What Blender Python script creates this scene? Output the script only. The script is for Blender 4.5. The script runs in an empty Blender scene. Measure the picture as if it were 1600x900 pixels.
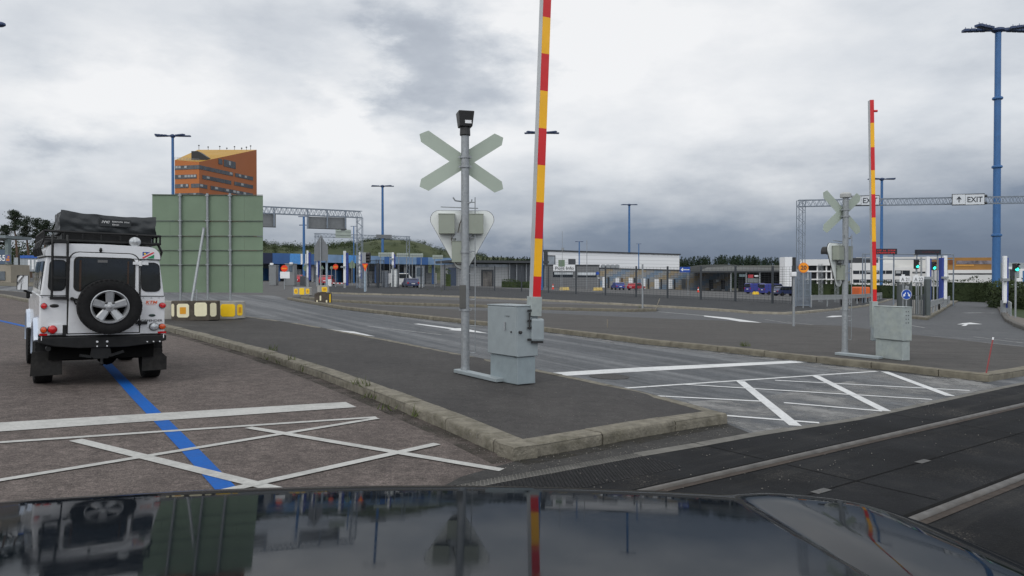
import bpy, bmesh, math, random
from mathutils import Vector, Matrix, noise
from mathutils.geometry import tessellate_polygon
sc = bpy.context.scene
COL = sc.collection
R = math.radians
rnd = random.Random(11)
V = Vector
Z = V((0, 0, 1))

# ------------------------------------------------------------------ camera
F = 1155.0            # focal length in photo pixels (1600 wide)
H = 1.62              # lens height
S = 0.024             # the whole yard falls gently to the right
HOR = 436.0
PIT = math.atan((450 - HOR) / F)
CAM = V((0, 0, H))
FW = V((0, math.cos(PIT), -math.sin(PIT)))
UP = V((0, math.sin(PIT), math.cos(PIT)))

def ray(px, py):
    d = FW + V((1, 0, 0)) * ((px - 800) / F) + UP * ((450 - py) / F)
    return d / d.y

def G(px, py, l=0.0):
    d = ray(px, py)
    return CAM + d * ((l - H) / (d.z + S * d.x))

def at(px, py, Y):
    return CAM + ray(px, py) * Y

def gz(x, l=0.0):
    return -S * x + l

def gp(px, Y, l=0.0):
    """ground point below pixel column px at distance Y"""
    x = ray(px, 436).x * Y
    return V((x, Y, gz(x, l)))

cam_d = bpy.data.cameras.new("camera")
cam_d.sensor_width = 36
cam_d.lens = F / 1600 * 36
cam_d.clip_start = 0.05
cam_d.clip_end = 9000
cam = bpy.data.objects.new("camera", cam_d)
COL.objects.link(cam)
cam.location = CAM
cam.rotation_euler = (R(90) - PIT, 0, 0)
sc.camera = cam

# ------------------------------------------------------------------ materials
def s2l(c):
    c /= 255.0
    return c / 12.92 if c <= 0.04045 else ((c + 0.055) / 1.055) ** 2.4

def rgb(r, g, b):
    return (s2l(r), s2l(g), s2l(b), 1)

def lin(a, b=None, c=None):
    return (a, a if b is None else b, a if c is None else c, 1)

MATS = {}

class NT:
    def __init__(s, m):
        s.t = m.node_tree
        s.n = s.t.nodes
        s.l = s.t.links
    def new(s, typ, **kw):
        n = s.n.new(typ)
        for k, v in kw.items():
            setattr(n, k, v)
        return n
    def link(s, a, b):
        s.l.new(a, b)
    def noise(s, vec, scale, detail=4, rough=.55):
        n = s.new('ShaderNodeTexNoise')
        n.inputs['Scale'].default_value = scale
        n.inputs['Detail'].default_value = detail
        n.inputs['Roughness'].default_value = rough
        if vec is not None:
            s.link(vec, n.inputs['Vector'])
        return n.outputs['Fac']
    def ramp(s, fac, stops):
        n = s.new('ShaderNodeValToRGB')
        els = n.color_ramp.elements
        while len(els) < len(stops):
            els.new(0.5)
        for e, (p, c) in zip(els, stops):
            e.position = p
            e.color = c if hasattr(c, '__len__') else (c, c, c, 1)
        s.link(fac, n.inputs[0])
        return n.outputs[0]
    def mix(s, fac, a, b, mode='MIX'):
        n = s.new('ShaderNodeMix', data_type='RGBA', blend_type=mode)
        for sock, v in ((n.inputs[0], fac), (n.inputs[6], a), (n.inputs[7], b)):
            if hasattr(v, 'links') or hasattr(v, 'is_linked'):
                s.link(v, sock)
            else:
                sock.default_value = v
        return n.outputs[2]
    def math(s, op, a, b=0.5, c=None, clamp=False):
        n = s.new('ShaderNodeMath', operation=op, use_clamp=clamp)
        for i, v in enumerate((a, b, c)):
            if v is None: continue
            if hasattr(v, 'is_linked'):
                s.link(v, n.inputs[i])
            else:
                n.inputs[i].default_value = v
        return n.outputs[0]
    def mapping(s, vec, scale=(1, 1, 1), rot=(0, 0, 0)):
        n = s.new('ShaderNodeMapping')
        n.inputs['Scale'].default_value = scale
        n.inputs['Rotation'].default_value = rot
        s.link(vec, n.inputs['Vector'])
        return n.outputs[0]

def base_mat(name):
    m = bpy.data.materials.new(name)
    m.use_nodes = True
    k = NT(m)
    b = k.n['Principled BSDF']
    return m, k, b

def pm(name, col, rough=.6, metal=0., var=.18, scale=4., bump=0., bscale=60., spec=.5, coat=0., dirt=0., dcol=None, alpha=1):
    """plain painted / stone / metal surface with mottling, optional grime and bump"""
    if name in MATS: return MATS[name]
    m, k, b = base_mat(name)
    tc = k.new('ShaderNodeTexCoord').outputs['Object']
    n1 = k.noise(tc, scale, 5, .6)
    lo = tuple(c * (1 - var) for c in col[:3]) + (1,)
    hi = tuple(min(1, c * (1 + var)) for c in col[:3]) + (1,)
    c = k.ramp(n1, [(.3, lo), (.7, hi)])
    if dirt > 0:
        n2 = k.noise(tc, scale * .6, 8, .7)
        f = k.ramp(n2, [(.45, 0.0), (.75, dirt)])
        c = k.mix(f, c, dcol or (.09, .08, .065, 1))
    k.link(c, b.inputs['Base Color'])
    rr = k.ramp(k.noise(tc, scale * 2.3, 4), [(.3, max(.02, rough - .08)), (.7, min(1, rough + .08))])
    k.link(rr, b.inputs['Roughness'])
    b.inputs['Metallic'].default_value = metal
    b.inputs['Specular IOR Level'].default_value = spec
    b.inputs['Coat Weight'].default_value = coat
    b.inputs['Coat Roughness'].default_value = .05
    if bump > 0:
        bn = k.new('ShaderNodeBump')
        bn.inputs['Strength'].default_value = bump
        bn.inputs['Distance'].default_value = .02
        k.link(k.noise(tc, bscale, 4), bn.inputs['Height'])
        k.link(bn.outputs[0], b.inputs['Normal'])
    MATS[name] = m
    return m

def glow(name, col, strength):
    m, k, b = base_mat(name)
    b.inputs['Base Color'].default_value = col
    b.inputs['Emission Color'].default_value = col
    b.inputs['Emission Strength'].default_value = strength
    return m

def asphalt(name, a, b_, grain=.35, patch=.5, streak=None, ang=0., rough=.8, spec=.25, dust=0., dustcol=(.2, .2, .195, 1), cracks=0.):
    """road surface: aggregate speckle, broad worn patches, optional wheel streaks along ang"""
    m, k, b = base_mat(name)
    tc = k.new('ShaderNodeTexCoord').outputs['Object']
    n1 = k.noise(tc, .35, 6, .65)
    n1b = k.noise(tc, 1.7, 6, .65)
    n1 = k.math('ADD', k.math('MULTIPLY', n1, .6), k.math('MULTIPLY', n1b, .4))
    c = k.ramp(n1, [(.5 - .5 * patch * .5, a), (.5 + .5 * patch * .5, b_)])
    if streak:
        mp = k.mapping(tc, rot=(0, 0, -ang))
        mp = k.mapping(mp, scale=(.025, 1.1, 1))
        n2 = k.noise(mp, 1.6, 5, .6)
        f = k.ramp(n2, [(.42, 0.0), (.68, streak[1])])
        c = k.mix(f, c, streak[0])
        mp2 = k.mapping(k.mapping(tc, rot=(0, 0, -ang)), scale=(.05, 2.2, 1))
        f = k.ramp(k.noise(mp2, 1.3, 4, .6), [(.50, 0.0), (.72, .45)])
        c = k.mix(f, c, tuple(x * .55 for x in a[:3]) + (1,))
    stn = k.ramp(k.noise(tc, 1.15, 3, .45), [(.60, 0.0), (.72, .38)])
    c = k.mix(stn, c, tuple(x * .62 for x in a[:3]) + (1,))
    if dust:
        f = k.ramp(k.noise(tc, .9, 9, .72), [(.5, 0.0), (.7, dust)])
        c = k.mix(f, c, dustcol)
    if cracks:
        vo = k.new('ShaderNodeTexVoronoi', feature='DISTANCE_TO_EDGE')
        vo.inputs['Scale'].default_value = .55
        wv = k.new('ShaderNodeVectorMath', operation='ADD')
        nz = k.new('ShaderNodeTexNoise'); nz.inputs['Scale'].default_value = 2.0; nz.inputs['Detail'].default_value = 5
        k.link(tc, nz.inputs['Vector'])
        k.link(tc, wv.inputs[0]); k.link(nz.outputs['Color'], wv.inputs[1])
        k.link(wv.outputs[0], vo.inputs['Vector'])
        f = k.ramp(vo.outputs['Distance'], [(.003, cracks), (.010, 0.0)])
        msk = k.ramp(k.noise(tc, .3, 3), [(.52, 0.0), (.58, 1.0)])
        c = k.mix(k.math('MULTIPLY', f, msk), c, tuple(x * .4 for x in a[:3]) + (1,))
    g1 = k.noise(tc, 95, 2, .7)
    g2 = k.noise(tc, 30, 4, .85)
    g3 = k.noise(tc, 7, 6, .75)
    g = k.math('ADD', k.math('ADD', k.math('MULTIPLY', g1, .40), k.math('MULTIPLY', g2, .35)), k.math('MULTIPLY', g3, .25))
    gr = k.ramp(g, [(.36, 1 - grain * 1.15), (.49, 1.0), (.62, 1 + grain * 1.9)])
    c = k.mix(1.0, c, gr, 'MULTIPLY')
    k.link(c, b.inputs['Base Color'])
    rr = k.ramp(n1, [(.35, rough - .1), (.65, min(1, rough + .1))])
    k.link(rr, b.inputs['Roughness'])
    b.inputs['Specular IOR Level'].default_value = spec
    bn = k.new('ShaderNodeBump')
    bn.inputs['Strength'].default_value = .5
    bn.inputs['Distance'].default_value = .006
    k.link(g, bn.inputs['Height'])
    k.link(bn.outputs[0], b.inputs['Normal'])
    return m

def road_paint(name, col, wear=.35, under=(.06, .058, .057, 1)):
    m, k, b = base_mat(name)
    tc = k.new('ShaderNodeTexCoord').outputs['Object']
    n = k.noise(tc, 7, 9, .75)
    n2 = k.noise(tc, 1.1, 4, .6)
    f = k.ramp(k.math('ADD', k.math('MULTIPLY', n, .6), k.math('MULTIPLY', n2, .4)), [(.46, 0.0), (.62, wear)])
    var = k.ramp(k.noise(tc, 30, 3, .7), [(.3, .85), (.7, 1.08)])
    c = k.mix(1.0, col, var, 'MULTIPLY')
    c = k.mix(f, c, under)
    k.link(c, b.inputs['Base Color'])
    b.inputs['Roughness'].default_value = .75
    b.inputs['Specular IOR Level'].default_value = .2
    bn = k.new('ShaderNodeBump'); bn.inputs['Strength'].default_value = .3; bn.inputs['Distance'].default_value = .004
    k.link(k.noise(tc, 90, 2, .7), bn.inputs['Height']); k.link(bn.outputs[0], b.inputs['Normal'])
    return m

def leafy(name, a, b_, scale=.5):
    m, k, b = base_mat(name)
    tc = k.new('ShaderNodeTexCoord').outputs['Object']
    c = k.ramp(k.noise(tc, scale, 6, .7), [(.32, a), (.68, b_)])
    k.link(c, b.inputs['Base Color'])
    b.inputs['Roughness'].default_value = .8
    b.inputs['Specular IOR Level'].default_value = .2
    return m

GALV = pm('galvanised_steel', lin(.30, .32, .335), .5, .35, .16, 22, dirt=.25, dcol=(.2, .19, .17, 1))
GREYP = pm('grey_cabinet_paint', lin(.285, .325, .34), .5, 0, .07, 6, dirt=.22, dcol=(.2, .22, .22, 1))
GREYW = pm('weathered_cabinet_metal', lin(.33, .37, .365), .55, .15, .12, 9, dirt=.7, dcol=(.44, .48, .42, 1))
CONC = pm('pale_concrete', lin(.36, .35, .32), .9, 0, .15, 5, bump=.4, bscale=40, dirt=.4, dcol=(.16, .15, .13, 1))
CONCD = pm('dirty_concrete', lin(.085, .07, .055), .9, 0, .35, 6, bump=.6, bscale=30, dirt=.6, dcol=(.035, .028, .022, 1))
BLACK = pm('black_plastic', lin(.018), .5, 0, .2)
RUBBER = pm('tyre_rubber', lin(.010, .010, .0105), .8, 0, .25, 12, bump=.3, bscale=80, spec=.25)
MASTB = pm('blue_mast_paint', rgb(52, 100, 152), .4, 0, .1, 1.5)
MASTD = pm('dark_blue_lamp_head', rgb(42, 62, 98), .5, 0, .1)
SIGNB = pm('sage_green_sign_back', rgb(113, 132, 110), .65, 0, .06, 1.2, dirt=.3, dcol=(.115, .145, .11, 1))
SIGNP = pm('pale_sage_board_back', rgb(170, 181, 168), .6, 0, .06, 1.5, dirt=.22, dcol=(.3, .34, .3, 1))
WHITEP = pm('white_paint', lin(.78, .79, .80), .45, 0, .04)
OFFW = pm('cream_plate_back', lin(.76, .79, .77), .5, 0, .05, 3, dirt=.15, dcol=(.4, .42, .4, 1))
BOXG = pm('sage_equipment_box', rgb(142, 148, 136), .5, 0, .06, 5)
REDP = pm('red_reflective', rgb(206, 22, 30), .4, 0, .07, 3)
YELP = pm('yellow_reflective', rgb(246, 182, 12), .4, 0, .07, 3)
GLASSD = pm('dark_window_glass', lin(.02, .024, .028), .08, 0, .2, 2)
BLUES = pm('blue_sign_face', rgb(20, 75, 170), .4, 0, .05)
ORS = pm('orange_sign_face', rgb(245, 150, 25), .4, 0, .05)

# ------------------------------------------------------------------ mesh builder
WORLD = {}

class MB:
    def __init__(s):
        s.v = []; s.f = []; s.mi = []; s.mats = []; s.cur = 0
    def use(s, m):
        if m not in s.mats: s.mats.append(m)
        s.cur = s.mats.index(m)
        return s
    def add(s, vs, fs):
        o = len(s.v)
        s.v += [V(v) for v in vs]
        for f in fs:
            s.f.append([i + o for i in f]); s.mi.append(s.cur)
        return s
    def obox(s, o, a, b, c):
        o = V(o)
        vs = [o, o + a, o + a + b, o + b, o + c, o + a + c, o + a + b + c, o + b + c]
        return s.add(vs, [(0, 3, 2, 1), (4, 5, 6, 7), (0, 1, 5, 4), (1, 2, 6, 5), (2, 3, 7, 6), (3, 0, 4, 7)])
    def box(s, c, size, az=0.):
        r = V((math.cos(az), math.sin(az), 0)); f = V((-math.sin(az), math.cos(az), 0))
        c = V(c)
        o = c - r * size[0] / 2 - f * size[1] / 2 - Z * size[2] / 2
        return s.obox(o, r * size[0], f * size[1], Z * size[2])
    def bar(s, p0, p1, w, h=None, up=Z):
        p0 = V(p0); p1 = V(p1); h = h or w
        d = p1 - p0
        a = d.cross(up)
        if a.length < 1e-6: a = d.cross(V((0, 1, 0)))
        if a.length < 1e-6: a = V((1, 0, 0))
        a.normalize(); b = a.cross(d).normalized()
        return s.obox(p0 - a * w / 2 - b * h / 2, a * w, b * h, d)
    def tube(s, p0, p1, r0, r1=None, n=10, cap=True):
        p0 = V(p0); p1 = V(p1); r1 = r0 if r1 is None else r1
        return s.rings([(p0, r0), (p1, r1)], n, cap)
    def rings(s, pr, n=10, cap=True):
        """tube through points with radii"""
        vs = []; fs = []
        pts = [V(p) for p, _ in pr]
        prev = None
        for i, (p, r) in enumerate(pr):
            if i == 0: d = pts[1] - pts[0]
            elif i == len(pts) - 1: d = pts[-1] - pts[-2]
            else: d = pts[i + 1] - pts[i - 1]
            d.normalize()
            if prev is None:
                a = d.cross(Z if abs(d.z) < .95 else V((1, 0, 0)))
            else:
                a = prev - d * prev.dot(d)
            a.normalize(); prev = a
            b = d.cross(a)
            for k in range(n):
                t = 2 * math.pi * k / n
                vs.append(V(p) + a * (math.cos(t) * r) + b * (math.sin(t) * r))
        for i in range(len(pr) - 1):
            for k in range(n):
                k2 = (k + 1) % n
                fs.append((i * n + k, i * n + k2, (i + 1) * n + k2, (i + 1) * n + k))
        if cap:
            fs.append(tuple(range(n - 1, -1, -1)))
            fs.append(tuple((len(pr) - 1) * n + k for k in range(n)))
        return s.add(vs, fs)
    def lathe(s, prof, c, axis, n=24, close=False, cap=True):
        """prof: (r, t) along axis"""
        c = V(c); d = V(axis).normalized()
        a = d.cross(Z if abs(d.z) < .95 else V((1, 0, 0))).normalized(); b = d.cross(a)
        vs = []; fs = []
        for r, t in prof:
            for k in range(n):
                u = 2 * math.pi * k / n
                vs.append(c + d * t + a * (math.cos(u) * r) + b * (math.sin(u) * r))
        m = len(prof)
        for i in range(m if close else m - 1):
            j = (i + 1) % m
            for k in range(n):
                k2 = (k + 1) % n
                fs.append((i * n + k, i * n + k2, j * n + k2, j * n + k))
        if not close and cap:
            if prof[0][0] > 1e-5: fs.append(tuple(range(n - 1, -1, -1)))
            if prof[-1][0] > 1e-5: fs.append(tuple((m - 1) * n + k for k in range(n)))
        return s.add(vs, fs)
    def prism(s, pts, vec):
        n = len(pts); pts = [V(p) for p in pts]; vec = V(vec)
        vs = pts + [p + vec for p in pts]
        tri = tessellate_polygon([pts])
        fs = [tuple(t) for t in tri] + [(t[2] + n, t[1] + n, t[0] + n) for t in tri]
        fs += [(i, (i + 1) % n, (i + 1) % n + n, i + n) for i in range(n)]
        return s.add(vs, fs)
    def sheet(s, pts):
        pts = [V(p) for p in pts]
        return s.add(pts, [tuple(t) for t in tessellate_polygon([pts])])
    def ball(s, c, r, n=12, sc_=(1, 1, 1)):
        prof = []
        vs = []; fs = []
        c = V(c)
        m = n // 2
        for i in range(m + 1):
            t = math.pi * i / m
            for k in range(n):
                u = 2 * math.pi * k / n
                vs.append(c + V((math.sin(t) * math.cos(u) * r * sc_[0], math.sin(t) * math.sin(u) * r * sc_[1], math.cos(t) * r * sc_[2])))
        for i in range(m):
            for k in range(n):
                k2 = (k + 1) % n
                fs.append((i * n + k, i * n + k2, (i + 1) * n + k2, (i + 1) * n + k))
        return s.add(vs, fs)
    def leaf(s, c, size, up=0.):
        a = V((rnd.gauss(0, 1), rnd.gauss(0, 1), rnd.gauss(0, 1))).normalized()
        b = a.orthogonal().normalized()
        b = (b + a.cross(b) * rnd.uniform(-1, 1)).normalized()
        c = V(c); w = size * rnd.uniform(.6, 1.2); h = size * rnd.uniform(.6, 1.2)
        vs = [c - a * w * .5, c - b * h * .32, c + a * w * .5, c + b * h * .35]
        return s.add(vs, [(0, 1, 2, 3)])
    def text(s, txt, c, r, u, height, depth=.004, width=None, bold=0.):
        """lettering centred at c, running along r, upright along u; cap height = height"""
        cu = bpy.data.curves.new('lettering', 'FONT')
        cu.body = txt; cu.size = 1; cu.extrude = 0; cu.resolution_u = 3
        cu.offset = bold
        ob = bpy.data.objects.new('lettering_source', cu)
        me = bpy.data.meshes.new_from_object(ob)
        vs = [v.co.copy() for v in me.vertices]
        fs = [tuple(p.vertices) for p in me.polygons]
        bpy.data.objects.remove(ob); bpy.data.curves.remove(cu); bpy.data.meshes.remove(me)
        x0 = min(v.x for v in vs); x1 = max(v.x for v in vs); y0 = min(v.y for v in vs); y1 = max(v.y for v in vs)
        k = height / (y1 - y0); kx = k if width is None else width / (x1 - x0)
        c = V(c); n = r.cross(u)
        out = [c + r * ((v.x - (x0 + x1) / 2) * kx) + u * ((v.y - (y0 + y1) / 2) * k) + n * depth for v in vs]
        return s.add(out, fs)
    def split(s):
        """one builder per connected piece"""
        par = list(range(len(s.v)))
        def find(i):
            while par[i] != i:
                par[i] = par[par[i]]; i = par[i]
            return i
        for f in s.f:
            for i in f[1:]: par[find(i)] = find(f[0])
        out_ = {}
        for f, mi in zip(s.f, s.mi): out_.setdefault(find(f[0]), []).append((f, mi))
        res = []
        for grp in out_.values():
            mb = MB(); mb.mats = list(s.mats); idx = {}
            for f, mi in grp:
                for i in f:
                    if i not in idx: idx[i] = len(mb.v); mb.v.append(s.v[i])
                mb.f.append([idx[i] for i in f]); mb.mi.append(mi)
            res.append(mb)
        return res
    def builds(s, name, mat=None, parent=None, **kw):
        return [m.build(name, mat, parent, **kw) for m in s.split()]
    def scribble(s, c, r, u, height, width, n, seed=1):
        """an unreadable row of letter-like marks"""
        rr = random.Random(seed); c = V(c); x = -width / 2; st = width / n
        for i in range(n):
            if rr.random() < .12: x += st; continue
            o = c + r * x - u * height / 2; w = st * rr.uniform(.5, .75); t = height * .2
            s.sheet([o, o + r * t, o + r * t + u * height, o + u * height])
            for f in rr.sample((0., .42, .8), 2): s.sheet([o + r * t + u * height * f, o + r * w + u * height * f, o + r * w + u * height * (f + .2), o + r * t + u * height * (f + .2)])
            x += st
        return s
    def build(s, name, mat=None, parent=None, local=False, smooth=None, bevel=0., bseg=2):
        me = bpy.data.meshes.new(name)
        vs = s.v
        if parent is not None and not local:
            M = WORLD[parent.name].inverted()
            vs = [M @ v for v in vs]
        me.from_pydata([tuple(v) for v in vs], [], s.f)
        if mat is not None:
            me.materials.append(mat)
        else:
            for m in s.mats: me.materials.append(m)
            for p, i in zip(me.polygons, s.mi): p.material_index = i
        bm = bmesh.new(); bm.from_mesh(me)
        bmesh.ops.recalc_face_normals(bm, faces=bm.faces)
        bm.to_mesh(me); bm.free()
        if smooth:
            for p in me.polygons: p.use_smooth = True
            me.set_sharp_from_angle(angle=R(smooth))
        ob = bpy.data.objects.new(name, me)
        COL.objects.link(ob)
        if parent is not None:
            ob.parent = parent
            WORLD[ob.name] = WORLD[parent.name]
        else:
            WORLD[ob.name] = Matrix.Identity(4)
        if bevel:
            b = ob.modifiers.new('bevel', 'BEVEL'); b.width = bevel; b.segments = bseg; b.limit_method = 'ANGLE'; b.angle_limit = R(40)
        return ob

def tag(o, label=None, cat=None, group=None, kind=None):
    if label: o['label'] = label
    if cat: o['category'] = cat
    if group: o['group'] = group
    if kind: o['kind'] = kind
    return o

def thing(name, label, cat, loc=(0, 0, 0), group=None, mtx=None):
    o = bpy.data.objects.new(name, None)
    o.empty_display_size = .2
    COL.objects.link(o)
    M = mtx if mtx is not None else Matrix.Translation(V(loc))
    o.matrix_world = M
    WORLD[o.name] = M.copy()
    return tag(o, label, cat, group)

def struct(o):
    o['kind'] = 'structure'
    return o

class PL:
    """upright plane through P; az turns it about z; d offsets go towards the viewer"""
    def __init__(s, P, az=0.):
        s.P = V(P); s.r = V((math.cos(az), math.sin(az), 0)); s.n = V((math.sin(az), -math.cos(az), 0)); s.u = Z.copy()
    def px(s, px, py, d=0.):
        q = ray(px, py)
        t = (s.P - CAM).dot(s.n) / q.dot(s.n)
        return CAM + q * t + s.n * d
    def ab(s, px, py):
        q = s.px(px, py) - s.P
        return q.dot(s.r), q.z
    def pt(s, a, b, d=0.):
        return s.P + s.r * a + Z * b + s.n * d
    def box(s, mb, x0, y0, x1, y1, d0=0., d1=.05):
        a0, b1 = s.ab(x0, y0); a1, b0 = s.ab(x1, y1)
        return mb.obox(s.pt(a0, b0, d0), s.r * (a1 - a0), Z * (b1 - b0), s.n * (d1 - d0))
    def poly(s, mb, pts, d0=0., d1=.03):
        return mb.prism([s.px(x, y, d0) for x, y in pts], s.n * (d1 - d0))
    def disc(s, mb, cx, cy, rpx, d0, d1, n=20):
        c = s.px(cx, cy); r = (s.px(cx + rpx, cy) - c).length
        return mb.lathe([(r, d0), (r, d1)], c, s.n, n)

def rrect(x0, z0, x1, z1, r, n=5):
    pts = []
    for cx, cz, a0 in ((x1 - r, z1 - r, 0), (x0 + r, z1 - r, 90), (x0 + r, z0 + r, 180), (x1 - r, z0 + r, 270)):
        for i in range(n + 1):
            a = R(a0 + 90 * i / n)
            pts.append((cx + r * math.cos(a), cz + r * math.sin(a)))
    return pts

def copy_tree(o, parent=None):
    c = o.copy(); COL.objects.link(c)
    if parent is not None: c.parent = parent
    for ch in list(o.children): copy_tree(ch, c)
    return c

# ------------------------------------------------------------------ daylight
world = bpy.data.worlds.new("World")
sc.world = world
world.use_nodes = True
k = NT(world)
k.n.clear()
SUN_EL, SUN_AZ = R(48), R(205)     # behind the viewer, a little to the left
sky = k.new('ShaderNodeTexSky', sky_type='NISHITA')
sky.sun_disc = False
sky.sun_elevation = SUN_EL
sky.sun_rotation = SUN_AZ
tc = k.new('ShaderNodeTexCoord').outputs['Generated']
sep = k.new('ShaderNodeSeparateXYZ'); k.link(tc, sep.inputs[0])
X_, Y_, Zc = sep.outputs
zz = k.math('MAXIMUM', Zc, 0.0)
mpv = k.mapping(tc, scale=(1, 1, 2.3))
n1 = k.noise(mpv, 2.3, 5, .5)
n2 = k.noise(mpv, 6.5, 8, .58)
n4 = k.noise(k.mapping(tc, scale=(1, 1, 5.0)), 5.0, 6, .55)
yy = k.math('MAXIMUM', Y_, .12)
wob = k.new('ShaderNodeTexNoise'); wob.inputs['Scale'].default_value = 6.0; wob.inputs['Detail'].default_value = 7; wob.inputs['Roughness'].default_value = .6
k.link(mpv, wob.inputs['Vector'])
ws = k.new('ShaderNodeSeparateColor'); k.link(wob.outputs['Color'], ws.inputs[0])
U_ = k.math('ADD', k.math('DIVIDE', X_, yy), k.math('MULTIPLY', k.math('SUBTRACT', ws.outputs[0], .5), .34))
W_ = k.math('ADD', k.math('DIVIDE', zz, yy), k.math('MULTIPLY', k.math('SUBTRACT', ws.outputs[1], .5), .20))
cl = k.math('ADD', k.math('ADD', k.math('MULTIPLY', k.math('SUBTRACT', n1, .5), .62), k.math('MULTIPLY', k.math('SUBTRACT', n2, .5), .34)), .645)
cl = k.math('ADD', cl, k.math('MULTIPLY', k.math('SUBTRACT', n4, .5), .07))
# the larger cloud masses: azimuth and height of each, its spread, darker or brighter
for u0, w0, ru, rw, sg_ in ((-.095, .285, .13, .085, -.34), (-.15, .335, .10, .05, -.12), (-.33, .32, .13, .07, -.11), (-.65, .34, .10, .05, -.09), (-.62, .172, .06, .030, -.24), (-.47, .185, .12, .05, -.10),
                            (-.56, .26, .16, .06, .20), (-.22, .24, .05, .10, .24), (.08, .33, .10, .10, .20), (-.12, .165, .15, .04, .12), (.62, .27, .12, .06, -.13), (.35, .20, .16, .05, .06), (.56, .19, .08, .04, -.10)):
    dx = k.math('DIVIDE', k.math('SUBTRACT', U_, u0), ru); dy = k.math('DIVIDE', k.math('SUBTRACT', W_, w0), rw)
    r2 = k.math('ADD', k.math('MULTIPLY', dx, dx), k.math('MULTIPLY', dy, dy))
    f = k.math('POWER', 2.718, k.math('MULTIPLY', r2, -1.0))
    cl = k.math('ADD', cl, k.math('MULTIPLY', f, sg_))
tone = k.ramp(cl, [(.20, (.345, .38, .445, 1)), (.40, (.51, .55, .61, 1)), (.56, (.715, .745, .785, 1)), (.76, (.93, .935, .945, 1))])
# slate bank low over the horizon, deeper to the right
el = k.math('SUBTRACT', zz, k.math('MULTIPLY', X_, .06))
el = k.math('ADD', el, k.math('ADD', k.math('MULTIPLY', k.math('SUBTRACT', n2, .5), .10), k.math('MULTIPLY', k.math('SUBTRACT', n4, .5), .06)))
bank = k.ramp(el, [(.0, (.125, .165, .245, 1)), (.045, (.17, .215, .30, 1)), (.10, (.37, .41, .475, 1)), (.17, (.66, .69, .73, 1))])
bf = k.ramp(el, [(.0, .98), (.045, .93), (.10, .68), (.18, 0.0)])
col = k.mix(bf, tone, bank)
# brighter overcast behind the viewer
back = k.ramp(k.math('MULTIPLY', Y_, -1), [(.0, 1.0), (.35, 1.0), (.8, 1.0)])
bk = k.new('ShaderNodeMapRange'); bk.inputs['From Min'].default_value = .05; bk.inputs['From Max'].default_value = -.7
bk.inputs['To Min'].default_value = 1.0; bk.inputs['To Max'].default_value = 1.75
k.link(Y_, bk.inputs['Value'])
sc10 = k.new('ShaderNodeVectorMath', operation='SCALE')
k.link(col, sc10.inputs[0]); k.link(k.math('MULTIPLY', bk.outputs[0], 10.0), sc10.inputs['Scale'])
fin = k.mix(.94, sky.outputs[0], sc10.outputs[0])
bg = k.new('ShaderNodeBackground'); bg.inputs['Strength'].default_value = .1
k.link(fin, bg.inputs[0])
out = k.new('ShaderNodeOutputWorld'); k.link(bg.outputs[0], out.inputs[0])
sun_d = bpy.data.lights.new('sun', 'SUN'); sun_d.energy = .55; sun_d.angle = R(18); sun_d.color = (1, .97, .92)
sun = bpy.data.objects.new('sun', sun_d); COL.objects.link(sun)
# direction towards the sun: azimuth measured as the sky node does (clockwise from +y)
sd = V((math.sin(SUN_AZ) * math.cos(SUN_EL), math.cos(SUN_AZ) * math.cos(SUN_EL), math.sin(SUN_EL)))
sun.rotation_euler = sd.to_track_quat('Z', 'Y').to_euler()
sun.location = sd * 60
vs = sc.view_settings
vs.view_transform = 'Standard'; vs.look = 'None'; vs.exposure = 0; vs.gamma = 1; vs.use_curve_mapping = False
# ------------------------------------------------------------------ ground and roads
dd = G(1240, 563) - G(860, 513)
ROADANG = math.atan2(dd.y, dd.x)
rd = G(1600, 632) - G(1000, 770)
RAILANG = math.atan2(rd.y, rd.x)

A_BROWN = asphalt('brown_asphalt', (.070, .057, .052, 1), (.110, .092, .084, 1), grain=.72, patch=.55, rough=.85, dust=.18, dustcol=(.13, .115, .10, 1))
A_GREY = asphalt('grey_road_asphalt', (.056, .061, .067, 1), (.092, .098, .106, 1), grain=.4, patch=.5,
                 streak=((.175, .182, .188, 1), .8), ang=ROADANG, rough=.74, spec=.22, dust=.22, cracks=.7)
A_LOT = asphalt('yard_asphalt', (.062, .062, .062, 1), (.088, .088, .088, 1), grain=.3, patch=.5, rough=.75, streak=((.12, .12, .12, 1), .4), ang=R(10))
A_ISL = asphalt('island_asphalt', (.034, .032, .0315, 1), (.060, .057, .055, 1), grain=.4, patch=.5, rough=.85, dust=.22, dustcol=(.105, .10, .093, 1), cracks=.6)
A_ISL2 = asphalt('far_island_asphalt', (.052, .049, .046, 1), (.084, .079, .075, 1), grain=.3, patch=.55, rough=.85, streak=((.05, .047, .045, 1), .35), ang=R(5), dust=.2, dustcol=(.12, .115, .105, 1))
GRAVEL = asphalt('dark_gravel', (.022, .024, .027, 1), (.040, .042, .045, 1), grain=.7, patch=.5, rough=.95, dust=.2, dustcol=(.11, .105, .09, 1))
PALEPAVE = asphalt('pale_pavement', (.13, .125, .115, 1), (.19, .18, .165, 1), grain=.3, rough=.9)
GRANITE = pm('granite_kerb', lin(.185, .17, .135), .9, 0, .32, 9, bump=.8, bscale=38, dirt=.8, dcol=(.066, .060, .036, 1))
GRANITE2 = pm('far_granite_kerb', lin(.17, .155, .118), .9, 0, .28, 5, bump=.4, bscale=30, dirt=.5, dcol=(.075, .066, .05, 1))
PAINT = road_paint('white_road_paint', (.47, .47, .45, 1), .28)
PAINTW = road_paint('fresh_white_road_paint', (.66, .67, .67, 1), .25, (.09, .092, .094, 1))
PAINTG = road_paint('worn_white_road_paint', (.36, .365, .365, 1), .85, (.085, .087, .089, 1))
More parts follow.
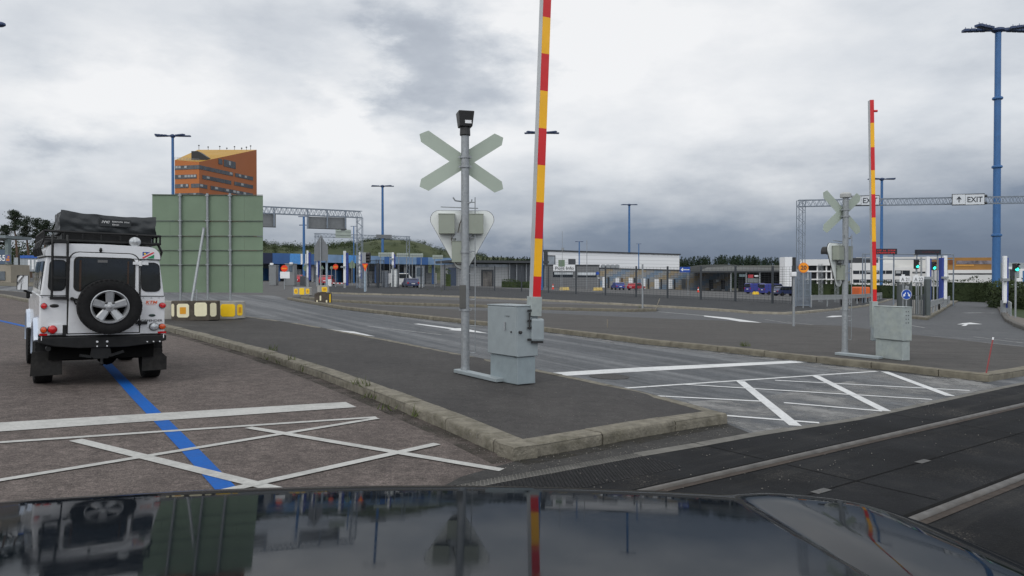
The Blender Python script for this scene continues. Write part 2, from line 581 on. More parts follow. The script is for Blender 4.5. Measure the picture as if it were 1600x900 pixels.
PAINTB = road_paint('blue_road_paint', (.004, .10, .40, 1), .18)
SOIL = leafy('dry_ground', (.05, .055, .03, 1), (.11, .10, .07, 1), .02)

def gpoly(name, px, lift, mat, kind='structure'):
    mb = MB().sheet([G(x, y, lift) if not isinstance(x, Vector) else x for x, y in px])
    o = mb.build(name, mat)
    o['kind'] = kind
    return o

# one sheet out to the horizon
b = MB()
b.sheet([V((-4000, -300, gz(-4000, -.03) * .05)), V((-420, -300, gz(-420, -.03))), V((-420, 4000, gz(-420, -.03))), V((-4000, 4000, gz(-4000, -.03) * .05))])
b.sheet([V((-420, -300, gz(-420, -.03))), V((420, -300, gz(420, -.03))), V((420, 4000, gz(420, -.03))), V((-420, 4000, gz(-420, -.03)))])
b.sheet([V((420, -300, gz(420, -.03))), V((4000, -300, gz(4000, -.03) * .05)), V((4000, 4000, gz(4000, -.03) * .05)), V((420, 4000, gz(420, -.03)))])
struct(b.build('ground', SOIL))
# paved yard
b = MB()
b.sheet([V((x, y, gz(x, -.004))) for x, y in ((-190, -40), (170, -40), (170, 205), (-190, 205))])
struct(b.build('yard_pavement', A_LOT))

# near lane (brown), runs up the left and bends away
def loop(pts): return pts
near_kerb = [(-420, 440), (-60, 459), (0, 463.5), (45, 473), (130, 489), (200, 503), (258, 517), (300, 528), (400, 557), (500, 591), (600, 631), (701, 674), (770, 706), (803, 721)]
near_end = [(803, 721), (859, 711), (940, 696), (1012, 682), (1087, 669), (1136, 662)]
near_back = [(1136, 662), (1090, 648), (1000, 623), (920, 605), (840, 588), (760, 570), (640, 545), (560, 529), (470, 511.5), (390, 500), (300, 488), (200, 477), (100, 466), (40, 459.5), (0, 456), (-60, 451), (-420, 430)]
lane = [G(x, y, 0) for x, y in near_kerb] + [G(770, 762, 0), G(500, 900, 0), V((1.0, -30, gz(1))), V((-14, -30, gz(-14)))]
lane += [V((-14, 6, gz(-14))), V((-30, 22, gz(-30))), V((-60, 40, gz(-60)))]
b = MB().sheet(lane); struct(b.build('road', A_BROWN))

# carriageway with the crossing box
cway = [(x, y) for x, y in near_back[::-1]]
cway = [G(x, y, .002) for x, y in cway] + [G(1136, 662, .002), G(1177, 679, .002), G(1240, 669, .002), G(1338, 654, .002), G(1443, 631, .002), G(1560, 607, .002), G(1600, 599, .002), G(1800, 563, .002)]
far_front = [(449, 468), (491, 475.5), (534, 483), (570, 487.5), (600, 491), (660, 498), (721, 505), (780, 511), (849, 518), (930, 528), (1009, 538), (1100, 547), (1180, 556), (1250, 564), (1330, 573), (1400, 580), (1464, 588), (1545, 597)]
cway += [G(x, y, .002) for x, y in ((1700, 560), (1545, 590))]
cway += [G(x, y, .002) for x, y in far_front[::-1]]
cway += [G(x, y, .002) for x, y in ((430, 462), (400, 461), (330, 460), (200, 455), (60, 441), (0, 436), (-420, 416))]
b = MB().sheet(cway); struct(b.build('carriageway', A_GREY))

# lanes beyond the far island
far_lane = [(449, 466), (519, 472), (599, 476), (719, 479), (846, 484), (990, 487), (1050, 484), (1140, 487), (1231, 491), (1315, 484), (1362, 478), (1398, 468), (1410, 468), (1424, 497), (1447, 500), (1492, 474), (1497, 468), (1530, 468), (1558, 479), (1568, 500), (1600, 516), (1760, 540), (1760, 575), (1600, 552), (1467, 536), (1315, 516), (1125, 508), (950, 501), (850, 496), (720, 490), (620, 484), (520, 477)]
A_FAR = asphalt('far_lane_asphalt', (.058, .061, .065, 1), (.090, .094, .099, 1), grain=.35, patch=.5, rough=.75, dust=.25, dustcol=(.15, .15, .148, 1))
gpoly('far_lane', far_lane, .002, A_FAR)

def kerb(name, pts, side, w=.25, h=.12, seg=1.1, mat=GRANITE, jit=.006, smooth_corner=True):
    """kerb stones along a foot line; side=+1 puts the stone to the left of travel"""
    pts = [V(p) for p in pts]
    L = [0]
    for a, c in zip(pts, pts[1:]): L.append(L[-1] + (c - a).length)
    def nrm(i):
        ts = []
        if i > 0: ts.append((pts[i] - pts[i - 1]).normalized())
        if i < len(pts) - 1: ts.append((pts[i + 1] - pts[i]).normalized())
        t = sum(ts, V((0, 0, 0))).normalized()
        n = V((-t.y, t.x, 0)) * side
        if len(ts) == 2:
            n /= max(.5, math.sqrt((1 + ts[0].dot(ts[1])) / 2))
        return n
    ns = [nrm(i) for i in range(len(pts))]
    def samp(d):
        d = min(max(d, 0), L[-1])
        for i in range(len(pts) - 1):
            if d <= L[i + 1] + 1e-9:
                f = (d - L[i]) / max(1e-9, L[i + 1] - L[i])
                return pts[i].lerp(pts[i + 1], f), ns[i].lerp(ns[i + 1], f)
    # stone ends: at every seg, and at sharp corners
    cuts = [0.]
    d = 0
    while d < L[-1] - seg * .6:
        d += seg * rnd.uniform(.85, 1.15)
        cuts.append(min(d, L[-1]))
    if cuts[-1] < L[-1]: cuts.append(L[-1])
    b = MB()
    gap = .008
    for d0, d1 in zip(cuts, cuts[1:]):
        st = [d0 + gap] + [x for x in L if d0 + .05 < x < d1 - .05] + [d1 - gap]
        j = rnd.uniform(-jit, jit); jo = rnd.uniform(-jit, jit)
        vs = []; fs = []
        # split long stones so the rough face can wobble
        fine = []
        for a, c in zip(st, st[1:]):
            n = max(1, int((c - a) / .22))
            fine += [a + (c - a) * i / n for i in range(n)]
        fine.append(st[-1])
        for q in fine:
            p, n = samp(q)
            wob = rnd.uniform(-.006, .006)
            hh = h + j + rnd.uniform(-.003, .003)
            for o, z in ((wob + jo, -.02), (wob * .5 + jo, hh * .55), (jo + wob * .3, hh - .022), (.022 + jo, hh), (w, hh - .002), (w, -.02)):
                vs.append(p + n * o + Z * z)
        m = 6
        for i in range(len(fine) - 1):
            for kx in range(m - 1):
                fs.append((i * m + kx, i * m + kx + 1, (i + 1) * m + kx + 1, (i + 1) * m + kx))
        fs.append(tuple(range(m))); fs.append(tuple((len(fine) - 1) * m + kx for kx in range(m))[::-1])
        b.add(vs, fs)
    o = b.build(name, mat, smooth=50)
    o['kind'] = 'structure'
    return o

def gl(pts, l=0.): return [G(x, y, l) for x, y in pts]

# near island: surface and kerbs
kerb('kerb', gl(near_kerb), +1)
kerb('kerb', gl(near_end), +1)
kerb('kerb', [G(x, y, 0) for x, y in near_back], +1, w=.16, h=.115)
isl = gl(near_kerb) + gl(near_end)[1:] + gl(near_back)[1:]
b = MB().sheet([p + Z * .108 for p in isl]); struct(b.build('traffic_island', A_ISL))
# far island
far_back = [(1760, 578), (1600, 549), (1467, 533), (1425, 528), (1315, 513.5), (1222, 510.5), (1125, 505), (1050, 502.5), (950, 498), (850, 493), (720, 487.5), (620, 482.5), (520, 476), (449, 467)]
far_end = [(1545, 597), (1600, 587), (1700, 570), (1760, 561)]
far_end = [(1545, 597), (1600, 587.5), (1660, 577)]
kerb('kerb', gl(far_front), +1, w=.22, h=.13, seg=1.3, mat=GRANITE2)
kerb('kerb', gl(far_end), +1, w=.25, h=.13, seg=1.3, mat=GRANITE2)
isl2 = gl(far_front) + gl(far_end)[1:] + [G(x, y, 0) for x, y in ((1690, 565), (1600, 549), (1467, 533), (1425, 528), (1315, 513.5), (1222, 510.5), (1125, 505), (1050, 502.5), (950, 498), (850, 493), (720, 487.5), (620, 482.5), (520, 476))]
b = MB().sheet([p + Z * .115 for p in isl2]); struct(b.build('traffic_island', A_ISL2))
# thin median beyond, and the kerb of the gravel strip
med_f = [(470, 467), (519, 472), (560, 474), (599, 476), (660, 478), (719, 479.5), (780, 481.5), (846, 484), (920, 486), (990, 487.5), (1026, 486.5)]
med_b = [(1029, 484), (990, 481.5), (850, 478), (720, 473), (600, 468), (519, 465.5), (470, 463)]
kerb('kerb', gl(med_f), +1, w=.22, h=.16, seg=1.5, mat=GRANITE2)
b = MB().sheet([p + Z * .14 for p in gl(med_f) + gl(med_b)]); struct(b.build('median', A_ISL2))
grav_f = [(500, 458), (560, 460.5), (640, 462), (719, 465), (846, 470.5), (900, 473), (986, 478), (1046, 481), (1140, 487.5), (1175, 490.5), (1231, 491.5), (1262, 489.5), (1315, 484), (1362, 477.5), (1398, 467)]
kerb('kerb', gl(grav_f), +1, w=.3, h=.13, seg=1.6, mat=pm('pale_kerb', lin(.30, .275, .22), .9, 0, .2, 4, dirt=.4))
grav_b = [(1350, 466), (1270, 468), (1239, 472), (1130, 467), (1000, 461), (857, 455), (733, 449), (600, 447), (500, 448)]
b = MB().sheet([p + Z * .125 for p in gl(grav_f)] + [p + Z * .125 for p in gl(grav_b)]); o = b.build('gravel_strip', GRAVEL); o['kind'] = 'structure'
# exit lane kerbs and pavement on the right
kerb('kerb', gl([(1395, 494), (1424, 498), (1449, 500.5), (1470, 488), (1492, 474), (1499, 470)]), +1, w=.25, h=.14, mat=GRANITE2)
b = MB().sheet([G(x, y, 0) + Z * .132 for x, y in ((1395, 494), (1424, 498), (1449, 500.5), (1470, 488), (1492, 474), (1499, 470), (1480, 468), (1440, 470), (1405, 470), (1395, 480))]); struct(b.build('median', PALEPAVE))
rk = [(1527, 469), (1545, 474), (1558, 481), (1564, 492), (1570, 502), (1584, 510), (1605, 518), (1660, 530), (1760, 548)]
kerb('kerb', gl(rk), +1, w=.22, h=.16, mat=pm('dark_kerb', lin(.10, .095, .085), .9, 0, .2, 5))
b = MB().sheet([G(x, y, 0) + Z * .15 for x, y in rk + [(1760, 505), (1600, 484), (1582, 474), (1560, 468)]]); struct(b.build('pavement', pm('brown_paving', lin(.13, .115, .10), .9, 0, .2, 3)))
LAWN = leafy('lawn_green', (.022, .040, .012, 1), (.05, .075, .025, 1), .6)
b = MB().sheet([G(x, y, 0) + Z * .156 for x, y in ((1582, 497), (1640, 512), (1760, 530), (1760, 470), (1600, 462), (1574, 466))]); o = b.build('lawn', LAWN); o['kind'] = 'structure'
# left: pavement strip beyond the grey road
b = MB().sheet([G(x, y, 0) + Z * .03 for x, y in ((-420, 433.5), (-420, 421), (0, 440), (60, 441), (140, 446), (230, 452), (230, 456), (140, 451), (60, 448), (0, 447))]); struct(b.build('verge', pm('worn_verge', lin(.12, .105, .075), .95, 0, .35, .6, dirt=.5, dcol=(.06, .07, .03, 1))))

# ------------------------------------------------------------------ railway crossing
RUB = None
m, k, bs = base_mat('rubber_crossing_panel')
tc = k.new('ShaderNodeTexCoord').outputs['Object']
mp = k.mapping(tc, rot=(0, 0, -RAILANG))
c = k.ramp(k.noise(tc, .8, 7, .65), [(.36, (.006, .0065, .0075, 1)), (.58, (.014, .015, .017, 1)), (.75, (.032, .031, .030, 1))])
st = k.noise(k.mapping(mp, scale=(.12, 1.6, 1)), 1.5, 5, .6)
c = k.mix(k.ramp(st, [(.54, 0.0), (.72, .4)]), c, (.06, .058, .054, 1))
# crumbs and grit
gn = k.noise(tc, 70, 3, .85)
gm = k.ramp(k.noise(mp, .8, 6, .7), [(.54, 0.0), (.70, 1.0)])
c = k.mix(k.math('MULTIPLY', k.ramp(gn, [(.54, 0.0), (.64, .7)]), gm), c, (.19, .17, .145, 1))
c = k.mix(k.math('MULTIPLY', k.ramp(k.noise(tc, 120, 2, .8), [(.66, 0.0), (.70, .7)]), .6), c, (.17, .165, .15, 1))
k.link(c, bs.inputs['Base Color'])
bs.inputs['Roughness'].default_value = .8
bs.inputs['Specular IOR Level'].default_value = .12
bn = k.new('ShaderNodeBump'); bn.inputs['Strength'].default_value = .5; bn.inputs['Distance'].default_value = .008
k.link(k.noise(tc, 40, 4, .7), bn.inputs['Height']); k.link(bn.outputs[0], bs.inputs['Normal'])
RUB = m
RAILTOP = pm('worn_rail_top', lin(.10, .095, .088), .5, .3, .35, 5, dirt=.5, dcol=(.07, .055, .04, 1))
RAILSIDE = pm('rusty_rail_side', lin(.05, .038, .03), .8, .3, .3, 8)
EDGE = pm('concrete_crossing_edge', lin(.15, .145, .13), .9, 0, .25, 5, bump=.4, dirt=.5, dcol=(.05, .05, .045, 1))
tv = V((math.cos(RAILANG), math.sin(RAILANG), -S * math.cos(RAILANG))).normalized()
nv = V((-math.sin(RAILANG), math.cos(RAILANG), S * math.sin(RAILANG)))
edge_px = [(640, 781), (700, 768), (780, 751), (860, 737), (1000, 711), (1090, 696), (1177, 680), (1240, 670), (1338, 655), (1443, 632), (1560, 607), (1600, 599), (1700, 581), (1800, 566)]
e0 = gl(edge_px, .006)
crossing = [p for p in e0] + [G(1800, 566, .006) + V((30, -6, -S * 30)), V((40, -20, gz(40, .006))), V((1.0, -20, gz(1.0, .006))), G(400, 880, .006)]
b = MB().sheet(crossing); struct(b.build('rail_crossing', RUB))
# dark wedge of asphalt between kerb end and panels
b = MB().sheet([G(x, y, .004) for x, y in ((803, 721), (859, 711), (940, 696), (1012, 682), (1087, 669), (1136, 662), (1178, 679), (1090, 695), (1000, 710), (860, 736), (760, 755), (680, 766), (720, 745))])
struct(b.build('asphalt_patch', asphalt('patched_asphalt', (.026, .026, .026, 1), (.050, .048, .045, 1), grain=.5, rough=.85, dust=.3, dustcol=(.10, .095, .085, 1))))
# edge strip
b = MB()
for i in range(len(edge_px) - 1):
    p, q = G(*edge_px[i], .008), G(*edge_px[i + 1], .008)
    n = V((-(q - p).y, (q - p).x, 0)).normalized()
    w0 = .10 if edge_px[i][0] < 1200 else .07
    b.sheet([p - n * .05, q - n * .05, q + n * w0, p + n * w0])
struct(b.build('crossing_edge', EDGE))
# joints between panels, plus a chequered metal tread plate
b = MB()
r1a, r1b = G(1000, 770, .008), G(1600, 631, .008)
r2a = G(1435, 810, .008)
perp = V((-tv.y, tv.x, 0))
gauge = (r2a - r1a).dot(perp)
def rp(s_, o, l=0.):
    q = r1a + tv * s_ + perp * o
    return V((q.x, q.y, gz(q.x, l)))
JN = pm('panel_joint', lin(.008), .9, spec=.1)
for s_ in [x * 3.6 - 9 for x in range(8)]:
    for o0, o1 in ((-.12, gauge + .12), (.12, .95)):
        b.sheet([rp(s_ - .006, o0, .0085), rp(s_ + .006, o0, .0085), rp(s_ + .006, o1, .0085), rp(s_ - .006, o1, .0085)])
for o in (gauge * .5,):
    b.sheet([rp(-12, o - .006, .0095), rp(26, o - .006, .0095), rp(26, o + .006, .0095), rp(-12, o + .006, .0095)])
struct(b.build('panel_joints', JN))
b = MB()
for s_ in [x * .9 - 6 for x in range(22)]:
    for o in (gauge * .5,):
        if rnd.random() < .75:
            x = s_ + rnd.uniform(-.1, .1)
            b.sheet([rp(x, o - .035, .010), rp(x + .2, o - .035, .010), rp(x + .2, o + .035, .010), rp(x, o + .035, .010)])
struct(b.build('panel_lugs', pm('worn_panel_lug', lin(.085, .085, .083), .8, 0, .25, 10)))
JN2 = JN
for o, nm in ((0., 'rail'), (gauge, 'rail')):
    b = MB()
    b.use(RAILTOP)
    prof = [(-.034, .010), (-.029, .024), (-.014, .030), (.014, .030), (.029, .024), (.034, .010)]
    vs = []; fs = []
    n = len(prof)
    st = [-14 + i * 2.0 for i in range(30)]
    for s_ in st:
        for a, z in prof: vs.append(rp(s_, o + a, z))
    for i in range(len(st) - 1):
        for j in range(n - 1): fs.append((i * n + j, i * n + j + 1, (i + 1) * n + j + 1, (i + 1) * n + j))
    b.add(vs, fs)
    b.use(RAILSIDE)
    for a0, a1 in ((-.095, -.037),):
        b.sheet([rp(-14, o + a0, .0105), rp(44, o + a0, .0105), rp(44, o + a1, .0115), rp(-14, o + a1, .0115)])
    b.use(JN)
    b.sheet([rp(-14, o + .037, .0105), rp(44, o + .037, .0105), rp(44, o + .09, .0105), rp(-14, o + .09, .0105)])
    struct(b.build(nm, smooth=60))
# tread plate of ribs at the corner
b = MB()
for i in range(70):
    for j in range(22):
        s_ = -1.6 + i * .036 + (j % 2) * .018; o = .35 + j * .028
        b.obox(rp(s_, o, .0065), tv * .026, perp * .007, Z * .004)
struct(b.build('tread_plate', pm('worn_metal_tread', lin(.035, .035, .036), .6, .3, .3, 10)))

# ------------------------------------------------------------------ markings
def stripe(mb, a, c, w, l=.008):
    p, q = (G(*a, l) if not isinstance(a, Vector) else a), (G(*c, l) if not isinstance(c, Vector) else c)
    n = V((-(q - p).y, (q - p).x, 0)).normalized() * w / 2
    n.z = -S * n.x
    return mb.sheet([p - n, q - n, q + n, p + n])
_ml = [0.0]
def mark(name, items, mat, l=.009):
    for it in items:
        b = MB()
        _ml[0] += .0006
        if len(it) == 3: stripe(b, it[0], it[1], it[2], l + _ml[0] % .004)
        else: b.sheet([G(x, y, l + _ml[0] % .004) for x, y in it])
        struct(b.build(name, mat))
mark('road_marking', [
    [(0, 660), (-420, 690), (-420, 709), (0, 674), (557, 636), (540, 628)],
    ((-300, 711), (588, 651.5), .085),
    ((118, 687), (440, 766), .12),
    ((-300, 799), (590, 653), .085),
    ((388, 667.5), (784, 734), .10),
    ((330, 771), (683, 693), .10),
], PAINT, .006)
_ml[0] = 0
b = MB()
bl = [(-300, 470), (-60, 488), (0, 501), (45, 511), (110, 528), (150, 550), (175, 577), (215, 620), (255, 660), (300, 706), (350, 760), (400, 815), (470, 900)]
ps = gl(bl, .0045)
for i in range(len(ps) - 1):
    p, q = ps[i], ps[i + 1]
    def nn(i):
        t = (ps[min(i + 1, len(ps) - 1)] - ps[max(i - 1, 0)]); n = V((-t.y, t.x, 0)).normalized() * .075; n.z = -S * n.x; return n
    b.sheet([p - nn(i), q - nn(i + 1), q + nn(i + 1), p + nn(i)])
struct(b.build('road_marking', PAINTB))
mark('road_marking', [
    [(842, 583.5), (1000, 574), (1240, 563.5), (1262, 566), (1170, 571), (1000, 580.5), (850, 589)],
    ((945, 608.5), (1370, 580), .09),
    ((1157, 595.5), (1243, 665), .14), ((1274, 587), (1384, 642), .14), ((1382, 580.5), (1485, 618.5), .14),
    ((1070, 600.5), (1456, 624), .085), ((1211, 594), (1515, 610), .085), ((978, 616), (1195, 627), .085), ((1225, 629), (1378, 642), .085), ((1108, 647), (1280, 660.5), .085),
], PAINTW, .006)
# straight-on arrows in the carriageway
_ml[0] = 0
mark('road_marking', [
    [(470, 509.5), (476, 508.8), (532, 516.5), (553, 518), (586, 525.5), (517, 519.5), (528, 518)],
    [(646, 506), (654, 505.6), (712, 513), (722, 512.4), (764, 521), (700, 515.5), (706, 514.5)],
    [(1290, 495.5), (1300, 493.3), (1316, 493.2), (1330, 494), (1316, 494.6), (1302, 495.6)],
    [(1495, 507), (1504, 505), (1516, 503.9), (1535, 506.5), (1513, 506.6), (1509, 509.2), (1502, 509.2), (1507, 506.6)],
    [(1100, 493), (1140, 496.5), (1225, 509.5), (1205, 509.8), (1160, 503), (1135, 498.8), (1100, 494.4)],
    ((1028, 487), (1105, 493.5), .12),
], PAINTW, .007)
mark('road_marking', [
    ((575, 509.5), (690, 523), .09), ((528, 474.5), (700, 480.7), .10), ((700, 480.7), (846, 486), .10), ((846, 485.8), (1000, 488.6), .10),
    ((850, 493), (915, 495), .10), ((952, 498), (1030, 501.5), .10), ((1048, 501.5), (1126, 504), .10), ((985, 490), (1048, 490.7), .08),
    ((1420, 524.5), (1600, 541), .09), ((1424, 527), (1470, 533), .09), ((1455, 525.5), (1600, 535), .09), ((1520, 526), (1600, 536), .09), ((1500, 536), (1600, 547), .09), ((1570, 529), (1640, 534), .09),
    ((1230, 503), (1320, 513), .10), ((1195, 499), (1245, 507), .08), ((1420, 508), (1445, 512), .12), ((1507, 489), (1536, 488.5), .45), ((1545, 489), (1556, 489), .45),
    ((462, 513), (660, 546), .07), ((660, 546), (840, 583), .07), ((0, 451), (230, 461.5), .1),
    ((575, 461.8), (719, 467), .08), ((719, 466.8), (846, 471.8), .08), ((846, 471.8), (1046, 482.6), .08), ((1046, 482.6), (1231, 493), .08), ((1231, 493), (1315, 486), .08),
], PAINTG, .006)
# pale dust washed up in the crossing box
m, k, bs = base_mat('washed_dust')
tc = k.new('ShaderNodeTexCoord').outputs['Object']
bs.inputs['Base Color'].default_value = (.25, .25, .245, 1); bs.inputs['Roughness'].default_value = .95
a_ = k.ramp(k.noise(tc, 1.3, 9, .72), [(.42, 0.0), (.60, .85)])
k.link(a_, bs.inputs['Alpha'])
DUST = m
gpoly('road_dust', [(1125, 655), (1180, 676), (1245, 667), (1338, 652), (1400, 639), (1500, 617), (1560, 604), (1540, 600), (1400, 583), (1300, 600), (1180, 622), (1060, 628)], .0046, DUST)
gpoly('road_dust', [(1250, 567), (1330, 576), (1400, 583.5), (1464, 591), (1545, 600), (1562, 604), (1540, 606), (1440, 596), (1330, 584), (1240, 570)], .0052, DUST)
gpoly('road_dust', [(640, 549), (840, 592), (1000, 627), (1090, 652), (1125, 655), (1060, 632), (930, 600), (800, 572)], .0049, DUST)

# grime gathered along the kerb feet
m, k, bs = base_mat('kerb_grime')
tc = k.new('ShaderNodeTexCoord').outputs['Object']
bs.inputs['Base Color'].default_value = (.034, .031, .022, 1); bs.inputs['Roughness'].default_value = .95
k.link(k.ramp(k.noise(tc, 3.5, 8, .75), [(.40, 0.0), (.62, .8)]), bs.inputs['Alpha'])
GRIME = m
def foot_strip(name, pts, w, mat, l=.0035):
    for a0, (p, q) in enumerate(zip(pts, pts[1:])):
        n = V((-(q - p).y, (q - p).x, 0)).normalized() * -w
        b = MB().sheet([V((p.x, p.y, gz(p.x, l))), V((q.x, q.y, gz(q.x, l))), V((q.x + n.x, q.y + n.y, gz(q.x + n.x, l))), V((p.x + n.x, p.y + n.y, gz(p.x + n.x, l)))])
        struct(b.build(name, mat))
def strip_one(name, pts, w, mat, l):
    out_ = []
    for i, p in enumerate(pts):
        t_ = (pts[min(i + 1, len(pts) - 1)] - pts[max(i - 1, 0)]); n = V((-t_.y, t_.x, 0)).normalized() * -w
        out_.append(V((p.x + n.x, p.y + n.y, gz(p.x + n.x, l))))
    b = MB()
    for i in range(len(pts) - 1):
        b.sheet([V((pts[i].x, pts[i].y, gz(pts[i].x, l))), V((pts[i + 1].x, pts[i + 1].y, gz(pts[i + 1].x, l))), out_[i + 1], out_[i]])
    struct(b.build(name, mat))
strip_one('kerb_grime', gl(near_kerb[4:]), .22, GRIME, .0038)
strip_one('kerb_grime', gl(near_end), .18, GRIME, .0062)
strip_one('kerb_grime', gl(far_front), .25, GRIME, .0066)
strip_one('road_dust', gl(far_front[4:]), .55, DUST, .0058)
# ------------------------------------------------------------------ white off-road car
CARW = pm('white_car_paint', lin(.70, .71, .725), .3, 0, .03, 3, coat=.5, dirt=.10, dcol=(.40, .385, .36, 1))
BLKM = pm('black_coated_steel', lin(.011, .0115, .012), .5, 0, .3, 8, dirt=.18, dcol=(.04, .037, .034, 1), spec=.3)
MUD = pm('dusty_mudflap', lin(.018, .0175, .017), .8, 0, .3, 6, dirt=.7, dcol=(.055, .052, .047, 1), spec=.3)
UNDER = pm('underbody', lin(.006), .95, spec=.1)
RIM = pm('silver_alloy', lin(.40, .41, .42), .42, .55, .1, 9, dirt=.15)
REDL = pm('red_lamp_lens', rgb(190, 12, 22), .15, 0, .15, 20, coat=.6)
AMB = pm('amber_lamp_lens', rgb(205, 75, 18), .15, 0, .15, 20, coat=.6)
CLR = pm('clear_lamp_lens', lin(.45, .47, .48), .12, .3, .3, 25, coat=.6)
TINT = pm('tinted_car_glass', lin(.018, .020, .021), .05, 0, .3, 2, coat=.3)
SEAM = pm('black_rubber_seal', lin(.012), .7)

def lm(parent, name, mat, b, **kw):
    return b.build(name, mat, parent, local=True, **kw)

def plate(mb, outline, y0, y1):
    """prism of an xz outline between y0 and y1"""
    return mb.prism([V((x, y0, z)) for x, z in outline], V((0, y1 - y0, 0)))

def splate(mb, outline, x0, x1):
    return mb.prism([V((x0, y, z)) for y, z in outline], V((x1 - x0, 0, 0)))

def tyre(mb, c, r=.42, w=.25, axis=V((1, 0, 0)), n=40):
    hw = w / 2
    prof = [(r * .58, -hw * .78), (r * .72, -hw), (r * .90, -hw * .98), (r * .97, -hw * .84), (r, -hw * .6), (r, hw * .6), (r * .97, hw * .84), (r * .90, hw * .98), (r * .72, hw), (r * .58, hw * .78)]
    mb.lathe(prof, c, axis, n, close=True)
    c = V(c)
    a = axis.cross(Z).normalized(); b_ = axis.cross(a)
    for i in range(38):
        t = 2 * math.pi * i / 38
        d = a * math.cos(t) + b_ * math.sin(t)
        e = a * -math.sin(t) + b_ * math.cos(t)
        for sd in (-1, 1):
            o = c + d * (r * .948) + axis * (sd * hw * .62) + e * (.012 * sd)
            mb.obox(o - e * .016 - axis * hw * .3, e * .036, axis * hw * .62, d * (r * .042))

yaw = R(35)
PLt, PRt = G(66, 596.7), G(234.5, 589.6)
mid = (PLt + PRt) / 2
hd = V((-math.sin(yaw), math.cos(yaw), 0)); nn_ = V((S, 0, 1)).normalized()
xr_ = hd.cross(nn_).normalized(); hd = nn_.cross(xr_)
KD = .925
MD = Matrix(((xr_.x, hd.x, nn_.x, mid.x), (xr_.y, hd.y, nn_.y, mid.y), (xr_.z, hd.z, nn_.z, mid.z), (0, 0, 0, 1))) @ Matrix.Diagonal((KD, KD, KD, 1))
car = thing('off_road_car', 'white boxy off-road car seen from behind with a spare wheel on its rear door', 'off-road car', mtx=MD)
YR = -.75
# body: lower tub, waist, upper sides leaning in
low = [(-.83, .66), (-.83, 1.245), (-.818, 1.262), (-.745, 1.845), (.745, 1.845), (.818, 1.262), (.83, 1.245), (.83, .66)]
b = MB(); plate(b, low, YR, 2.05)
plate(b, [(-.83, .55), (-.83, 1.16), (-.60, 1.20), (.60, 1.20), (.83, 1.16), (.83, .55)], 2.05, 3.30)
lm(car, 'body', CARW, b, bevel=.02)
# roof cap with rounded shoulders
ro = [(-.755, 1.848), (-.757, 1.875)]
for i in range(9):
    a = R(180 - 90 * i / 8); ro.append((-.60 + .155 * math.cos(a), 1.885 + .16 * math.sin(a)))
ro.append((0, 2.057))
ro += [(-x, z) for x, z in ro[:-1][::-1]]
b = MB(); plate(b, ro, YR - .012, 2.0)
rf = lm(car, 'roof', CARW, b, smooth=40)
b = MB()
b.obox(V((-.765, YR - .02, 1.838)), V((1.53, 0, 0)), V((0, 2.7, 0)), V((0, 0, .014)))
lm(rf, 'gutter', SEAM, b)
b = MB(); b.ball((-.02, YR - .015, 1.965), .022, 8, (1, 1, 1.8)); lm(rf, 'washer_nozzle', BLKM, b, smooth=60)
# rear door
door_o = [(-.44, .69), (.496, .69), (.478, 1.80)] + [(.478 - .13 + .13 * math.cos(R(a)), 1.80 + .12 * math.sin(R(a))) for a in (15, 30, 50, 70, 90)] + [(-.425 + .13 + .13 * math.cos(R(a)), 1.80 + .12 * math.sin(R(a))) for a in (90, 110, 130, 150, 165)] + [(-.425, 1.80)]
cx_ = .03; cz_ = 1.3
def grow(o, g): return [(cx_ + (x - cx_) * (1 + g), cz_ + (z - cz_) * (1 + g * .8)) for x, z in o]
b = MB().use(SEAM); plate(b, grow(door_o, .028), YR - .0165, YR + .01); b.use(CARW); plate(b, door_o, YR - .02, YR)
dr = b.build('rear_door', None, car, local=True, bevel=.006)
b = MB().use(SEAM); plate(b, rrect(-.375, 1.325, .436, 1.857, .075), YR - .028, YR - .012)
b.use(TINT); plate(b, rrect(-.352, 1.348, .413, 1.834, .06), YR - .032, YR - .02)
dw = b.build('window', None, dr, local=True)
b = MB(); b.obox(V((-.06, YR - .036, 1.775)), V((.13, 0, 0)), V((0, .003, 0)), V((0, 0, .04))); lm(dw, 'sticker', pm('grey_sticker', lin(.12), .6), b)
b = MB(); b.obox(V((-.30, YR - .0335, 1.345)), V((.028, 0, 0)), V((0, .002, 0)), V((0, 0, .46))); b.obox(V((.33, YR - .0335, 1.345)), V((.022, 0, 0)), V((0, .002, 0)), V((0, 0, .46))); b.builds('curtain_edge', pm('brown_curtain_edge', lin(.045, .026, .018), .9), dw, local=True)
b = MB(); b.bar(V((-.40, YR - .05, 1.215)), V((-.32, YR - .05, 1.205)), .03); b.tube(V((-.39, YR - .03, 1.215)), V((-.39, YR - .07, 1.215)), .028, n=10); b.bar(V((-.37, YR - .05, 1.2)), V((-.34, YR - .05, 1.13)), .022)
lm(dr, 'handle', BLKM, b)
for z in (1.78, .84):
    b = MB(); b.bar(V((.40 if z > 1 else .45, YR - .03, z)), V((.60, YR - .025, z)), .03, .045); b.tube(V((.50, YR - .03, z - .04)), V((.50, YR - .03, z + .04)), .022)
    lm(dr, 'hinge', CARW if z > 1 else BLKM, b)
b = MB(); b.obox(V((-.46, YR - .012, .662)), V((.97, 0, 0)), V((0, .02, 0)), V((0, 0, .022))); lm(dr, 'sill', CARW, b)
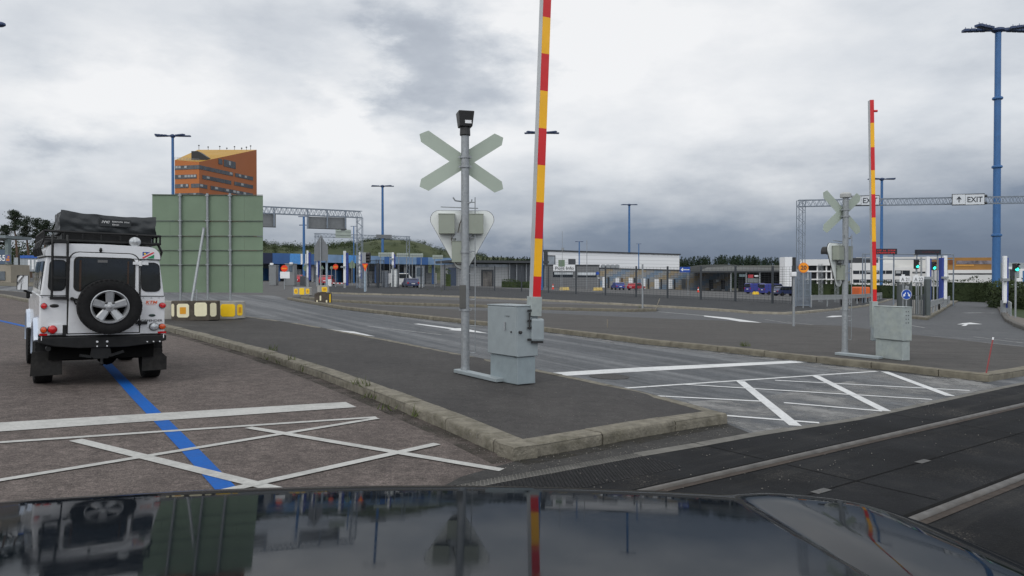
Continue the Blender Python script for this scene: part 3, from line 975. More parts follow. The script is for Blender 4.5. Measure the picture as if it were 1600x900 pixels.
# quarter windows
for x0, x1, lean in ((-.700, -.480, -1), (.520, .748, 1)):
    o = rrect(x0, 1.345, x1, 1.785, .07)
    o = [(x - lean * (.05 * (z - 1.56)) , z) for x, z in o]
    mx = (x0 + x1) / 2
    b = MB().use(SEAM); plate(b, [(mx + (x - mx) * 1.1, 1.565 + (z - 1.565) * 1.06) for x, z in o], YR - .010, YR + .01)
    b.use(TINT); plate(b, o, YR - .016, YR)
    b.build('quarter_window', None, car, local=True)
# panel seams on the back
b = MB()
for p, q in (((-.82, 1.262), (-.455, 1.262)), ((.51, 1.262), (.82, 1.262)), ((-.452, .69), (-.452, 1.84)), ((.507, .69), (.507, 1.84)), ((-.83, .655), (.83, .655))):
    b.bar(V((p[0], YR - .003, p[1])), V((q[0], YR - .003, q[1])), .010, .010, up=V((0, 1, 0)))
b.builds('panel_seam', SEAM, car, local=True)
b = MB()
for x in (-.79, -.70, -.60, -.50, .55, .65, .75):
    b.tube(V((x, YR, 1.235)), V((x, YR - .006, 1.235)), .009, n=8)
b.builds('rivet', RIM, car, local=True)
# side glass, left and right
for sgn in (-1, 1):
    for y0, y1 in ((-.62, .28), (.40, 1.02), (1.10, 1.85)):
        b = MB()
        xa, xb = .802 * sgn, .758 * sgn
        vs_ = [V((xa, y0, 1.33)), V((xa, y1, 1.33)), V((xb, y1, 1.77)), V((xb, y0, 1.77))]
        b.prism(vs_, V((.016 * sgn, 0, .004)))
        lm(car, 'side_window', TINT, b)
b = MB(); b.prism([V((-.70, 2.052, 1.26)), V((.70, 2.052, 1.26)), V((.66, 1.99, 1.80)), V((-.66, 1.99, 1.80))], V((0, .012, 0))); lm(car, 'windscreen', TINT, b)
# wheel arch flares
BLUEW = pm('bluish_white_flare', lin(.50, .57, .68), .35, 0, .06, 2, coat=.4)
for sgn in (-1, 1):
    for yc in (0., 2.79):
        b = MB()
        pts = []
        n = 16
        prof = [(-.0, .50), (.055, .485), (.06, .435), (.0, .43)]
        vs_ = []; fs = []
        for i in range(n + 1):
            a = R(-8 + 163 * i / n)
            for off, rr_ in prof:
                vs_.append(V(((.828 + off) * sgn, yc + math.cos(a) * rr_ * 1.1, .42 + math.sin(a) * rr_ * 1.06)))
        m_ = len(prof)
        for i in range(n):
            for j in range(m_):
                j2 = (j + 1) % m_
                fs.append((i * m_ + j, i * m_ + j2, (i + 1) * m_ + j2, (i + 1) * m_ + j))
        fs.append(tuple(range(m_))); fs.append(tuple(n * m_ + j for j in range(m_)))
        b.add(vs_, fs)
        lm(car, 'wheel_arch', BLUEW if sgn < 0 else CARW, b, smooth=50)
# wheels on the road
for sgn in (-1, 1):
    for yc in (0., 2.79):
        b = MB(); tyre(b, V((.745 * sgn, yc, .41)), .41, .25)
        w = lm(car, 'wheel', RUBBER, b, smooth=35)
        b = MB(); b.lathe([(.235, -.06), (.235, .085), (.20, .09), (.19, .05), (.06, .06), (.05, .09), (.0, .09)], V((.745 * sgn, yc, .41)), V((sgn, 0, 0)), 24)
        lm(w, 'rim', RIM, b, smooth=40)
# spare wheel
SPC = V((.115, YR - .19, 1.105))
b = MB(); tyre(b, SPC, .42, .235, V((0, -1, 0)), 48)
sp = lm(car, 'spare_wheel', RUBBER, b, smooth=35)
b = MB(); ax = V((0, -1, 0))
b.lathe([(.245, .10), (.252, .118), (.238, .122), (.222, .095), (.205, .0), (.205, -.08), (.245, -.1)], SPC, ax, 40, cap=False)
xa, za = V((1, 0, 0)), Z
for i in range(5):
    t = R(90 + 72 * i)
    d = xa * math.cos(t) + za * math.sin(t); e = xa * -math.sin(t) + za * math.cos(t)
    o0 = SPC + ax * .075; o1 = SPC + ax * .098
    vs_ = []
    for o, rr_, wd in ((o0, .06, .050), (o1, .225, .062)):
        for sx, dy in ((-1, 0), (-.65, .018), (.65, .018), (1, 0)):
            vs_.append(o + d * rr_ + e * (wd * sx) + ax * dy)
        for sx in (1, -1):
            vs_.append(o + d * rr_ + e * (wd * sx * .9) - ax * .04)
    fs = [(j, (j + 1) % 6, (j + 1) % 6 + 6, j + 6) for j in range(6)] + [tuple(range(6)), tuple(range(11, 5, -1))]
    b.add(vs_, fs)
b.lathe([(.085, .02), (.085, .085), (.065, .098), (.0, .100)], SPC, ax, 24)
lm(sp, 'rim', RIM, b, smooth=35)
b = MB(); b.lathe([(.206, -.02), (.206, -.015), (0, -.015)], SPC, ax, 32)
lm(sp, 'spoke_shade', UNDER, b).name = 'spoke_shade_disc'  # near-black disc added as the shade behind the spare wheel's spokes
b = MB()
for i in range(5):
    t = R(54 + 72 * i)
    c_ = SPC + ax * .083 + (xa * math.cos(t) + za * math.sin(t)) * .075
    b.lathe([(.020, 0), (.020, .018), (.012, .024), (0, .024)], c_, ax, 10)
b.builds('wheel_nut', pm('dark_nut', lin(.10), .4, .6), sp, local=True, smooth=40)
b = MB(); b.ball(SPC + ax * .102, .036, 12, (1, .4, 1)); lm(sp, 'hub_cap', RIM, b, smooth=60)
b = MB(); b.tube(V((.115, YR, 1.105)), V((.115, YR - .12, 1.105)), .10, n=16); lm(sp, 'bracket', BLKM, b)
# lamps
def lamp(x, z, r, mat, nm):
    b = MB().use(SEAM); b.lathe([(r * 1.12, -.005), (r * 1.12, .022)], V((x, YR, z)), V((0, -1, 0)), 20)
    b.use(mat); b.lathe([(r, .02), (r, .04), (r * .8, .052), (0, .058)], V((x, YR, z)), V((0, -1, 0)), 20)
    b.build(nm, None, car, local=True, smooth=40)
lamp(-.766, 1.105, .042, REDL, 'brake_light'); lamp(.795, 1.115, .042, REDL, 'brake_light')
lamp(-.766, .752, .043, AMB, 'indicator_light'); lamp(.795, .775, .043, AMB, 'indicator_light')
lamp(-.645, .757, .062, REDL, 'fog_light'); lamp(.69, .775, .058, CLR, 'reversing_light')
for x in (-.775, .79):
    b = MB(); b.obox(V((x - .05, YR - .012, .665)), V((.11, 0, 0)), V((0, .012, 0)), V((0, 0, .032))); lm(car, 'reflector', REDL, b)
b = MB(); plate(b, rrect(-.69, .70, -.50, .83, .012), YR - .03, YR); lm(car, 'number_plate_mount', CARW, b)
b = MB(); b.obox(V((-.51, YR - .035, .66)), V((.05, 0, 0)), V((0, .035, 0)), V((0, 0, .16))); b.obox(V((-.68, YR - .035, .655)), V((.2, 0, 0)), V((0, .03, 0)), V((0, 0, .022))); lm(car, 'plate_bracket', BLKM, b)
b = MB(); b.ball((-.625, YR - .004, 1.108), .065, 12, (1, .22, .42)); lm(car, 'fuel_recess', SEAM, b, smooth=60)
# badges and stickers on the right rear panel
b = MB(); b.ball((.665, YR - .004, .955), .045, 14, (1, .2, .5)); lm(car, 'badge', pm('dark_green_badge', lin(.03, .05, .045), .3, .3), b, smooth=60)
b = MB(); b.text('DEFENDER', V((.665, YR - .006, .872)), V((1, 0, 0)), Z, .034, .0, width=.27, bold=.02); lm(car, 'lettering', pm('dark_letter', lin(.05), .5), b)
b = MB(); b.text('KTM', V((.655, YR - .006, 1.165)), V((1, 0, 0)), (Z + V((.25, 0, 0))).normalized(), .05, .0, width=.14, bold=.03); b.text('RACING', V((.65, YR - .006, 1.125)), V((1, 0, 0)), Z, .014, .0, width=.12); lm(car, 'sticker', pm('orange_sticker', rgb(216, 92, 40), .5), b)
fx0, fx1, fz0, fz1 = .525, .675, 1.862, 1.962
yf_ = YR - .0145
fl = MB()
def fpoly(mat, pts, dy):
    fl.use(mat).prism([V((x, yf_ - dy, z)) for x, z in pts], V((0, .002, 0)))
Wm = pm('flag_white', lin(.7), .5)
fpoly(Wm, [(fx0, fz0), (fx1, fz0), (fx1, fz1), (fx0, fz1)], 0)
fpoly(pm('flag_blue', rgb(25, 60, 150), .5), [(fx0, fz0 + .035), (fx1 - .05, fz1), (fx0, fz1)], .002)
fpoly(pm('flag_green', rgb(20, 125, 80), .5), [(fx1, fz1 - .035), (fx1, fz0), (fx0 + .05, fz0)], .002)
fpoly(pm('flag_red', rgb(205, 35, 60), .5), [(fx0, fz0), (fx0 + .018, fz0), (fx1, fz1 - .013), (fx1, fz1), (fx1 - .018, fz1), (fx0, fz0 + .013)], .003)
fl.use(pm('flag_yellow', rgb(240, 200, 60), .5)); fl.lathe([(.016, 0), (.016, .0045)], V((fx0 + .03, yf_, fz1 - .028)), V((0, -1, 0)), 12)
fl.build('flag_sticker', None, car, local=True)
# ladder
b = MB()
for x in (-.665, -.462):
    b.rings([(V((x, YR - .06, 1.225)), .018), (V((x, YR - .075, 1.80)), .018), (V((x, YR - .06, 2.05)), .018), (V((x, YR + .04, 2.17)), .018)], 8)
for z in (1.235, 1.53, 1.84, 2.07):
    b.bar(V((-.665, YR - .065, z)), V((-.462, YR - .065, z)), .03, .03)
b.bar(V((-.69, YR - .06, 1.225)), V((-.44, YR - .06, 1.225)), .05, .045)
lm(car, 'ladder', BLKM, b)
# bumper, chassis, hitch
b = MB()
plate(b, [(-.84, .645), (.84, .645), (.84, .56), (.62, .505), (.30, .47), (-.30, .47), (-.62, .505), (-.84, .56)], YR - .10, YR + .06)
bp = lm(car, 'rear_bumper', BLKM, b, bevel=.012)
b = MB()
for x, z in ((-.055, .565), (.075, .565), (-.055, .495), (.075, .495)):
    b.tube(V((x, YR - .10, z)), V((x, YR - .112, z)), .016 if z > .53 else .010, n=10)
for x in (.595, .675, .755):
    b.tube(V((x, YR - .10, .545)), V((x, YR - .108, .545)), .010, n=8)
b.builds('bolt', WHITEP, bp, local=True)
b = MB()
for x in (-.80, .80): b.obox(V((x - .004, YR - .11, .60)), V((.010, 0, 0)), V((0, .01, 0)), V((0, 0, .06)))
b.builds('light_bracket', WHITEP, bp, local=True)
b = MB(); plate(b, [(-.12, .47), (.12, .47), (.14, .36), (.09, .30), (-.09, .30), (-.14, .36)], YR - .06, YR); b.tube(V((.01, YR - .09, .30)), V((.01, YR - .09, .235)), .02); b.ball((.01, YR - .09, .225), .028, 10)
b.bar(V((-.28, YR - .03, .36)), V((-.12, YR - .04, .33)), .04); b.bar(V((.30, YR - .03, .40)), V((.12, YR - .04, .34)), .04)
lm(car, 'tow_hitch', BLKM, b)
b = MB(); b.tube(V((-.70, YR + .10, .47)), V((-.70, YR - .06, .47)), .035, n=14); lm(car, 'exhaust_pipe', BLKM, b)
b = MB()
b.obox(V((-.70, -.6, .40)), V((1.4, 0, 0)), V((0, 3.7, 0)), V((0, 0, .20)))
b.tube(V((-.66, 0, .38)), V((.66, 0, .38)), .06); b.ball((.12, 0, .38), .15, 12)
b.tube(V((-.66, 2.79, .38)), V((.66, 2.79, .38)), .06)
lm(car, 'chassis', UNDER, b)
# mudflaps
for x0, x1, nm in ((-.925, -.52, 'mudflap'), (.55, .905, 'mudflap')):
    b = MB()
    o = [(x0 + .02, .47), (x1 - .01, .47), (x1, .12), (x0, .115)] if x0 < 0 else [(x0, .47), (x1 - .09, .47), (x1 - .07, .40), (x1, .33), (x1, .125), (x0, .12)]
    plate(b, o, -.53, -.51)
    lm(car, nm, MUD, b)
# mirror
b = MB().use(BLKM); b.box(V((-.965, 1.98, 1.40)), (.17, .07, .27)); b.bar(V((-.80, 2.02, 1.20)), V((-.95, 2.0, 1.26)), .035); b.bar(V((-.88, 2.02, 1.12)), V((-.88, 2.02, 1.24)), .06)
mr = b.build('wing_mirror', None, car, local=True, bevel=.03)
b = MB(); b.obox(V((-1.04, 1.885, 1.275)), V((.15, .015, 0)), V((0, .045, .25)), V((0, .012, 0))); lm(mr, 'mirror_glass', pm('mirror_silver', lin(.8), .02, 1.0, .0), b)
b = MB().use(BLKM); b.box(V((1.08, 1.78, 1.40)), (.17, .07, .27)); b.bar(V((.80, 1.85, 1.22)), V((1.04, 1.80, 1.26)), .035)
b.build('wing_mirror', None, car, local=True, bevel=.03)
# rack
b = MB()
rx = .77
for z in (2.10, 2.225):
    for p, q in (((-rx, -.62), (rx, -.62)), ((-rx, 1.95), (rx, 1.95)), ((-rx, -.62), (-rx, 1.95)), ((rx, -.62), (rx, 1.95))):
        b.tube(V((p[0], p[1], z)), V((q[0], q[1], z)), .018, n=8)
for i in range(9):
    y = -.62 + i * 2.57 / 8
    for x in (-rx, rx): b.tube(V((x, y, 2.10)), V((x, y, 2.225)), .014, n=6)
    b.bar(V((-rx, y, 2.10)), V((rx, y, 2.10)), .03, .02)
for x in (-.5, -.25, 0, .25, .5): 
    b.tube(V((x, -.62, 2.10)), V((x, -.62, 2.225)), .012, n=6); b.bar(V((x, -.6, 2.10)), V((x, 1.95, 2.10)), .02, .02)
for y in (-.45, .35, 1.15, 1.8):
    for sx in (-1, 1):
        b.rings([(V((sx * .77, y, 2.10)), .018), (V((sx * .82, y, 1.98)), .018), (V((sx * .79, y, 1.87)), .018)], 8)
b.obox(V((-rx, -.60, 2.085)), V((2 * rx, 0, 0)), V((0, 2.5, 0)), V((0, 0, .012)))
b.obox(V((-.52, -.50, 2.10)), V((1.2, 0, 0)), V((0, 1.5, 0)), V((0, 0, .12)))
lm(car, 'roof_rack', BLKM, b)
b = MB().use(BLKM); LP = V((.43, -.70, 2.115)); b.lathe([(.02, -.10), (.065, -.05), (.085, .0), (.085, .02)], LP, V((0, -1, 0)), 22); b.bar(LP + V((0, .05, -.13)), LP + V((0, .03, -.05)), .03); b.ball(LP + V((.03, 0, .10)), .015, 8)
b.use(CLR); b.lathe([(.078, .018), (.076, .03), (.04, .045), (0, .05)], LP, V((0, -1, 0)), 22)
b.build('work_light', None, car, local=True, smooth=40)

def settle(o):
    for ch in o.children:
        nm = ch.name.split('.')[0]
        if nm in ('wheel', 'chassis', 'rim') and ch.parent is car: continue
        me = ch.data
        for v in me.vertices:
            x, y, z = v.co
            if nm == 'mudflap': v.co.z = z + .05; continue
            dz = .11 - .030 * (z - .6)
            if nm == 'roof_rack': dz = .065
            if nm == 'wheel_arch': dz = .05
            if y < .1 and abs(x) < .85: v.co.x = x - .05 * (1 - (x / .85) ** 2)
            v.co.z = z + dz
        settle(ch)
settle(car)
for o in [c for c in car.children if c.name.startswith('spare_wheel')]:
    for q in [o] + list(o.children):
        for v in q.data.vertices: v.co.x -= .035
# roof tent bag lying on the rack
tent = thing('roof_tent', 'folded roof tent in dark grey cover on the white car roof rack', 'roof tent', mtx=MD)
b = MB()
nx, ny, nz = 40, 30, 8
x0, x1, y0, y1, z0, z1 = -.57, .715, -.42, .85, 2.275, 2.60
def tentp(u, v_, face):
    return None
vs_ = []; fs = []
def add_grid(fn, nu, nv):
    o = len(vs_)
    for i in range(nu + 1):
        for j in range(nv + 1):
            vs_.append(fn(i / nu, j / nv))
    for i in range(nu):
        for j in range(nv):
            a = o + i * (nv + 1) + j
            fs.append((a, a + 1, a + nv + 2, a + nv + 1))
def shape(x, y, z):
    p = V((x, y, z))
    fz = (z - z0) / (z1 - z0)
    ux = (x - x0) / (x1 - x0)
    # sagging top, higher at the corners, wrinkles, soft sides
    dz = fz * (-.035 * math.sin(math.pi * min(1, max(0, ux))) + .02 * (1 - ux) + .018 * noise.noise(p * 5) - .02 * math.sin(math.pi * (y - y0) / (y1 - y0)))
    w = noise.noise(V((x * 7, y * 7 + z * 3, z * 9))) * .016 + abs(noise.noise(V((x * 5 + z * 9, y * 5 + z * 6, z * 3)))) * .022 + noise.noise(V((x * 2.5 + z * 4, y * 3, z * 14))) * .012
    return V((x + w + (ux - .5) * .03 * (1 - fz), y + w * 1.1 - .02 * math.sin(fz * 3.1), z + dz))
add_grid(lambda u, v_: shape(x0 + u * (x1 - x0), y0, z0 + v_ * (z1 - z0)), 60, 14)
add_grid(lambda u, v_: shape(x0 + u * (x1 - x0), y1, z0 + v_ * (z1 - z0)), 60, 14)
add_grid(lambda u, v_: shape(x0, y0 + u * (y1 - y0), z0 + v_ * (z1 - z0)), 50, 14)
add_grid(lambda u, v_: shape(x1, y0 + u * (y1 - y0), z0 + v_ * (z1 - z0)), 50, 14)
add_grid(lambda u, v_: shape(x0 + u * (x1 - x0), y0 + v_ * (y1 - y0), z1), 60, 50)
add_grid(lambda u, v_: shape(x0 + u * (x1 - x0), y0 + v_ * (y1 - y0), z0), 10, 10)
b.add(vs_, fs)
lm(tent, 'cover', pm('dark_grey_pvc', lin(.022, .026, .029), .5, 0, .12, 3, bump=.25, bscale=12, dirt=.12, dcol=(.045, .05, .052, 1)), b, smooth=55)
b = MB(); LW = pm('white_print', lin(.6), .5)
yl = y0 - .055
b.text('/VV/', V((.02, yl, 2.475)), V((1, 0, 0)), Z, .04, .0, width=.11, bold=.03)
b.scribble(V((.23, yl, 2.485)), V((1, 0, 0)), Z, .022, .24, 16, 3)
b.scribble(V((.16, yl, 2.44)), V((1, 0, 0)), Z, .022, .10, 7, 5)
lm(tent, 'lettering', LW, b)
b = MB(); plate(b, rrect(-.06, 2.41, .37, 2.52, .01), yl + .004, yl + .012); lm(tent, 'print_patch', pm('dark_print_patch', lin(.016, .019, .021), .5), b)

# ------------------------------------------------------------------ the car the photo was taken from
own = thing('car', 'dark glossy car whose bonnet fills the foreground', 'car', (-.2, 0, gz(-.2)))
PAINTD = None
m, k, bs = base_mat('dark_metallic_paint')
tc = k.new('ShaderNodeTexCoord').outputs['Object']
k.link(k.ramp(k.noise(tc, 500, 1), [(.3, (.004, .006, .009, 1)), (.7, (.008, .011, .015, 1))]), bs.inputs['Base Color'])
bs.inputs['Roughness'].default_value = .35
bs.inputs['Coat Weight'].default_value = .52
k.link(k.ramp(k.noise(tc, 9, 9, .75), [(.40, .025), (.75, .11)]), bs.inputs['Coat Roughness'])
bs.inputs['Coat IOR'].default_value = 1.38
bs.inputs['Specular IOR Level'].default_value = 0.0
PAINTD = m
def ss(a, c, x):
    t = min(1, max(0, (x - a) / (c - a))); return t * t * (3 - 2 * t)
CX = -.2
def hump(x):
    """raised power-crease along each side of the bonnet"""
    return x - CX - .63
def yfront(x):
    xc = x - CX
    return 1.60 - .085 * xc * xc - .9 * max(0, abs(xc) - .80) ** 1.6
def zfront(x):
    xc = x - CX
    return 1.172 - .022 * xc * xc - .9 * max(0, abs(xc) - .86) ** 2
def bz(x, t):
    if t < .15: z = zfront(x) + .28 * t - .48 * t * t
    else:
        q = t - .15; z = zfront(x) + .0312 + .136 * q - .012 * q * q
    d = hump(x)
    return z - ss(0, .03, d) * .045 * max(0, t - .05) + .010 * ss(0, .12, d) * (1 - ss(.22, .42, d))
NXB = 218
xs = [CX - 1.09 + 2.18 * i / NXB for i in range(NXB + 1)]
ts = [1.05, .95, .85, .75, .65, .55, .45, .37, .30, .24, .19, .15, .12, .09, .06, .03, 0.]
vs_ = []; fs = []
for x in xs:
    yf = yfront(x)
    col_ = []
    for t in ts: col_.append(V((x, yf - t, bz(x, t))))
    # roll over the leading edge
    p = col_[-1].copy(); a = math.atan(.28)
    for i in range(8):
        a2 = a + (R(86) - math.atan(.28)) * (i + 1) / 8
        am = (a2 + a0_) / 2 if False else a + (R(86) - math.atan(.28)) * (i + .5) / 8
        p = p + V((0, math.cos(am), -math.sin(am))) * .022
        col_.append(p.copy())
    vs_ += col_
m_ = len(ts) + 8
for i in range(NXB):
    for j in range(m_ - 1):
        a = i * m_ + j
        fs.append((a, a + 1, a + m_ + 1, a + m_))
b = MB(); b.add(vs_, fs)
bon = b.build('bonnet', PAINTD, own, smooth=80)
# rounded side of each wing, wheel arch cut out
for sgn in (-1, 1):
    x = CX + 1.09 * sgn
    yf = yfront(x)
    prof = []
    pts = [(.0, 0), (.018, -.02), (.030, -.06), (.034, -.14)]
    vs_ = []; fs = []
    for t in ts:
        y = yf - t; z = bz(x, t)
        for dx, dz in pts: vs_.append(V((x + dx * sgn, y, z + dz)))
    for i in range(len(ts) - 1):
        for j in range(3):
            a = i * 4 + j; fs.append((a, a + 1, a + 5, a + 4))
    b = MB(); b.add(vs_, fs)
    zt = 1.02
    side = [(.5, zt + .1), (.5, .35), (.62, .35)] + [(1.02 + .42 * math.cos(R(a)), .40 + .42 * math.sin(R(a))) for a in range(180, -1, -15)] + [(1.5, .38), (yf + .02, .45), (yf + .02, zt - .06), (1.2, zt + .06)]
    b.prism([V((x + .034 * sgn, y, z + gz(x))) for y, z in side], V((-.03 * sgn, 0, 0)))
    b.build('wing', PAINTD, own, smooth=40)
    b = MB(); tyre(b, V((CX + .90 * sgn, 1.02, .37 + gz(x))), .37, .25)
    w = b.build('wheel', RUBBER, own, smooth=35)
    b = MB(); b.lathe([(.22, 0), (.22, .10), (.17, .11), (.05, .08), (0, .08)], V((CX + .90 * sgn, 1.02, .37 + gz(x))), V((sgn, 0, 0)), 20)
    b.build('rim', RIM, w, smooth=40)
    b = MB(); b.prism([V((CX + sgn * xx, yfront(CX + .7 * sgn) + yy, zz_)) for xx, yy, zz_ in ((.55, .10, 1.0), (1.0, -.08, 1.0), (1.02, -.10, .84), (.56, .12, .80))], V((0, .03, 0)))
    b.build('headlight', CLR, own)
b = MB()
b.obox(V((CX - .52, yfront(CX) + .06, .80)), V((1.04, 0, 0)), V((0, .04, 0)), V((0, 0, .26)))
for i in range(5): b.bar(V((CX - .5, yfront(CX) + .105, .84 + i * .045)), V((CX + .5, yfront(CX) + .105, .84 + i * .045)), .02)
b.build('grille', BLKM, own)
b = MB(); b.prism([V((x, y, .42)) for x, y in ((CX - 1.08, 1.38), (CX - .8, 1.62), (CX, 1.72), (CX + .8, 1.62), (CX + 1.08, 1.38), (CX + .9, 1.3), (CX - .9, 1.3))], V((0, 0, .36))); b.build('front_bumper', PAINTD, own, bevel=.04)
b = MB(); b.obox(V((CX - .95, .2, .45)), V((1.9, 0, 0)), V((0, 1.0, 0)), V((0, 0, .5))); b.build('engine_bay', UNDER, own)
b = MB(); b.obox(V((CX - 1.0, .42, 1.05)), V((2.0, 0, 0)), V((0, .10, 0)), V((0, 0, .12))); b.build('scuttle_panel', BLACK, own)

# ------------------------------------------------------------------ barriers
def barrier(B, e1, w1, w2, h0, h1, label, boom_px, boom_Y, hub, side):
    """cabinet on its plinth with a raised striped boom. B: nearest base corner, e1 runs along the wide door face"""
    e1 = e1.normalized(); e2 = V((-e1.y, e1.x, 0))
    if e2.x < 0: e2 = -e2
    t = thing('barrier', label, 'barrier', B, 'raised level crossing barriers')
    b = MB()
    i = .025
    b.obox(B + e1 * i + e2 * i, e1 * (w1 - 2 * i), e2 * (w2 - 2 * i), Z * h0)
    b.build('plinth', pm('stained_plinth', lin(.26, .31, .33), .5, .1, .12, 5, dirt=.35, dcol=(.33, .38, .40, 1)) if side > 0 else GREYW, t, bevel=.008)
    b = MB(); b.obox(B + Z * (h0 + .012), e1 * w1, e2 * w2, Z * (h1 - h0 - .012)); b.obox(B + Z * (h0 - .001) + e1 * .04 + e2 * .04, e1 * (w1 - .08), e2 * (w2 - .08), Z * .014)
    cab = b.build('cabinet', GREYP if side > 0 else GREYW, t, bevel=.008)
    b = MB(); o = B - e2 * .012 + Z * (h0 + .02) + e1 * .008
    b.obox(o, e1 * (w1 - .016), e2 * .014, Z * (h1 - h0 - .03))
    dr_ = b.build('door', GREYP if side > 0 else GREYW, t, bevel=.005)
    if side > 0:
        b = MB(); p = B - e2 * .03 + e1 * (w1 * .36) + Z * (h0 + (h1 - h0) * .53)
        b.bar(p, p + Z * .11, .012, .02); b.bar(p, p + e2 * .025, .012); b.bar(p + Z * .11, p + Z * .11 + e2 * .025, .012); b.build('handle', RIM, dr_)
        b = MB(); p = B - e2 * .016 + e1 * (w1 * .16) + Z * (h0 + (h1 - h0) * .5); b.lathe([(.012, 0), (.012, .012)], p, -e2, 10); b.build('lock', BLACK, dr_)
        b = MB(); b.scribble(B - e2 * .0135 + e1 * (w1 * .30) + Z * (h0 + (h1 - h0) * .80), -e1, Z, .022, .12, 7, 2); b.build('lettering', BLACK, dr_)
        b = MB()
        p = B + e2 * (w2 * .12) - e1 * .006 + Z * (h0 + (h1 - h0) * .5); b.lathe([(.022, 0), (.022, .03), (.012, .04)], p, -e1, 10)
        p = B + e2 * (w2 * .45) - e1 * .03
        for zz_ in (.35, .58, .72, .92):
            b.bar(p + Z * (h0 + (h1 - h0) * zz_), p + e2 * .06 + Z * (h0 + (h1 - h0) * zz_), .02, .03)
        b.bar(p + e2 * .03 + Z * (h0 + (h1 - h0) * .55), p + e2 * .03 + Z * (h0 + (h1 - h0) * .88), .02, .03)
        b.build('hinge', BLACK, t)
        b = MB()
        for a_ in (.25, .33): b.lathe([(.012, 0), (.012, .03), (0, .035)], B + e1 * w1 * (1 - a_) + e2 * w2 * .5 + Z * h1, Z, 8)
        b.builds('lifting_eye', GALV, t)
    else:
        b = MB()
        for r_ in range(4):
            for c_ in (.35, .6):
                b.lathe([(.010, 0), (.010, .006)], B + e2 * w2 * c_ - e1 * .002 + Z * (h0 + (h1 - h0) * (.88 - r_ * .11)), -e1, 8)
        b.builds('bolt', BLACK, t)
    b = MB(); b.obox(B + Z * (h1 + .001) - e1 * .01 - e2 * .01, e1 * (w1 + .02), e2 * (w2 + .02), Z * .018); b.build('lid', GREYP if side > 0 else GREYW, t, bevel=.006)
    # boom
    (bx, by), (tx, ty), sw, gw, ys = boom_px
    P0 = at(bx, by, boom_Y); P1 = at(tx, ty, boom_Y)
    d = (P1 - P0).normalized()
    L = (P1 - P0).length
    nb = V((math.sin(hub[0]), -math.cos(hub[0]), 0)); nb = (nb - d * nb.dot(d)).normalized()
    rb = d.cross(nb).normalized()
    if rb.x < 0: rb = -rb
    b = MB().use(GALV if False else pm('aluminium_boom', lin(.50, .52, .53), .45, .3, .06, 3))
    b.obox(P0 - rb * sw / 2, rb * sw, d * L, -nb * .12)
    cols = [REDP, YELP]
    zs = [0.] + [(P1 - P0).dot(d) * 0 + (at(bx, y, boom_Y).z - P0.z) / d.z for y in ys] + [L]
    for i_, (a_, c_) in enumerate(zip(zs, zs[1:])):
        b.use(cols[i_ % 2]); b.obox(P0 - rb * (sw / 2 - .001) + d * a_ + nb * .001, rb * (sw - .002), d * (c_ - a_), nb * .004)
    bo = b.build('boom', None, t)
    # mounting
    b = MB()
    hl = hub[1]
    b.obox(P0 - rb * (sw / 2 + .022) - d * hl + nb * .012, rb * (sw + .044), d * (hl + .03), -nb * .16)
    b.build('boom_bracket', GREYW, t, bevel=.006)
    if side > 0:
        q = P0 - d * hl
        b = MB(); b.obox(q - rb * (sw / 2 + .02) - Z * .36 + nb * .02, rb * (sw + .09), Z * .33, -nb * .24); b.build('drive_housing', GREYP, t, bevel=.03)
        b = MB(); b.obox(q - rb * (sw / 2 + .0) - Z * .385 + nb * .01, rb * (sw + .05), Z * .03, -nb * .2); b.build('housing_base', BLACK, t)
    else:
        q = P0 - d * hl
        b = MB(); b.obox(q - rb * .07 - Z * .30, rb * .14, Z * .36, -nb * .1); b.build('drive_housing', GREYP, t, bevel=.02)
        b = MB(); b.tube(P1 - d * .25 + rb * (sw / 2), P1 - d * .25 + rb * (sw / 2 + .07), .025); b.build('tip_lamp', REDP, t)
    return t
B1 = G(808, 602, .12)
barrier(B1, V((-.58, .81, 0)), .74, .37, .385, 1.11, 'grey barrier cabinet in front with its red and yellow boom raised out of view', ((838.4, 467), (870, -420), .125, 0, (432, 373, 316, 258, 200.5, 142, 84, 27, -31, -90, -150, -210, -270, -330)), 10.58, (R(24), .25), 1)
B2 = G(1410, 564, .12)
barrier(B2, V((-.32, .95, 0)), .76, .25, .40, 1.10, 'grey barrier cabinet on the far island with its whole red and yellow boom upright', ((1367, 473), (1362.3, 156), .085, 0, (452, 415, 377.5, 340, 303.5, 266, 230, 192)), 16.35, (R(-6), .55), -1)

# ------------------------------------------------------------------ crossing posts
def rtri(w, h, r, n=7):
    """inverted triangle with rounded corners, top edge at 0, point at -h"""
    P = [V((-w / 2, 0, 0)), V((0, -h, 0)), V((w / 2, 0, 0))]
    out_ = []
    for i in range(3):
        p, q, s_ = P[i - 1], P[i], P[(i + 1) % 3]
        a = (p - q).normalized(); c = (s_ - q).normalized()
        ang = a.angle(c) / 2
        cen = q + (a + c).normalized() * r / math.sin(ang)
        st = q + a * r / math.tan(ang); en = q + c * r / math.tan(ang)
        for j in range(n + 1):
            v = (st - cen).lerp(en - cen, j / n).normalized() * r
            out_.append(cen + v)
    return [(p.x, p.y) for p in out_]

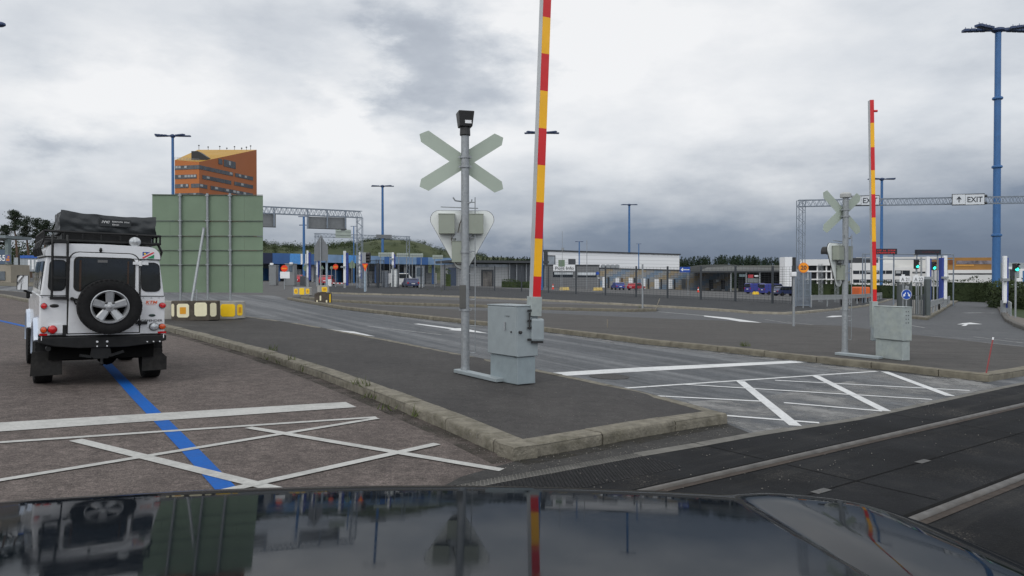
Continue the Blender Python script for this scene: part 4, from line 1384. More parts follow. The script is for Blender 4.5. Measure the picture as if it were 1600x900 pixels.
def crossing_post(base, H_, zx, zt, azx, azt, label, lamp_top, zl, tw, th, tx):
    t = thing('crossing_post', label, 'crossing sign', base, 'level crossing posts')
    b = MB(); b.tube(base, base + Z * H_, .066, .063, 20)
    po = b.build('post', GALV, t, smooth=40)
    for z in (zx + .06, zx - .09, zt - .66, 1.0):
        b = MB()
        b.lathe([(.068, -.018), (.078, -.018), (.078, .018), (.068, .018)], base + Z * z, Z, 18, close=True)
        b.bar(base + V((-.10, 0, z)), base + V((.10, 0, z)), .025, .03)
        b.build('clamp', GALV, po, smooth=40)
    b = MB(); b.lathe([(.13, .0), (.13, .02), (.075, .03), (.07, .10)], base, Z, 16); b.build('base_flange', GALV, t, smooth=30)
    # cross of two planks behind the post
    pl = PL(base + Z * zx + V((tx * .8, 0, 0)), azx); q = -.085
    b = MB()
    for sg in (1, -1):
        ca, sa = math.cos(R(33)), math.sin(R(33)) * sg
        w, l = .108, .70
        o = [(-l, w), (-l - .085, .02), (-l, -w), (l, -w), (l + .085, -.02), (l, w)]
        if sg < 0: o = [(x, -y) for x, y in o]
        dd_ = q if sg > 0 else q - .0035
        b.prism([pl.pt(x * ca - y * sa, x * sa + y * ca, dd_) for x, y in o], pl.n * -.003)
    cb = b.build('cross_boards', SIGNP, t)
    b = MB()
    for dz in (.06, -.09): b.box(pl.pt(0, dz, q + .02), (.05, .05, .03), azx)
    b.builds('board_bracket', GALV, cb)
    # warning light plate
    pt_ = PL(base + Z * zt + V((tx, 0, 0)), azt)
    o = rtri(tw + .22, th + .20, .14)
    b = MB(); b.prism([pt_.pt(x, y, -.14) for x, y in o], pt_.n * -.02); pla = b.build('light_plate', OFFW, t)
    b = MB(); b.prism([pt_.pt(x * 1.015, y * 1.015 + .006, -.162) for x, y in o], pt_.n * -.012); b.build('plate_edge', BLACK, pla)
    for x, z, w, h in ((-.245, -.20, .25, .31), (.205, -.20, .25, .31), (-.055, -.64, .22, .33)):
        b = MB(); c_ = pt_.pt(x, z - .02, -.05); b.box(c_, (w, .15, h), azt)
        b.obox(pt_.pt(x - w / 2 - .008, z + h / 2 - .024, .033), pt_.r * (w + .016), Z * .008, pt_.n * -.17)
        b.build('lamp_box', BOXG, t, bevel=.012)
        if z < -.5: continue
        b = MB(); hc = pt_.pt(x, z, -.165); hr = .13
        n = 12; vs_ = []; fs = []
        for i in range(n + 1):
            a = R(-20 + 220 * i / n)
            for dd_ in (0, -.22):
                vs_.append(hc + pt_.r * (hr * math.cos(a)) + Z * (hr * math.sin(a)) + pt_.n * dd_)
        for i in range(n): fs.append((2 * i, 2 * i + 1, 2 * i + 3, 2 * i + 2))
        b.add(vs_, fs); b.lathe([(hr, 0), (hr, -.02), (0, -.03)], hc, pt_.n, 16)
        b.build('lamp_hood', BLACK, t, smooth=40)
    b = MB(); b.bar(pt_.pt(-.34, .055, -.12), pt_.pt(.25, .035, -.12), .02, .014)
    b.bar(pt_.pt(-.16, -.40, -.06), pt_.pt(.16, -.40, -.06), .07, .09); b.bar(pt_.pt(-.10, -.46, -.04), pt_.pt(.10, -.46, -.04), .05, .05)
    b.rings([(pt_.pt(.0, .13, -.02), .012), (pt_.pt(-.11, .14, .03), .012), (pt_.pt(-.145, .19, .03), .012)], 6)
    b.rings([(pt_.pt(.0, .11, .02), .012), (pt_.pt(.10, .10, .05), .012), (pt_.pt(.145, .12, .05), .012), (pt_.pt(.15, .16, .05), .012)], 6)
    b.builds('arm', GALV, t)
    b = MB()
    for pts in ([(-.07, -.36), (-.04, -.22), (.0, -.12)], [(-.12, -.38), (-.17, -.45), (-.16, -.55)], [(.02, -.36), (.12, -.44), (.16, -.40)], [(-.14, -.78), (-.08, -.86), (.0, -.86)]):
        b.rings([(pt_.pt(x, y, -.03), .009) for x, y in pts], 6)
    b.builds('cable', pm('grey_brown_cable', lin(.08, .07, .06), .6), t)
    # step rail
    b = MB()
    rr_ = V((1, .15, 0)) * .155
    z0_ = .32; z1_ = zt + .2
    b.tube(base + rr_ + Z * z0_, base + rr_ + Z * z1_, .009, n=6)
    for z in (z0_, z0_ + .42, z0_ + .84, z0_ + 1.25, z0_ + 1.6, z1_ - .08):
        b.tube(base + Z * z, base + rr_ + Z * z, .009, n=6)
    b.build('step_rail', GALV, t)
    if zl: b = MB(); b.obox(base + V((-.085, -.085, zl)), V((.10, 0, 0)), V((0, .03, 0)), Z * .37); b.build('terminal_cover', pm('dark_steel_cover', lin(.085, .085, .08), .6, 0, .15), t, bevel=.006)
    if lamp_top:
        b = MB().use(BLACK)
        c_ = base + Z * (H_ - .10)
        b.tube(c_, c_ + Z * .14, .085, .08, 14)
        az = R(14)
        r_ = V((math.cos(az), math.sin(az), 0)); f_ = V((-math.sin(az), math.cos(az), 0))
        o = c_ + Z * .13
        def ring(w0, w1, z): return [o - r_ * w0 - f_ * w1 + Z * z, o + r_ * w0 - f_ * w1 + Z * z, o + r_ * w0 + f_ * w1 + Z * z, o - r_ * w0 + f_ * w1 + Z * z]
        vs_ = ring(.10, .10, 0) + ring(.125, .14, .24)
        b.add(vs_, [(0, 3, 2, 1), (4, 5, 6, 7), (0, 1, 5, 4), (1, 2, 6, 5), (2, 3, 7, 6), (3, 0, 4, 7)])
        b.build('bell', None, t, bevel=.012)
        b = MB(); b.obox(o - r_ * .02 - f_ * .118 + Z * .045, r_ * .10, f_ * .004, Z * .05); b.build('bell_label', WHITEP, t)
    else:
        b = MB(); b.lathe([(.07, -.02), (.115, -.02), (.12, .0), (.12, .06), (.09, .09), (0, .10)], base + Z * H_, Z, 18); b.build('cap', pm('pale_cap', lin(.42, .43, .42), .6), t, smooth=40)
    return t
p1b = G(727, 583, .12)
crossing_post(p1b, 3.83, 3.335, 2.57, R(13), R(4), 'crossing post beside the front barrier, with cross boards, white plate and a black bell', True, 1.02, .98, .88, -.045)
p2b = G(1320, 553, .12)
crossing_post(p2b, 3.52, 3.17, 2.48, R(31), R(42), 'grey crossing post on the far island, cross boards and lamp plate turned away', False, None, 1.06, .92, 0.)
# cable channel between post and cabinet
def channel(a, c, w, lab):
    t = MB(); d = (c - a); n = V((-d.y, d.x, 0)).normalized() * w
    t.obox(a - n / 2, d, n, Z * .055)
    n2 = n * .9
    o = t.build('cable_channel', GREYP, bevel=.008)
    tag(o, lab, 'cable channel')
channel(G(715, 581.5, .12), G(782, 597, .12), .15, 'low grey metal channel between the front crossing post and its cabinet')
channel(G(1308, 554, .12), G(1376, 561, .12), .20, 'low grey metal channel between the far crossing post and its cabinet')

# ------------------------------------------------------------------ big sign seen from behind
SP = G(325, 497, .11)
bb = thing('billboard', 'large sage green sign panel seen from behind, on three thin posts and concrete blocks', 'billboard', SP)
pl = PL(V((SP.x, SP.y, SP.z)), R(1.5))
rows = [303, 345, 368.6, 391, 413.7, 457]
def topy(x): return 303.2 + (x - 238) / 173 * 2.6
for i in range(5):
    b = MB()
    y0_, y1_ = rows[i], rows[i + 1]
    k0 = (topy(238) - 303) if i == 0 else (y0_ - 303) * 0
    pts = [(238, y0_ + .3), (411, y0_ + (2.6 if i == 0 else .8)), (411, y1_ + .3), (238, y1_ - .3)]
    splits = [266] if i in (1, 3) else [382]
    xs_ = [238] + splits + [411]
    for xa, xb in zip(xs_, xs_[1:]):
        fa, fb = (xa - 238) / 173, (xb - 238) / 173
        ya, yb = pts[0][1] + (pts[1][1] - pts[0][1]) * fa, pts[0][1] + (pts[1][1] - pts[0][1]) * fb
        yc, yd = pts[3][1] + (pts[2][1] - pts[3][1]) * fa, pts[3][1] + (pts[2][1] - pts[3][1]) * fb
        pl.poly(b, [(xa + .12, ya), (xb - .12, yb), (xb - .12, yd), (xa + .12, yc)], 0, .012)
    b.builds('panel', SIGNB, bb)
b = MB()
for y in rows[1:5] + [304.5]:
    pl.box(b, 238, y - .55, 411, y + .55, .010, .05)
b.builds('rail', pm('dark_sage_rail', lin(.10, .12, .10), .6), bb)
for x in (284, 326.4, 361.6):
    b = MB(); p = pl.px(x, 490, .085); q = pl.px(x, 305, .085)
    b.tube(V((p.x, p.y, SP.z + .4)), V((p.x, p.y, q.z + .05)), .038, n=12)
    for y in rows[1:5] + [306]:
        c_ = pl.px(x, y, .085); b.box(V((p.x, p.y, c_.z)), (.11, .09, .035))
    b.build('post', GALV, bb, smooth=40)
b = MB(); p = at(299, 476, SP.y - 1.25); q = pl.px(321, 359, .14); b.tube(p, q, .042, n=12); b.tube(at(307, 476, SP.y - 1.2), at(307.5, 452, SP.y - 1.2), .018, n=8); b.box(q, (.07, .07, .12))
b.build('brace', GALV, bb, smooth=40)
b = MB(); b.box(p + V((0, 0, .0)), (.35, .12, .03)); b.build('brace_foot', BLACK, bb)

YB = pm('yellow_reflector', rgb(250, 205, 30), .45, 0, .05, 4, dirt=.12, dcol=(.3, .25, .1, 1))
CRB = pm('cream_reflector', rgb(232, 224, 190), .5, 0, .05, 4, dirt=.15, dcol=(.35, .32, .22, 1))
OCB = pm('ochre_reflector', rgb(215, 150, 25), .5, 0, .06, 4)
def octblock(cen, W_, D_, h, az, mat, label, panels, ch=.18, rough=True):
    """chamfered concrete block with reflector panels. panels: (face, colour, inner)"""
    t = thing('concrete_block', label, 'concrete block', cen, 'concrete road blocks')
    r = V((math.cos(az), math.sin(az), 0)); f = V((-math.sin(az), math.cos(az), 0))
    o = [(-W_ / 2 + ch, -D_ / 2), (W_ / 2 - ch, -D_ / 2), (W_ / 2, -D_ / 2 + ch), (W_ / 2, D_ / 2 - ch), (W_ / 2 - ch, D_ / 2), (-W_ / 2 + ch, D_ / 2), (-W_ / 2, D_ / 2 - ch), (-W_ / 2, -D_ / 2 + ch)]
    b = MB(); b.prism([cen + r * x + f * y for x, y in o], Z * h); b.build('block', mat, t, bevel=.025)
    faces = {'front': ((-W_ / 2 + ch, -D_ / 2), (W_ / 2 - ch, -D_ / 2)), 'right': ((W_ / 2 - ch, -D_ / 2), (W_ / 2, -D_ / 2 + ch)), 'left': ((-W_ / 2, -D_ / 2 + ch), (-W_ / 2 + ch, -D_ / 2)), 'end': ((W_ / 2, -D_ / 2 + ch), (W_ / 2, D_ / 2 - ch))}
    for fc, u0, u1, z0_, z1_, m1, m2 in panels:
        (xa, ya), (xb, yb) = faces[fc]
        p = cen + r * xa + f * ya; q = cen + r * xb + f * yb
        d = (q - p); L = d.length; d.normalize(); n = V((d.y, -d.x, 0))
        if n.dot(CAM - p) < 0 and fc != 'end': n = -n
        def pan(mb, a0, a1, c0, c1, dd_, ccut):
            pts = [(a0 + ccut, c0), (a1 - ccut, c0), (a1, c0 + ccut), (a1, c1 - ccut), (a1 - ccut, c1), (a0 + ccut, c1), (a0, c1 - ccut), (a0, c0 + ccut)]
            mb.prism([p + d * x + Z * z + n * (dd_ - .008) for x, z in pts], n * .008)
        cc = min(.05, (u1 - u0) * L * .22)
        b = MB(); pan(b, u0 * L, u1 * L, z0_ * h, z1_ * h, .010, cc); rp_ = b.build('reflector', m1, t)
        if m2:
            mu, mz = (u0 + u1) / 2 * L, (z0_ + z1_) / 2 * h; du, dz = (u1 - u0) * L * .25, (z1_ - z0_) * h * .25
            b = MB(); pan(b, mu - du, mu + du, mz - dz, mz + dz, .016, .012); b.build('reflector_centre', m2, rp_)
    return t
d1c = G(306, 500, .11)
octblock(d1c, 1.42, .62, .60, R(2), CONCD, 'dark dirty concrete block with cream panels, in front of the green sign', [('front', .06, .42, .16, .86, CRB, OCB), ('front', .58, .95, .22, .92, CRB, None), ('left', .15, .85, .2, .85, CRB, None), ('right', .15, .85, .2, .9, CRB, None)], .20)
l1c = G(256, 499.5, .11) + V((0, .6, 0))
octblock(l1c, 1.5, .6, .56, R(4), CONC, 'pale concrete block with yellow panels, left of the dark block', [('front', .62, .98, .15, .85, YB, None), ('right', .15, .85, .2, .8, YB, OCB)], .18)
l2c = G(345, 499, .11) + V((-.1, .55, 0))
octblock(l2c, 1.30, .6, .57, R(3), CONC, 'pale concrete block with bright yellow panels, right of the dark block', [('front', .48, .99, .13, .84, YB, None), ('right', .2, .85, .18, .82, YB, OCB)], .20)
fb = G(473, 461.5, .14)
octblock(fb, 1.25, .5, .55, R(2), CONC, 'small pale concrete block with three yellow panels, alone on the nose of the median', [('front', .0, .24, .2, .85, YB, OCB), ('front', .34, .66, .1, .92, YB, None), ('front', .76, 1, .2, .85, YB, OCB)], .10)
fb2 = G(489, 459.5, .14) + V((0, 3, 0))
octblock(fb2, .9, .5, .62, R(20), CONC, 'half hidden pale block with one yellow panel on the median, behind the three-panelled one', [('front', .3, .9, .2, .8, YB, OCB)], .10)
sb = G(505, 475.5, .0)
t = octblock(sb, .88, .5, .60, R(3), CONCD, 'broken brown concrete block beside the road bend, yellow strip on its right edge', [('right', .3, .9, .05, .95, YB, None), ('front', .30, .42, .35, .8, CRB, None), ('front', .05, .14, .05, .4, CRB, None), ('front', .78, .9, .15, .4, CRB, None)], .10)
b = MB()
for i in range(26):
    b.box(sb + V((rnd.uniform(-.34, .34), rnd.uniform(-.18, .18), .58 + rnd.uniform(-.03, .05))), (rnd.uniform(.06, .2), rnd.uniform(.06, .2), rnd.uniform(.04, .12)), rnd.uniform(0, 3))
b.build('rubble_top', CONCD, t)
# ------------------------------------------------------------------ background buildings
GWALL = pm('grey_cladding', lin(.16, .165, .17), .6, 0, .06, .4)
GWALLL = pm('light_grey_cladding', lin(.30, .31, .315), .6, 0, .06, .4)
DKROOF = pm('dark_roof_edge', lin(.045, .05, .055), .6, 0, .1)
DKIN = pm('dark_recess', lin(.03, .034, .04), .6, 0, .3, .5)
WCLAD = None
def ribbed(name, col, period=.35, dark=.82, axis=2):
    m, k, b = base_mat(name)
    tc = k.new('ShaderNodeTexCoord').outputs['Object']
    sp_ = k.new('ShaderNodeSeparateXYZ'); k.link(tc, sp_.inputs[0])
    f = k.math('FRACT', k.math('DIVIDE', sp_.outputs[axis], period))
    c = k.ramp(f, [(.0, tuple(x * dark for x in col[:3]) + (1,)), (.10, tuple(x * dark for x in col[:3]) + (1,)), (.16, col), (1, col)])
    k.link(c, b.inputs['Base Color']); b.inputs['Roughness'].default_value = .5
    return m
WCLAD = ribbed('white_ribbed_cladding', lin(.84, .85, .86), 1.0, .75)
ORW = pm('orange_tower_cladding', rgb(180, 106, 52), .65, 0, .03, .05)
ORD = pm('tower_right_cladding', rgb(165, 98, 58), .65, 0, .03, .05)  # second, darker tone, used on the right face only
OROOF = pm('ochre_tower_roof', rgb(172, 132, 42), .6, 0, .06, .05)
WINB = pm('grey_window_band', lin(.06, .07, .085), .2, 0, .5, .35)
WINL = pm('pale_window_blind', lin(.35, .37, .38), .4, 0, .15, .3)

def frame(P, Q):
    """upright plane from P to Q"""
    return PL(P, math.atan2(Q.y - P.y, Q.x - P.x))

# orange tower
A_, B_, C_ = at(273, 250, 262), at(311, 253, 260), at(401, 234, 293)
D_ = at(309, 234, 300)
tw = thing('office_tower', 'tall orange office tower with a slanted ochre roof, rising behind the green sign panel', 'office tower', V((B_.x, B_.y, gz(B_.x))))
def zb(P): return V((P.x, P.y, gz(P.x) - .5))
b = MB()
b.use(ORW).add([zb(A_), zb(B_), B_, A_], [(0, 1, 2, 3)])
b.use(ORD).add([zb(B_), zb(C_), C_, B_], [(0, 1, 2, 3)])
b.use(ORW).add([zb(C_), zb(D_), D_, C_, zb(A_), A_], [(0, 1, 2, 3), (1, 4, 5, 2)])
b.build('wall', None, tw)
b = MB().add([A_, B_, C_, D_], [(0, 1, 2), (0, 2, 3)]); rf = b.build('roof', OROOF, tw)
pr = frame(B_, C_); pf = frame(A_, B_)
def wrow(pl, a0, a1, z0, z1, n, mat=WINB, name='window'):
    b = MB()
    L = (a1 - a0)
    b.use(mat); b.obox(pl.pt(a0, z0 - pl.P.z, .02), pl.r * L, Z * (z1 - z0), pl.n * .10)
    b.use(pm('window_mullion', lin(.11, .10, .10), .5))
    for i in range(n + 1):
        b.obox(pl.pt(a0 + L * i / n - .1, z0 - pl.P.z, .06), pl.r * .2, Z * (z1 - z0), pl.n * .10)
    b.use(WINL)
    for i in range(n):
        if rnd.random() < .33:
            b.obox(pl.pt(a0 + L * (i + .12) / n, z0 - pl.P.z + (z1 - z0) * .35, .06), pl.r * (L / n * .76), Z * ((z1 - z0) * .55), pl.n * .08)
    b.build(name, None, tw)
LA = (C_ - B_); LA.z = 0; LA = LA.length; LF = (B_ - A_).length
for i in range(14):
    zc = 41.0 - i * 3.25
    if zc < 3: break
    if i % 3 == 0: wrow(pf, .2, LF, zc - .75, zc + .65, 8)
    elif i % 3 == 1: wrow(pf, .2, LF * .89, zc - .75, zc + .65, 7)
    else: wrow(pf, .2, LF * .56, zc - .75, zc + .65, 5); wrow(pf, LF * .68, LF, zc - .75, zc + .65, 3)
    zr = zc
    if i % 3 == 0: wrow(pr, .1, LA * .55, zr - .75, zr + .65, 9); wrow(pr, LA * .60, LA * .92, zr - .75, zr + .65, 6)
    elif i % 3 == 1: wrow(pr, LA * .05, LA * .52, zr - .75, zr + .65, 8); wrow(pr, LA * .58, LA * .92, zr - .75, zr + .65, 6)
    else: wrow(pr, .1, LA * .12, zr - .75, zr + .65, 2); wrow(pr, LA * .18, LA * .92, zr - .75, zr + .65, 12)
wrow(pr, LA * .31, LA * .37, 43.6, 45.6, 1); wrow(pr, LA * .40, LA * .60, 43.2, 45.8, 5)
b = MB(); q = at(299, 250.5, 264)
b.obox(q, V((2.3, 0, 0)), V((0, 4, 0)), Z * 3.3); b.add([q + V((2.3, 0, 3.3)), q + V((5.4, .5, 1.2)), q + V((5.4, .5, -.3)), q + V((2.3, 0, 0)), q + V((2.3, 4, 3.3)), q + V((5.4, 4, 1.2)), q + V((5.4, 4, -.3)), q + V((2.3, 4, 0))], [(0, 1, 2, 3), (4, 5, 6, 7), (0, 1, 5, 4), (1, 2, 6, 5)])
b.build('roof_house', BLACK, tw)
b = MB(); b.bar(A_ + Z * .5, B_ + Z * .5, .08); b.bar(A_ + Z * 1.0, B_ + Z * 1.0, .08)
for i in range(9): b.bar(A_.lerp(B_, i / 8), A_.lerp(B_, i / 8) + Z * 1.0, .06)
b.build('railing', GALV, tw)
for f, hgt in ((.02, 2.0), (.18, 1.4), (.38, 1.6), (.5, .9), (.63, 1.5), (.75, .9), (.83, 1.3), (.9, 1.8)):
    b = MB(); p = D_.lerp(C_, f); b.tube(p - Z * .4, p + Z * hgt, .09, n=5); b.box(p + Z * (hgt - .3), (.5, .3, .35)); b.build('antenna', BLACK, tw)

# long blue canopy on the left
P0, P1 = at(400, 440, 150), at(735, 440, 178)
ba = thing('canopy_building', 'long low checkpoint roof with a bright blue fascia, left of the green hill', 'checkpoint building', V((P0.x, P0.y, gz(P0.x))))
pl = frame(P0, P1); Lb = (P1 - P0).length
zt0, zt1 = at(427, 395.5, 152).z, at(660, 402, 171).z
BL = [pm('dark_navy_fascia', rgb(24, 34, 62), .5), pm('deep_blue_fascia', rgb(52, 92, 146), .45, 0, .15, .3), pm('bright_blue_fascia', rgb(78, 142, 205), .4), pm('grey_blue_fascia', rgb(112, 140, 172), .5, 0, .2, .5)]
zt_ = (zt0 + zt1) / 2
def aofs(px, y=402): return pl.ab(px, y)[0]
secs = [(400, 425, 0), (425, 452, 1), (452, 469, 2), (469, 478, 4), (478, 500, 1), (500, 533, 3), (533, 556, 2), (556, 572, 3), (572, 600, 3), (600, 612, 1), (612, 650, 3), (650, 668, 1), (668, 735, 3)]
for x0, x1, ci in secs:
    b = MB(); a0, a1 = aofs(x0), aofs(x1)
    za = zt0 + (zt1 - zt0) * (x0 - 427) / 233; zc = zt0 + (zt1 - zt0) * (x1 - 427) / 233
    hgt = 2.2 if x0 < 480 else 1.7
    b.prism([pl.pt(a0 + .02, za - pl.P.z, 0), pl.pt(a1 - .02, zc - pl.P.z, 0), pl.pt(a1 - .02, zc - hgt - pl.P.z, 0), pl.pt(a0 + .02, za - hgt - pl.P.z, 0)], pl.n * .3)
    b.build('fascia', WHITEP if ci == 4 else BL[ci], ba)
b = MB(); b.prism([pl.pt(-1, zt0 - pl.P.z + .05, -.02), pl.pt(Lb + 1, zt1 - pl.P.z - .1, -.02), pl.pt(Lb + 1, zt1 - pl.P.z - .5, -.02), pl.pt(-1, zt0 - pl.P.z - .4, -.02)], pl.n * -24); b.build('roof', DKROOF, ba)
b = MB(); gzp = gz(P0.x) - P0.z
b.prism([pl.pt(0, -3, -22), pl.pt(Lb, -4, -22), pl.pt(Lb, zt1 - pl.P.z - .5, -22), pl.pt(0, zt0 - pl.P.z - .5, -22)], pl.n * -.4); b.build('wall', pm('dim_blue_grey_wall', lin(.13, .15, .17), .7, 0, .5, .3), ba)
for i in range(14):
    a = Lb * (i + .4) / 14
    p = pl.pt(a, 0, -1.5 if i % 2 else -8); b = MB(); b.bar(V((p.x, p.y, gz(p.x) - .2)), V((p.x, p.y, zt_ - 1.0)), .45); b.build('column', BL[1] if i % 3 else GWALLL, ba)
for i in range(6):
    a = Lb * (i + .5) / 6; p = pl.pt(a, 0, -12)
    b = MB(); b.box(V((p.x, p.y, gz(p.x) + 1.3)), (2.2, 4, 2.7), pl.P.x * 0); b.build('booth', WHITEP if i % 2 else BL[2], ba)

# grey terminal with flat roof, centre
P0 = at(690, 448, 150); P1 = at(852, 449, 158)
tb = thing('terminal_building', 'low grey building with flat overhanging roof and one doorway, left of the boom', 'building', V((P0.x, P0.y, gz(P0.x))))
pl = frame(P0, P1)
b = MB(); pl.box(b, 706, 412.5, 852, 456, -.1, -9); b.build('wall', GWALLL, tb)
b = MB(); pl.box(b, 700, 406.5, 853, 411.5, 1.6, -10); b.build('roof', DKROOF, tb)
b = MB(); pl.box(b, 795, 414, 852, 452, -.05, .05); b.build('glazing', pm('dark_slatted_wall', lin(.055, .062, .072), .4, 0, .2, .6), tb)
b = MB(); pl.box(b, 735, 412.5, 795, 417.5, -.05, .05); b.build('window', pm('painted_reflection_glass', lin(.34, .37, .40), .2, 0, .5, .5), tb)  # pale mottled base colour puts the reflection into the glass
b = MB(); pl.box(b, 752, 421.5, 771, 452, -.06, .06); d_ = b.build('doorway', DKIN, tb)
b = MB(); pl.box(b, 754.5, 424, 768.5, 452, .06, .08); b.build('door', pm('brownish_door_glass', lin(.12, .11, .10), .2, 0, .6, .8), d_)
b = MB(); pl.box(b, 741, 413, 745, 416, .05, .09); b.build('window', DKIN, tb)
for x in (795, 806, 821, 836, 850):
    b = MB(); p = pl.px(x, 449, .5); b.tube(V((p.x, p.y, gz(p.x))), V((p.x, p.y, at(x, 411, 150).z)), .12, n=6); b.build('column', GALV, tb)
b = MB(); pl.box(b, 700, 418, 712, 452, -.12, .4); b.build('porch', pm('navy_porch', lin(.04, .06, .10), .5), tb)

# white warehouse and the grey info block in front of it
P0, P1 = at(850, 449, 188), at(1062, 452, 216)
wh = thing('warehouse', 'white ribbed warehouse with dark frame, behind the low striped building', 'warehouse', V((P0.x, P0.y, gz(P0.x))))
pl = frame(P0, P1)
zt0, zt1 = pl.px(856, 392.5).z, pl.px(1060, 398.5).z
a0, a1 = pl.ab(853, 420)[0], pl.ab(1061.5, 420)[0]
b = MB(); b.prism([pl.pt(a0, -3, 0), pl.pt(a1, -5, 0), pl.pt(a1, zt1 - pl.P.z, 0), pl.pt(a0, zt0 - pl.P.z, 0)], pl.n * -5); b.build('wall', WCLAD, wh)
b = MB(); b.prism([pl.pt(a0 - .3, zt0 - pl.P.z, .3), pl.pt(a1 + .3, zt1 - pl.P.z, .3), pl.pt(a1 + .3, zt1 - pl.P.z + .35, .3), pl.pt(a0 - .3, zt0 - pl.P.z + .35, .3)], pl.n * -5.5); b.build('roof_edge', DKROOF, wh)
b = MB(); pl.box(b, 850.5, 393, 854, 450, -.3, .5); b.build('corner_frame', DKROOF, wh)
b = MB(); pl.box(b, 854, 398.8, 867, 450, -.2, .2); w_ = b.build('window_bay', DKROOF, wh)
b = MB(); pl.box(b, 855, 400.5, 865.5, 448, .2, .26); b.build('pane', pm('pale_window_glass', lin(.30, .33, .36), .15, 0, .3, .4), w_)
b = MB(); pl.box(b, 888, 404.5, 899, 413, -.1, .1); b.build('louvre', pm('dark_louvre', lin(.07, .075, .085), .5), wh)
for x, y0_, y1_, w in ((890.5, 386.5, 393.5, 3.5), (869.5, 390, 393.5, 1.2), (872.5, 390, 393.5, 1.0), (932, 391.5, 395, 2.2), (944, 391, 396, 1.0), (947, 391, 396, 1.0)):
    b = MB(); p = pl.px(x, y1_, -3); q = pl.px(x, y0_, -3); r_ = (pl.px(x + w / 2, y1_, -3) - p).length; b.tube(p - Z * .6, q, r_, n=10); b.build('roof_vent', GALV, wh, smooth=40)
P0, P1 = at(857, 449, 172), at(937, 450, 174)
ib = thing('info_building', 'flat grey block with a white Port Info board and a strip of windows', 'building', V((P0.x, P0.y, gz(P0.x))))
pl = frame(P0, P1)
b = MB(); pl.box(b, 858, 415, 936.5, 456, 0, -10); b.build('wall', ribbed('grey_ribbed_cladding', lin(.17, .175, .18), .6, .8), ib)
b = MB(); pl.box(b, 857.5, 413.3, 937, 415, .2, -10.2); b.build('roof_edge', DKROOF, ib)
b = MB(); pl.box(b, 864, 413.6, 898, 423.8, .2, .35); sg = b.build('sign_board', WHITEP, ib)
c_ = pl.px(881.5, 419, .36); cw = (pl.px(895.5, 419) - pl.px(867, 419)).length
b = MB(); b.text('Port Info', c_, pl.r, Z, (pl.px(881, 415.6) - pl.px(881, 422)).length * .8, .01, width=cw, bold=.01); b.build('lettering', pm('grey_letters', lin(.05), .5), sg)
b = MB(); pl.box(b, 864, 425, 932, 433, -.02, .06); wn = b.build('window', GLASSD, ib)
b = MB(); pl.box(b, 866, 425.2, 895, 429, .06, .09); pl.box(b, 902, 425.4, 930.5, 430, .06, .09); b.builds('pane', pm('painted_sky_reflection', lin(.55, .58, .60), .2, 0, .2, .4), wn)  # pale slips: the white sky's reflection painted over the dark glass
b = MB(); pl.box(b, 895, 424, 902, 433.5, .05, .2); b.build('pier', GWALL, ib)
for x, y in ((895, 433.5), (934, 434.5)):
    b = MB(); pl.box(b, x, y - .6, x + 3, y + .8, .05, .12); b.build('wall_lamp', WHITEP, ib)
# striped low building
P0, P1 = at(937, 450, 174), at(1141, 455, 188)
sbld = thing('striped_building', 'long low building clad in slanting grey, blue and orange panels with several doors', 'building', V((P0.x, P0.y, gz(P0.x))))
pl = frame(P0, P1)
a1 = pl.ab(1141, 440)[0]
zt0, zt1 = pl.px(937.5, 419.8).z, pl.px(1140, 425.5).z
b = MB(); b.prism([pl.pt(.02, -3, 0), pl.pt(a1, -4, 0), pl.pt(a1, zt1 - pl.P.z, 0), pl.pt(.02, zt0 - pl.P.z, 0)], pl.n * -9); b.build('wall', GWALL, sbld)
b = MB(); tiles = [pm('panel_grey', lin(.25, .255, .255), .5), pm('panel_blue_grey', lin(.17, .23, .30), .5), pm('panel_tan', lin(.30, .245, .165), .5), pm('panel_pale', lin(.29, .29, .285), .5)]
nrow = 8
for r_ in range(nrow):
    x = .05; kx = -r_
    while x < a1 - .1:
        w = 1.15
        xe = min(x + w, a1)
        def zat(a, f): 
            t_ = zt0 + (zt1 - zt0) * a / a1; g_ = gz(pl.pt(a, 0).x)
            return g_ + (t_ - g_) * f - pl.P.z
        f0, f1 = r_ / nrow, (r_ + 1) / nrow
        q_ = ((kx + 400) // 2) % 4
        b.use(tiles[[0, 2, 0, 1][q_]])
        b.prism([pl.pt(x, zat(x, f0), .02), pl.pt(xe, zat(xe, f0), .02), pl.pt(xe, zat(xe, f1), .02), pl.pt(x, zat(x, f1), .02)], pl.n * .03)
        x = xe + .001; kx += 1
b.build('cladding', None, sbld)
b = MB(); b.prism([pl.pt(-.1, zt0 - pl.P.z, .15), pl.pt(a1, zt1 - pl.P.z, .15), pl.pt(a1, zt1 - pl.P.z + .25, .15), pl.pt(-.1, zt0 - pl.P.z + .25, .15)], pl.n * -9); b.build('roof_edge', DKROOF, sbld)
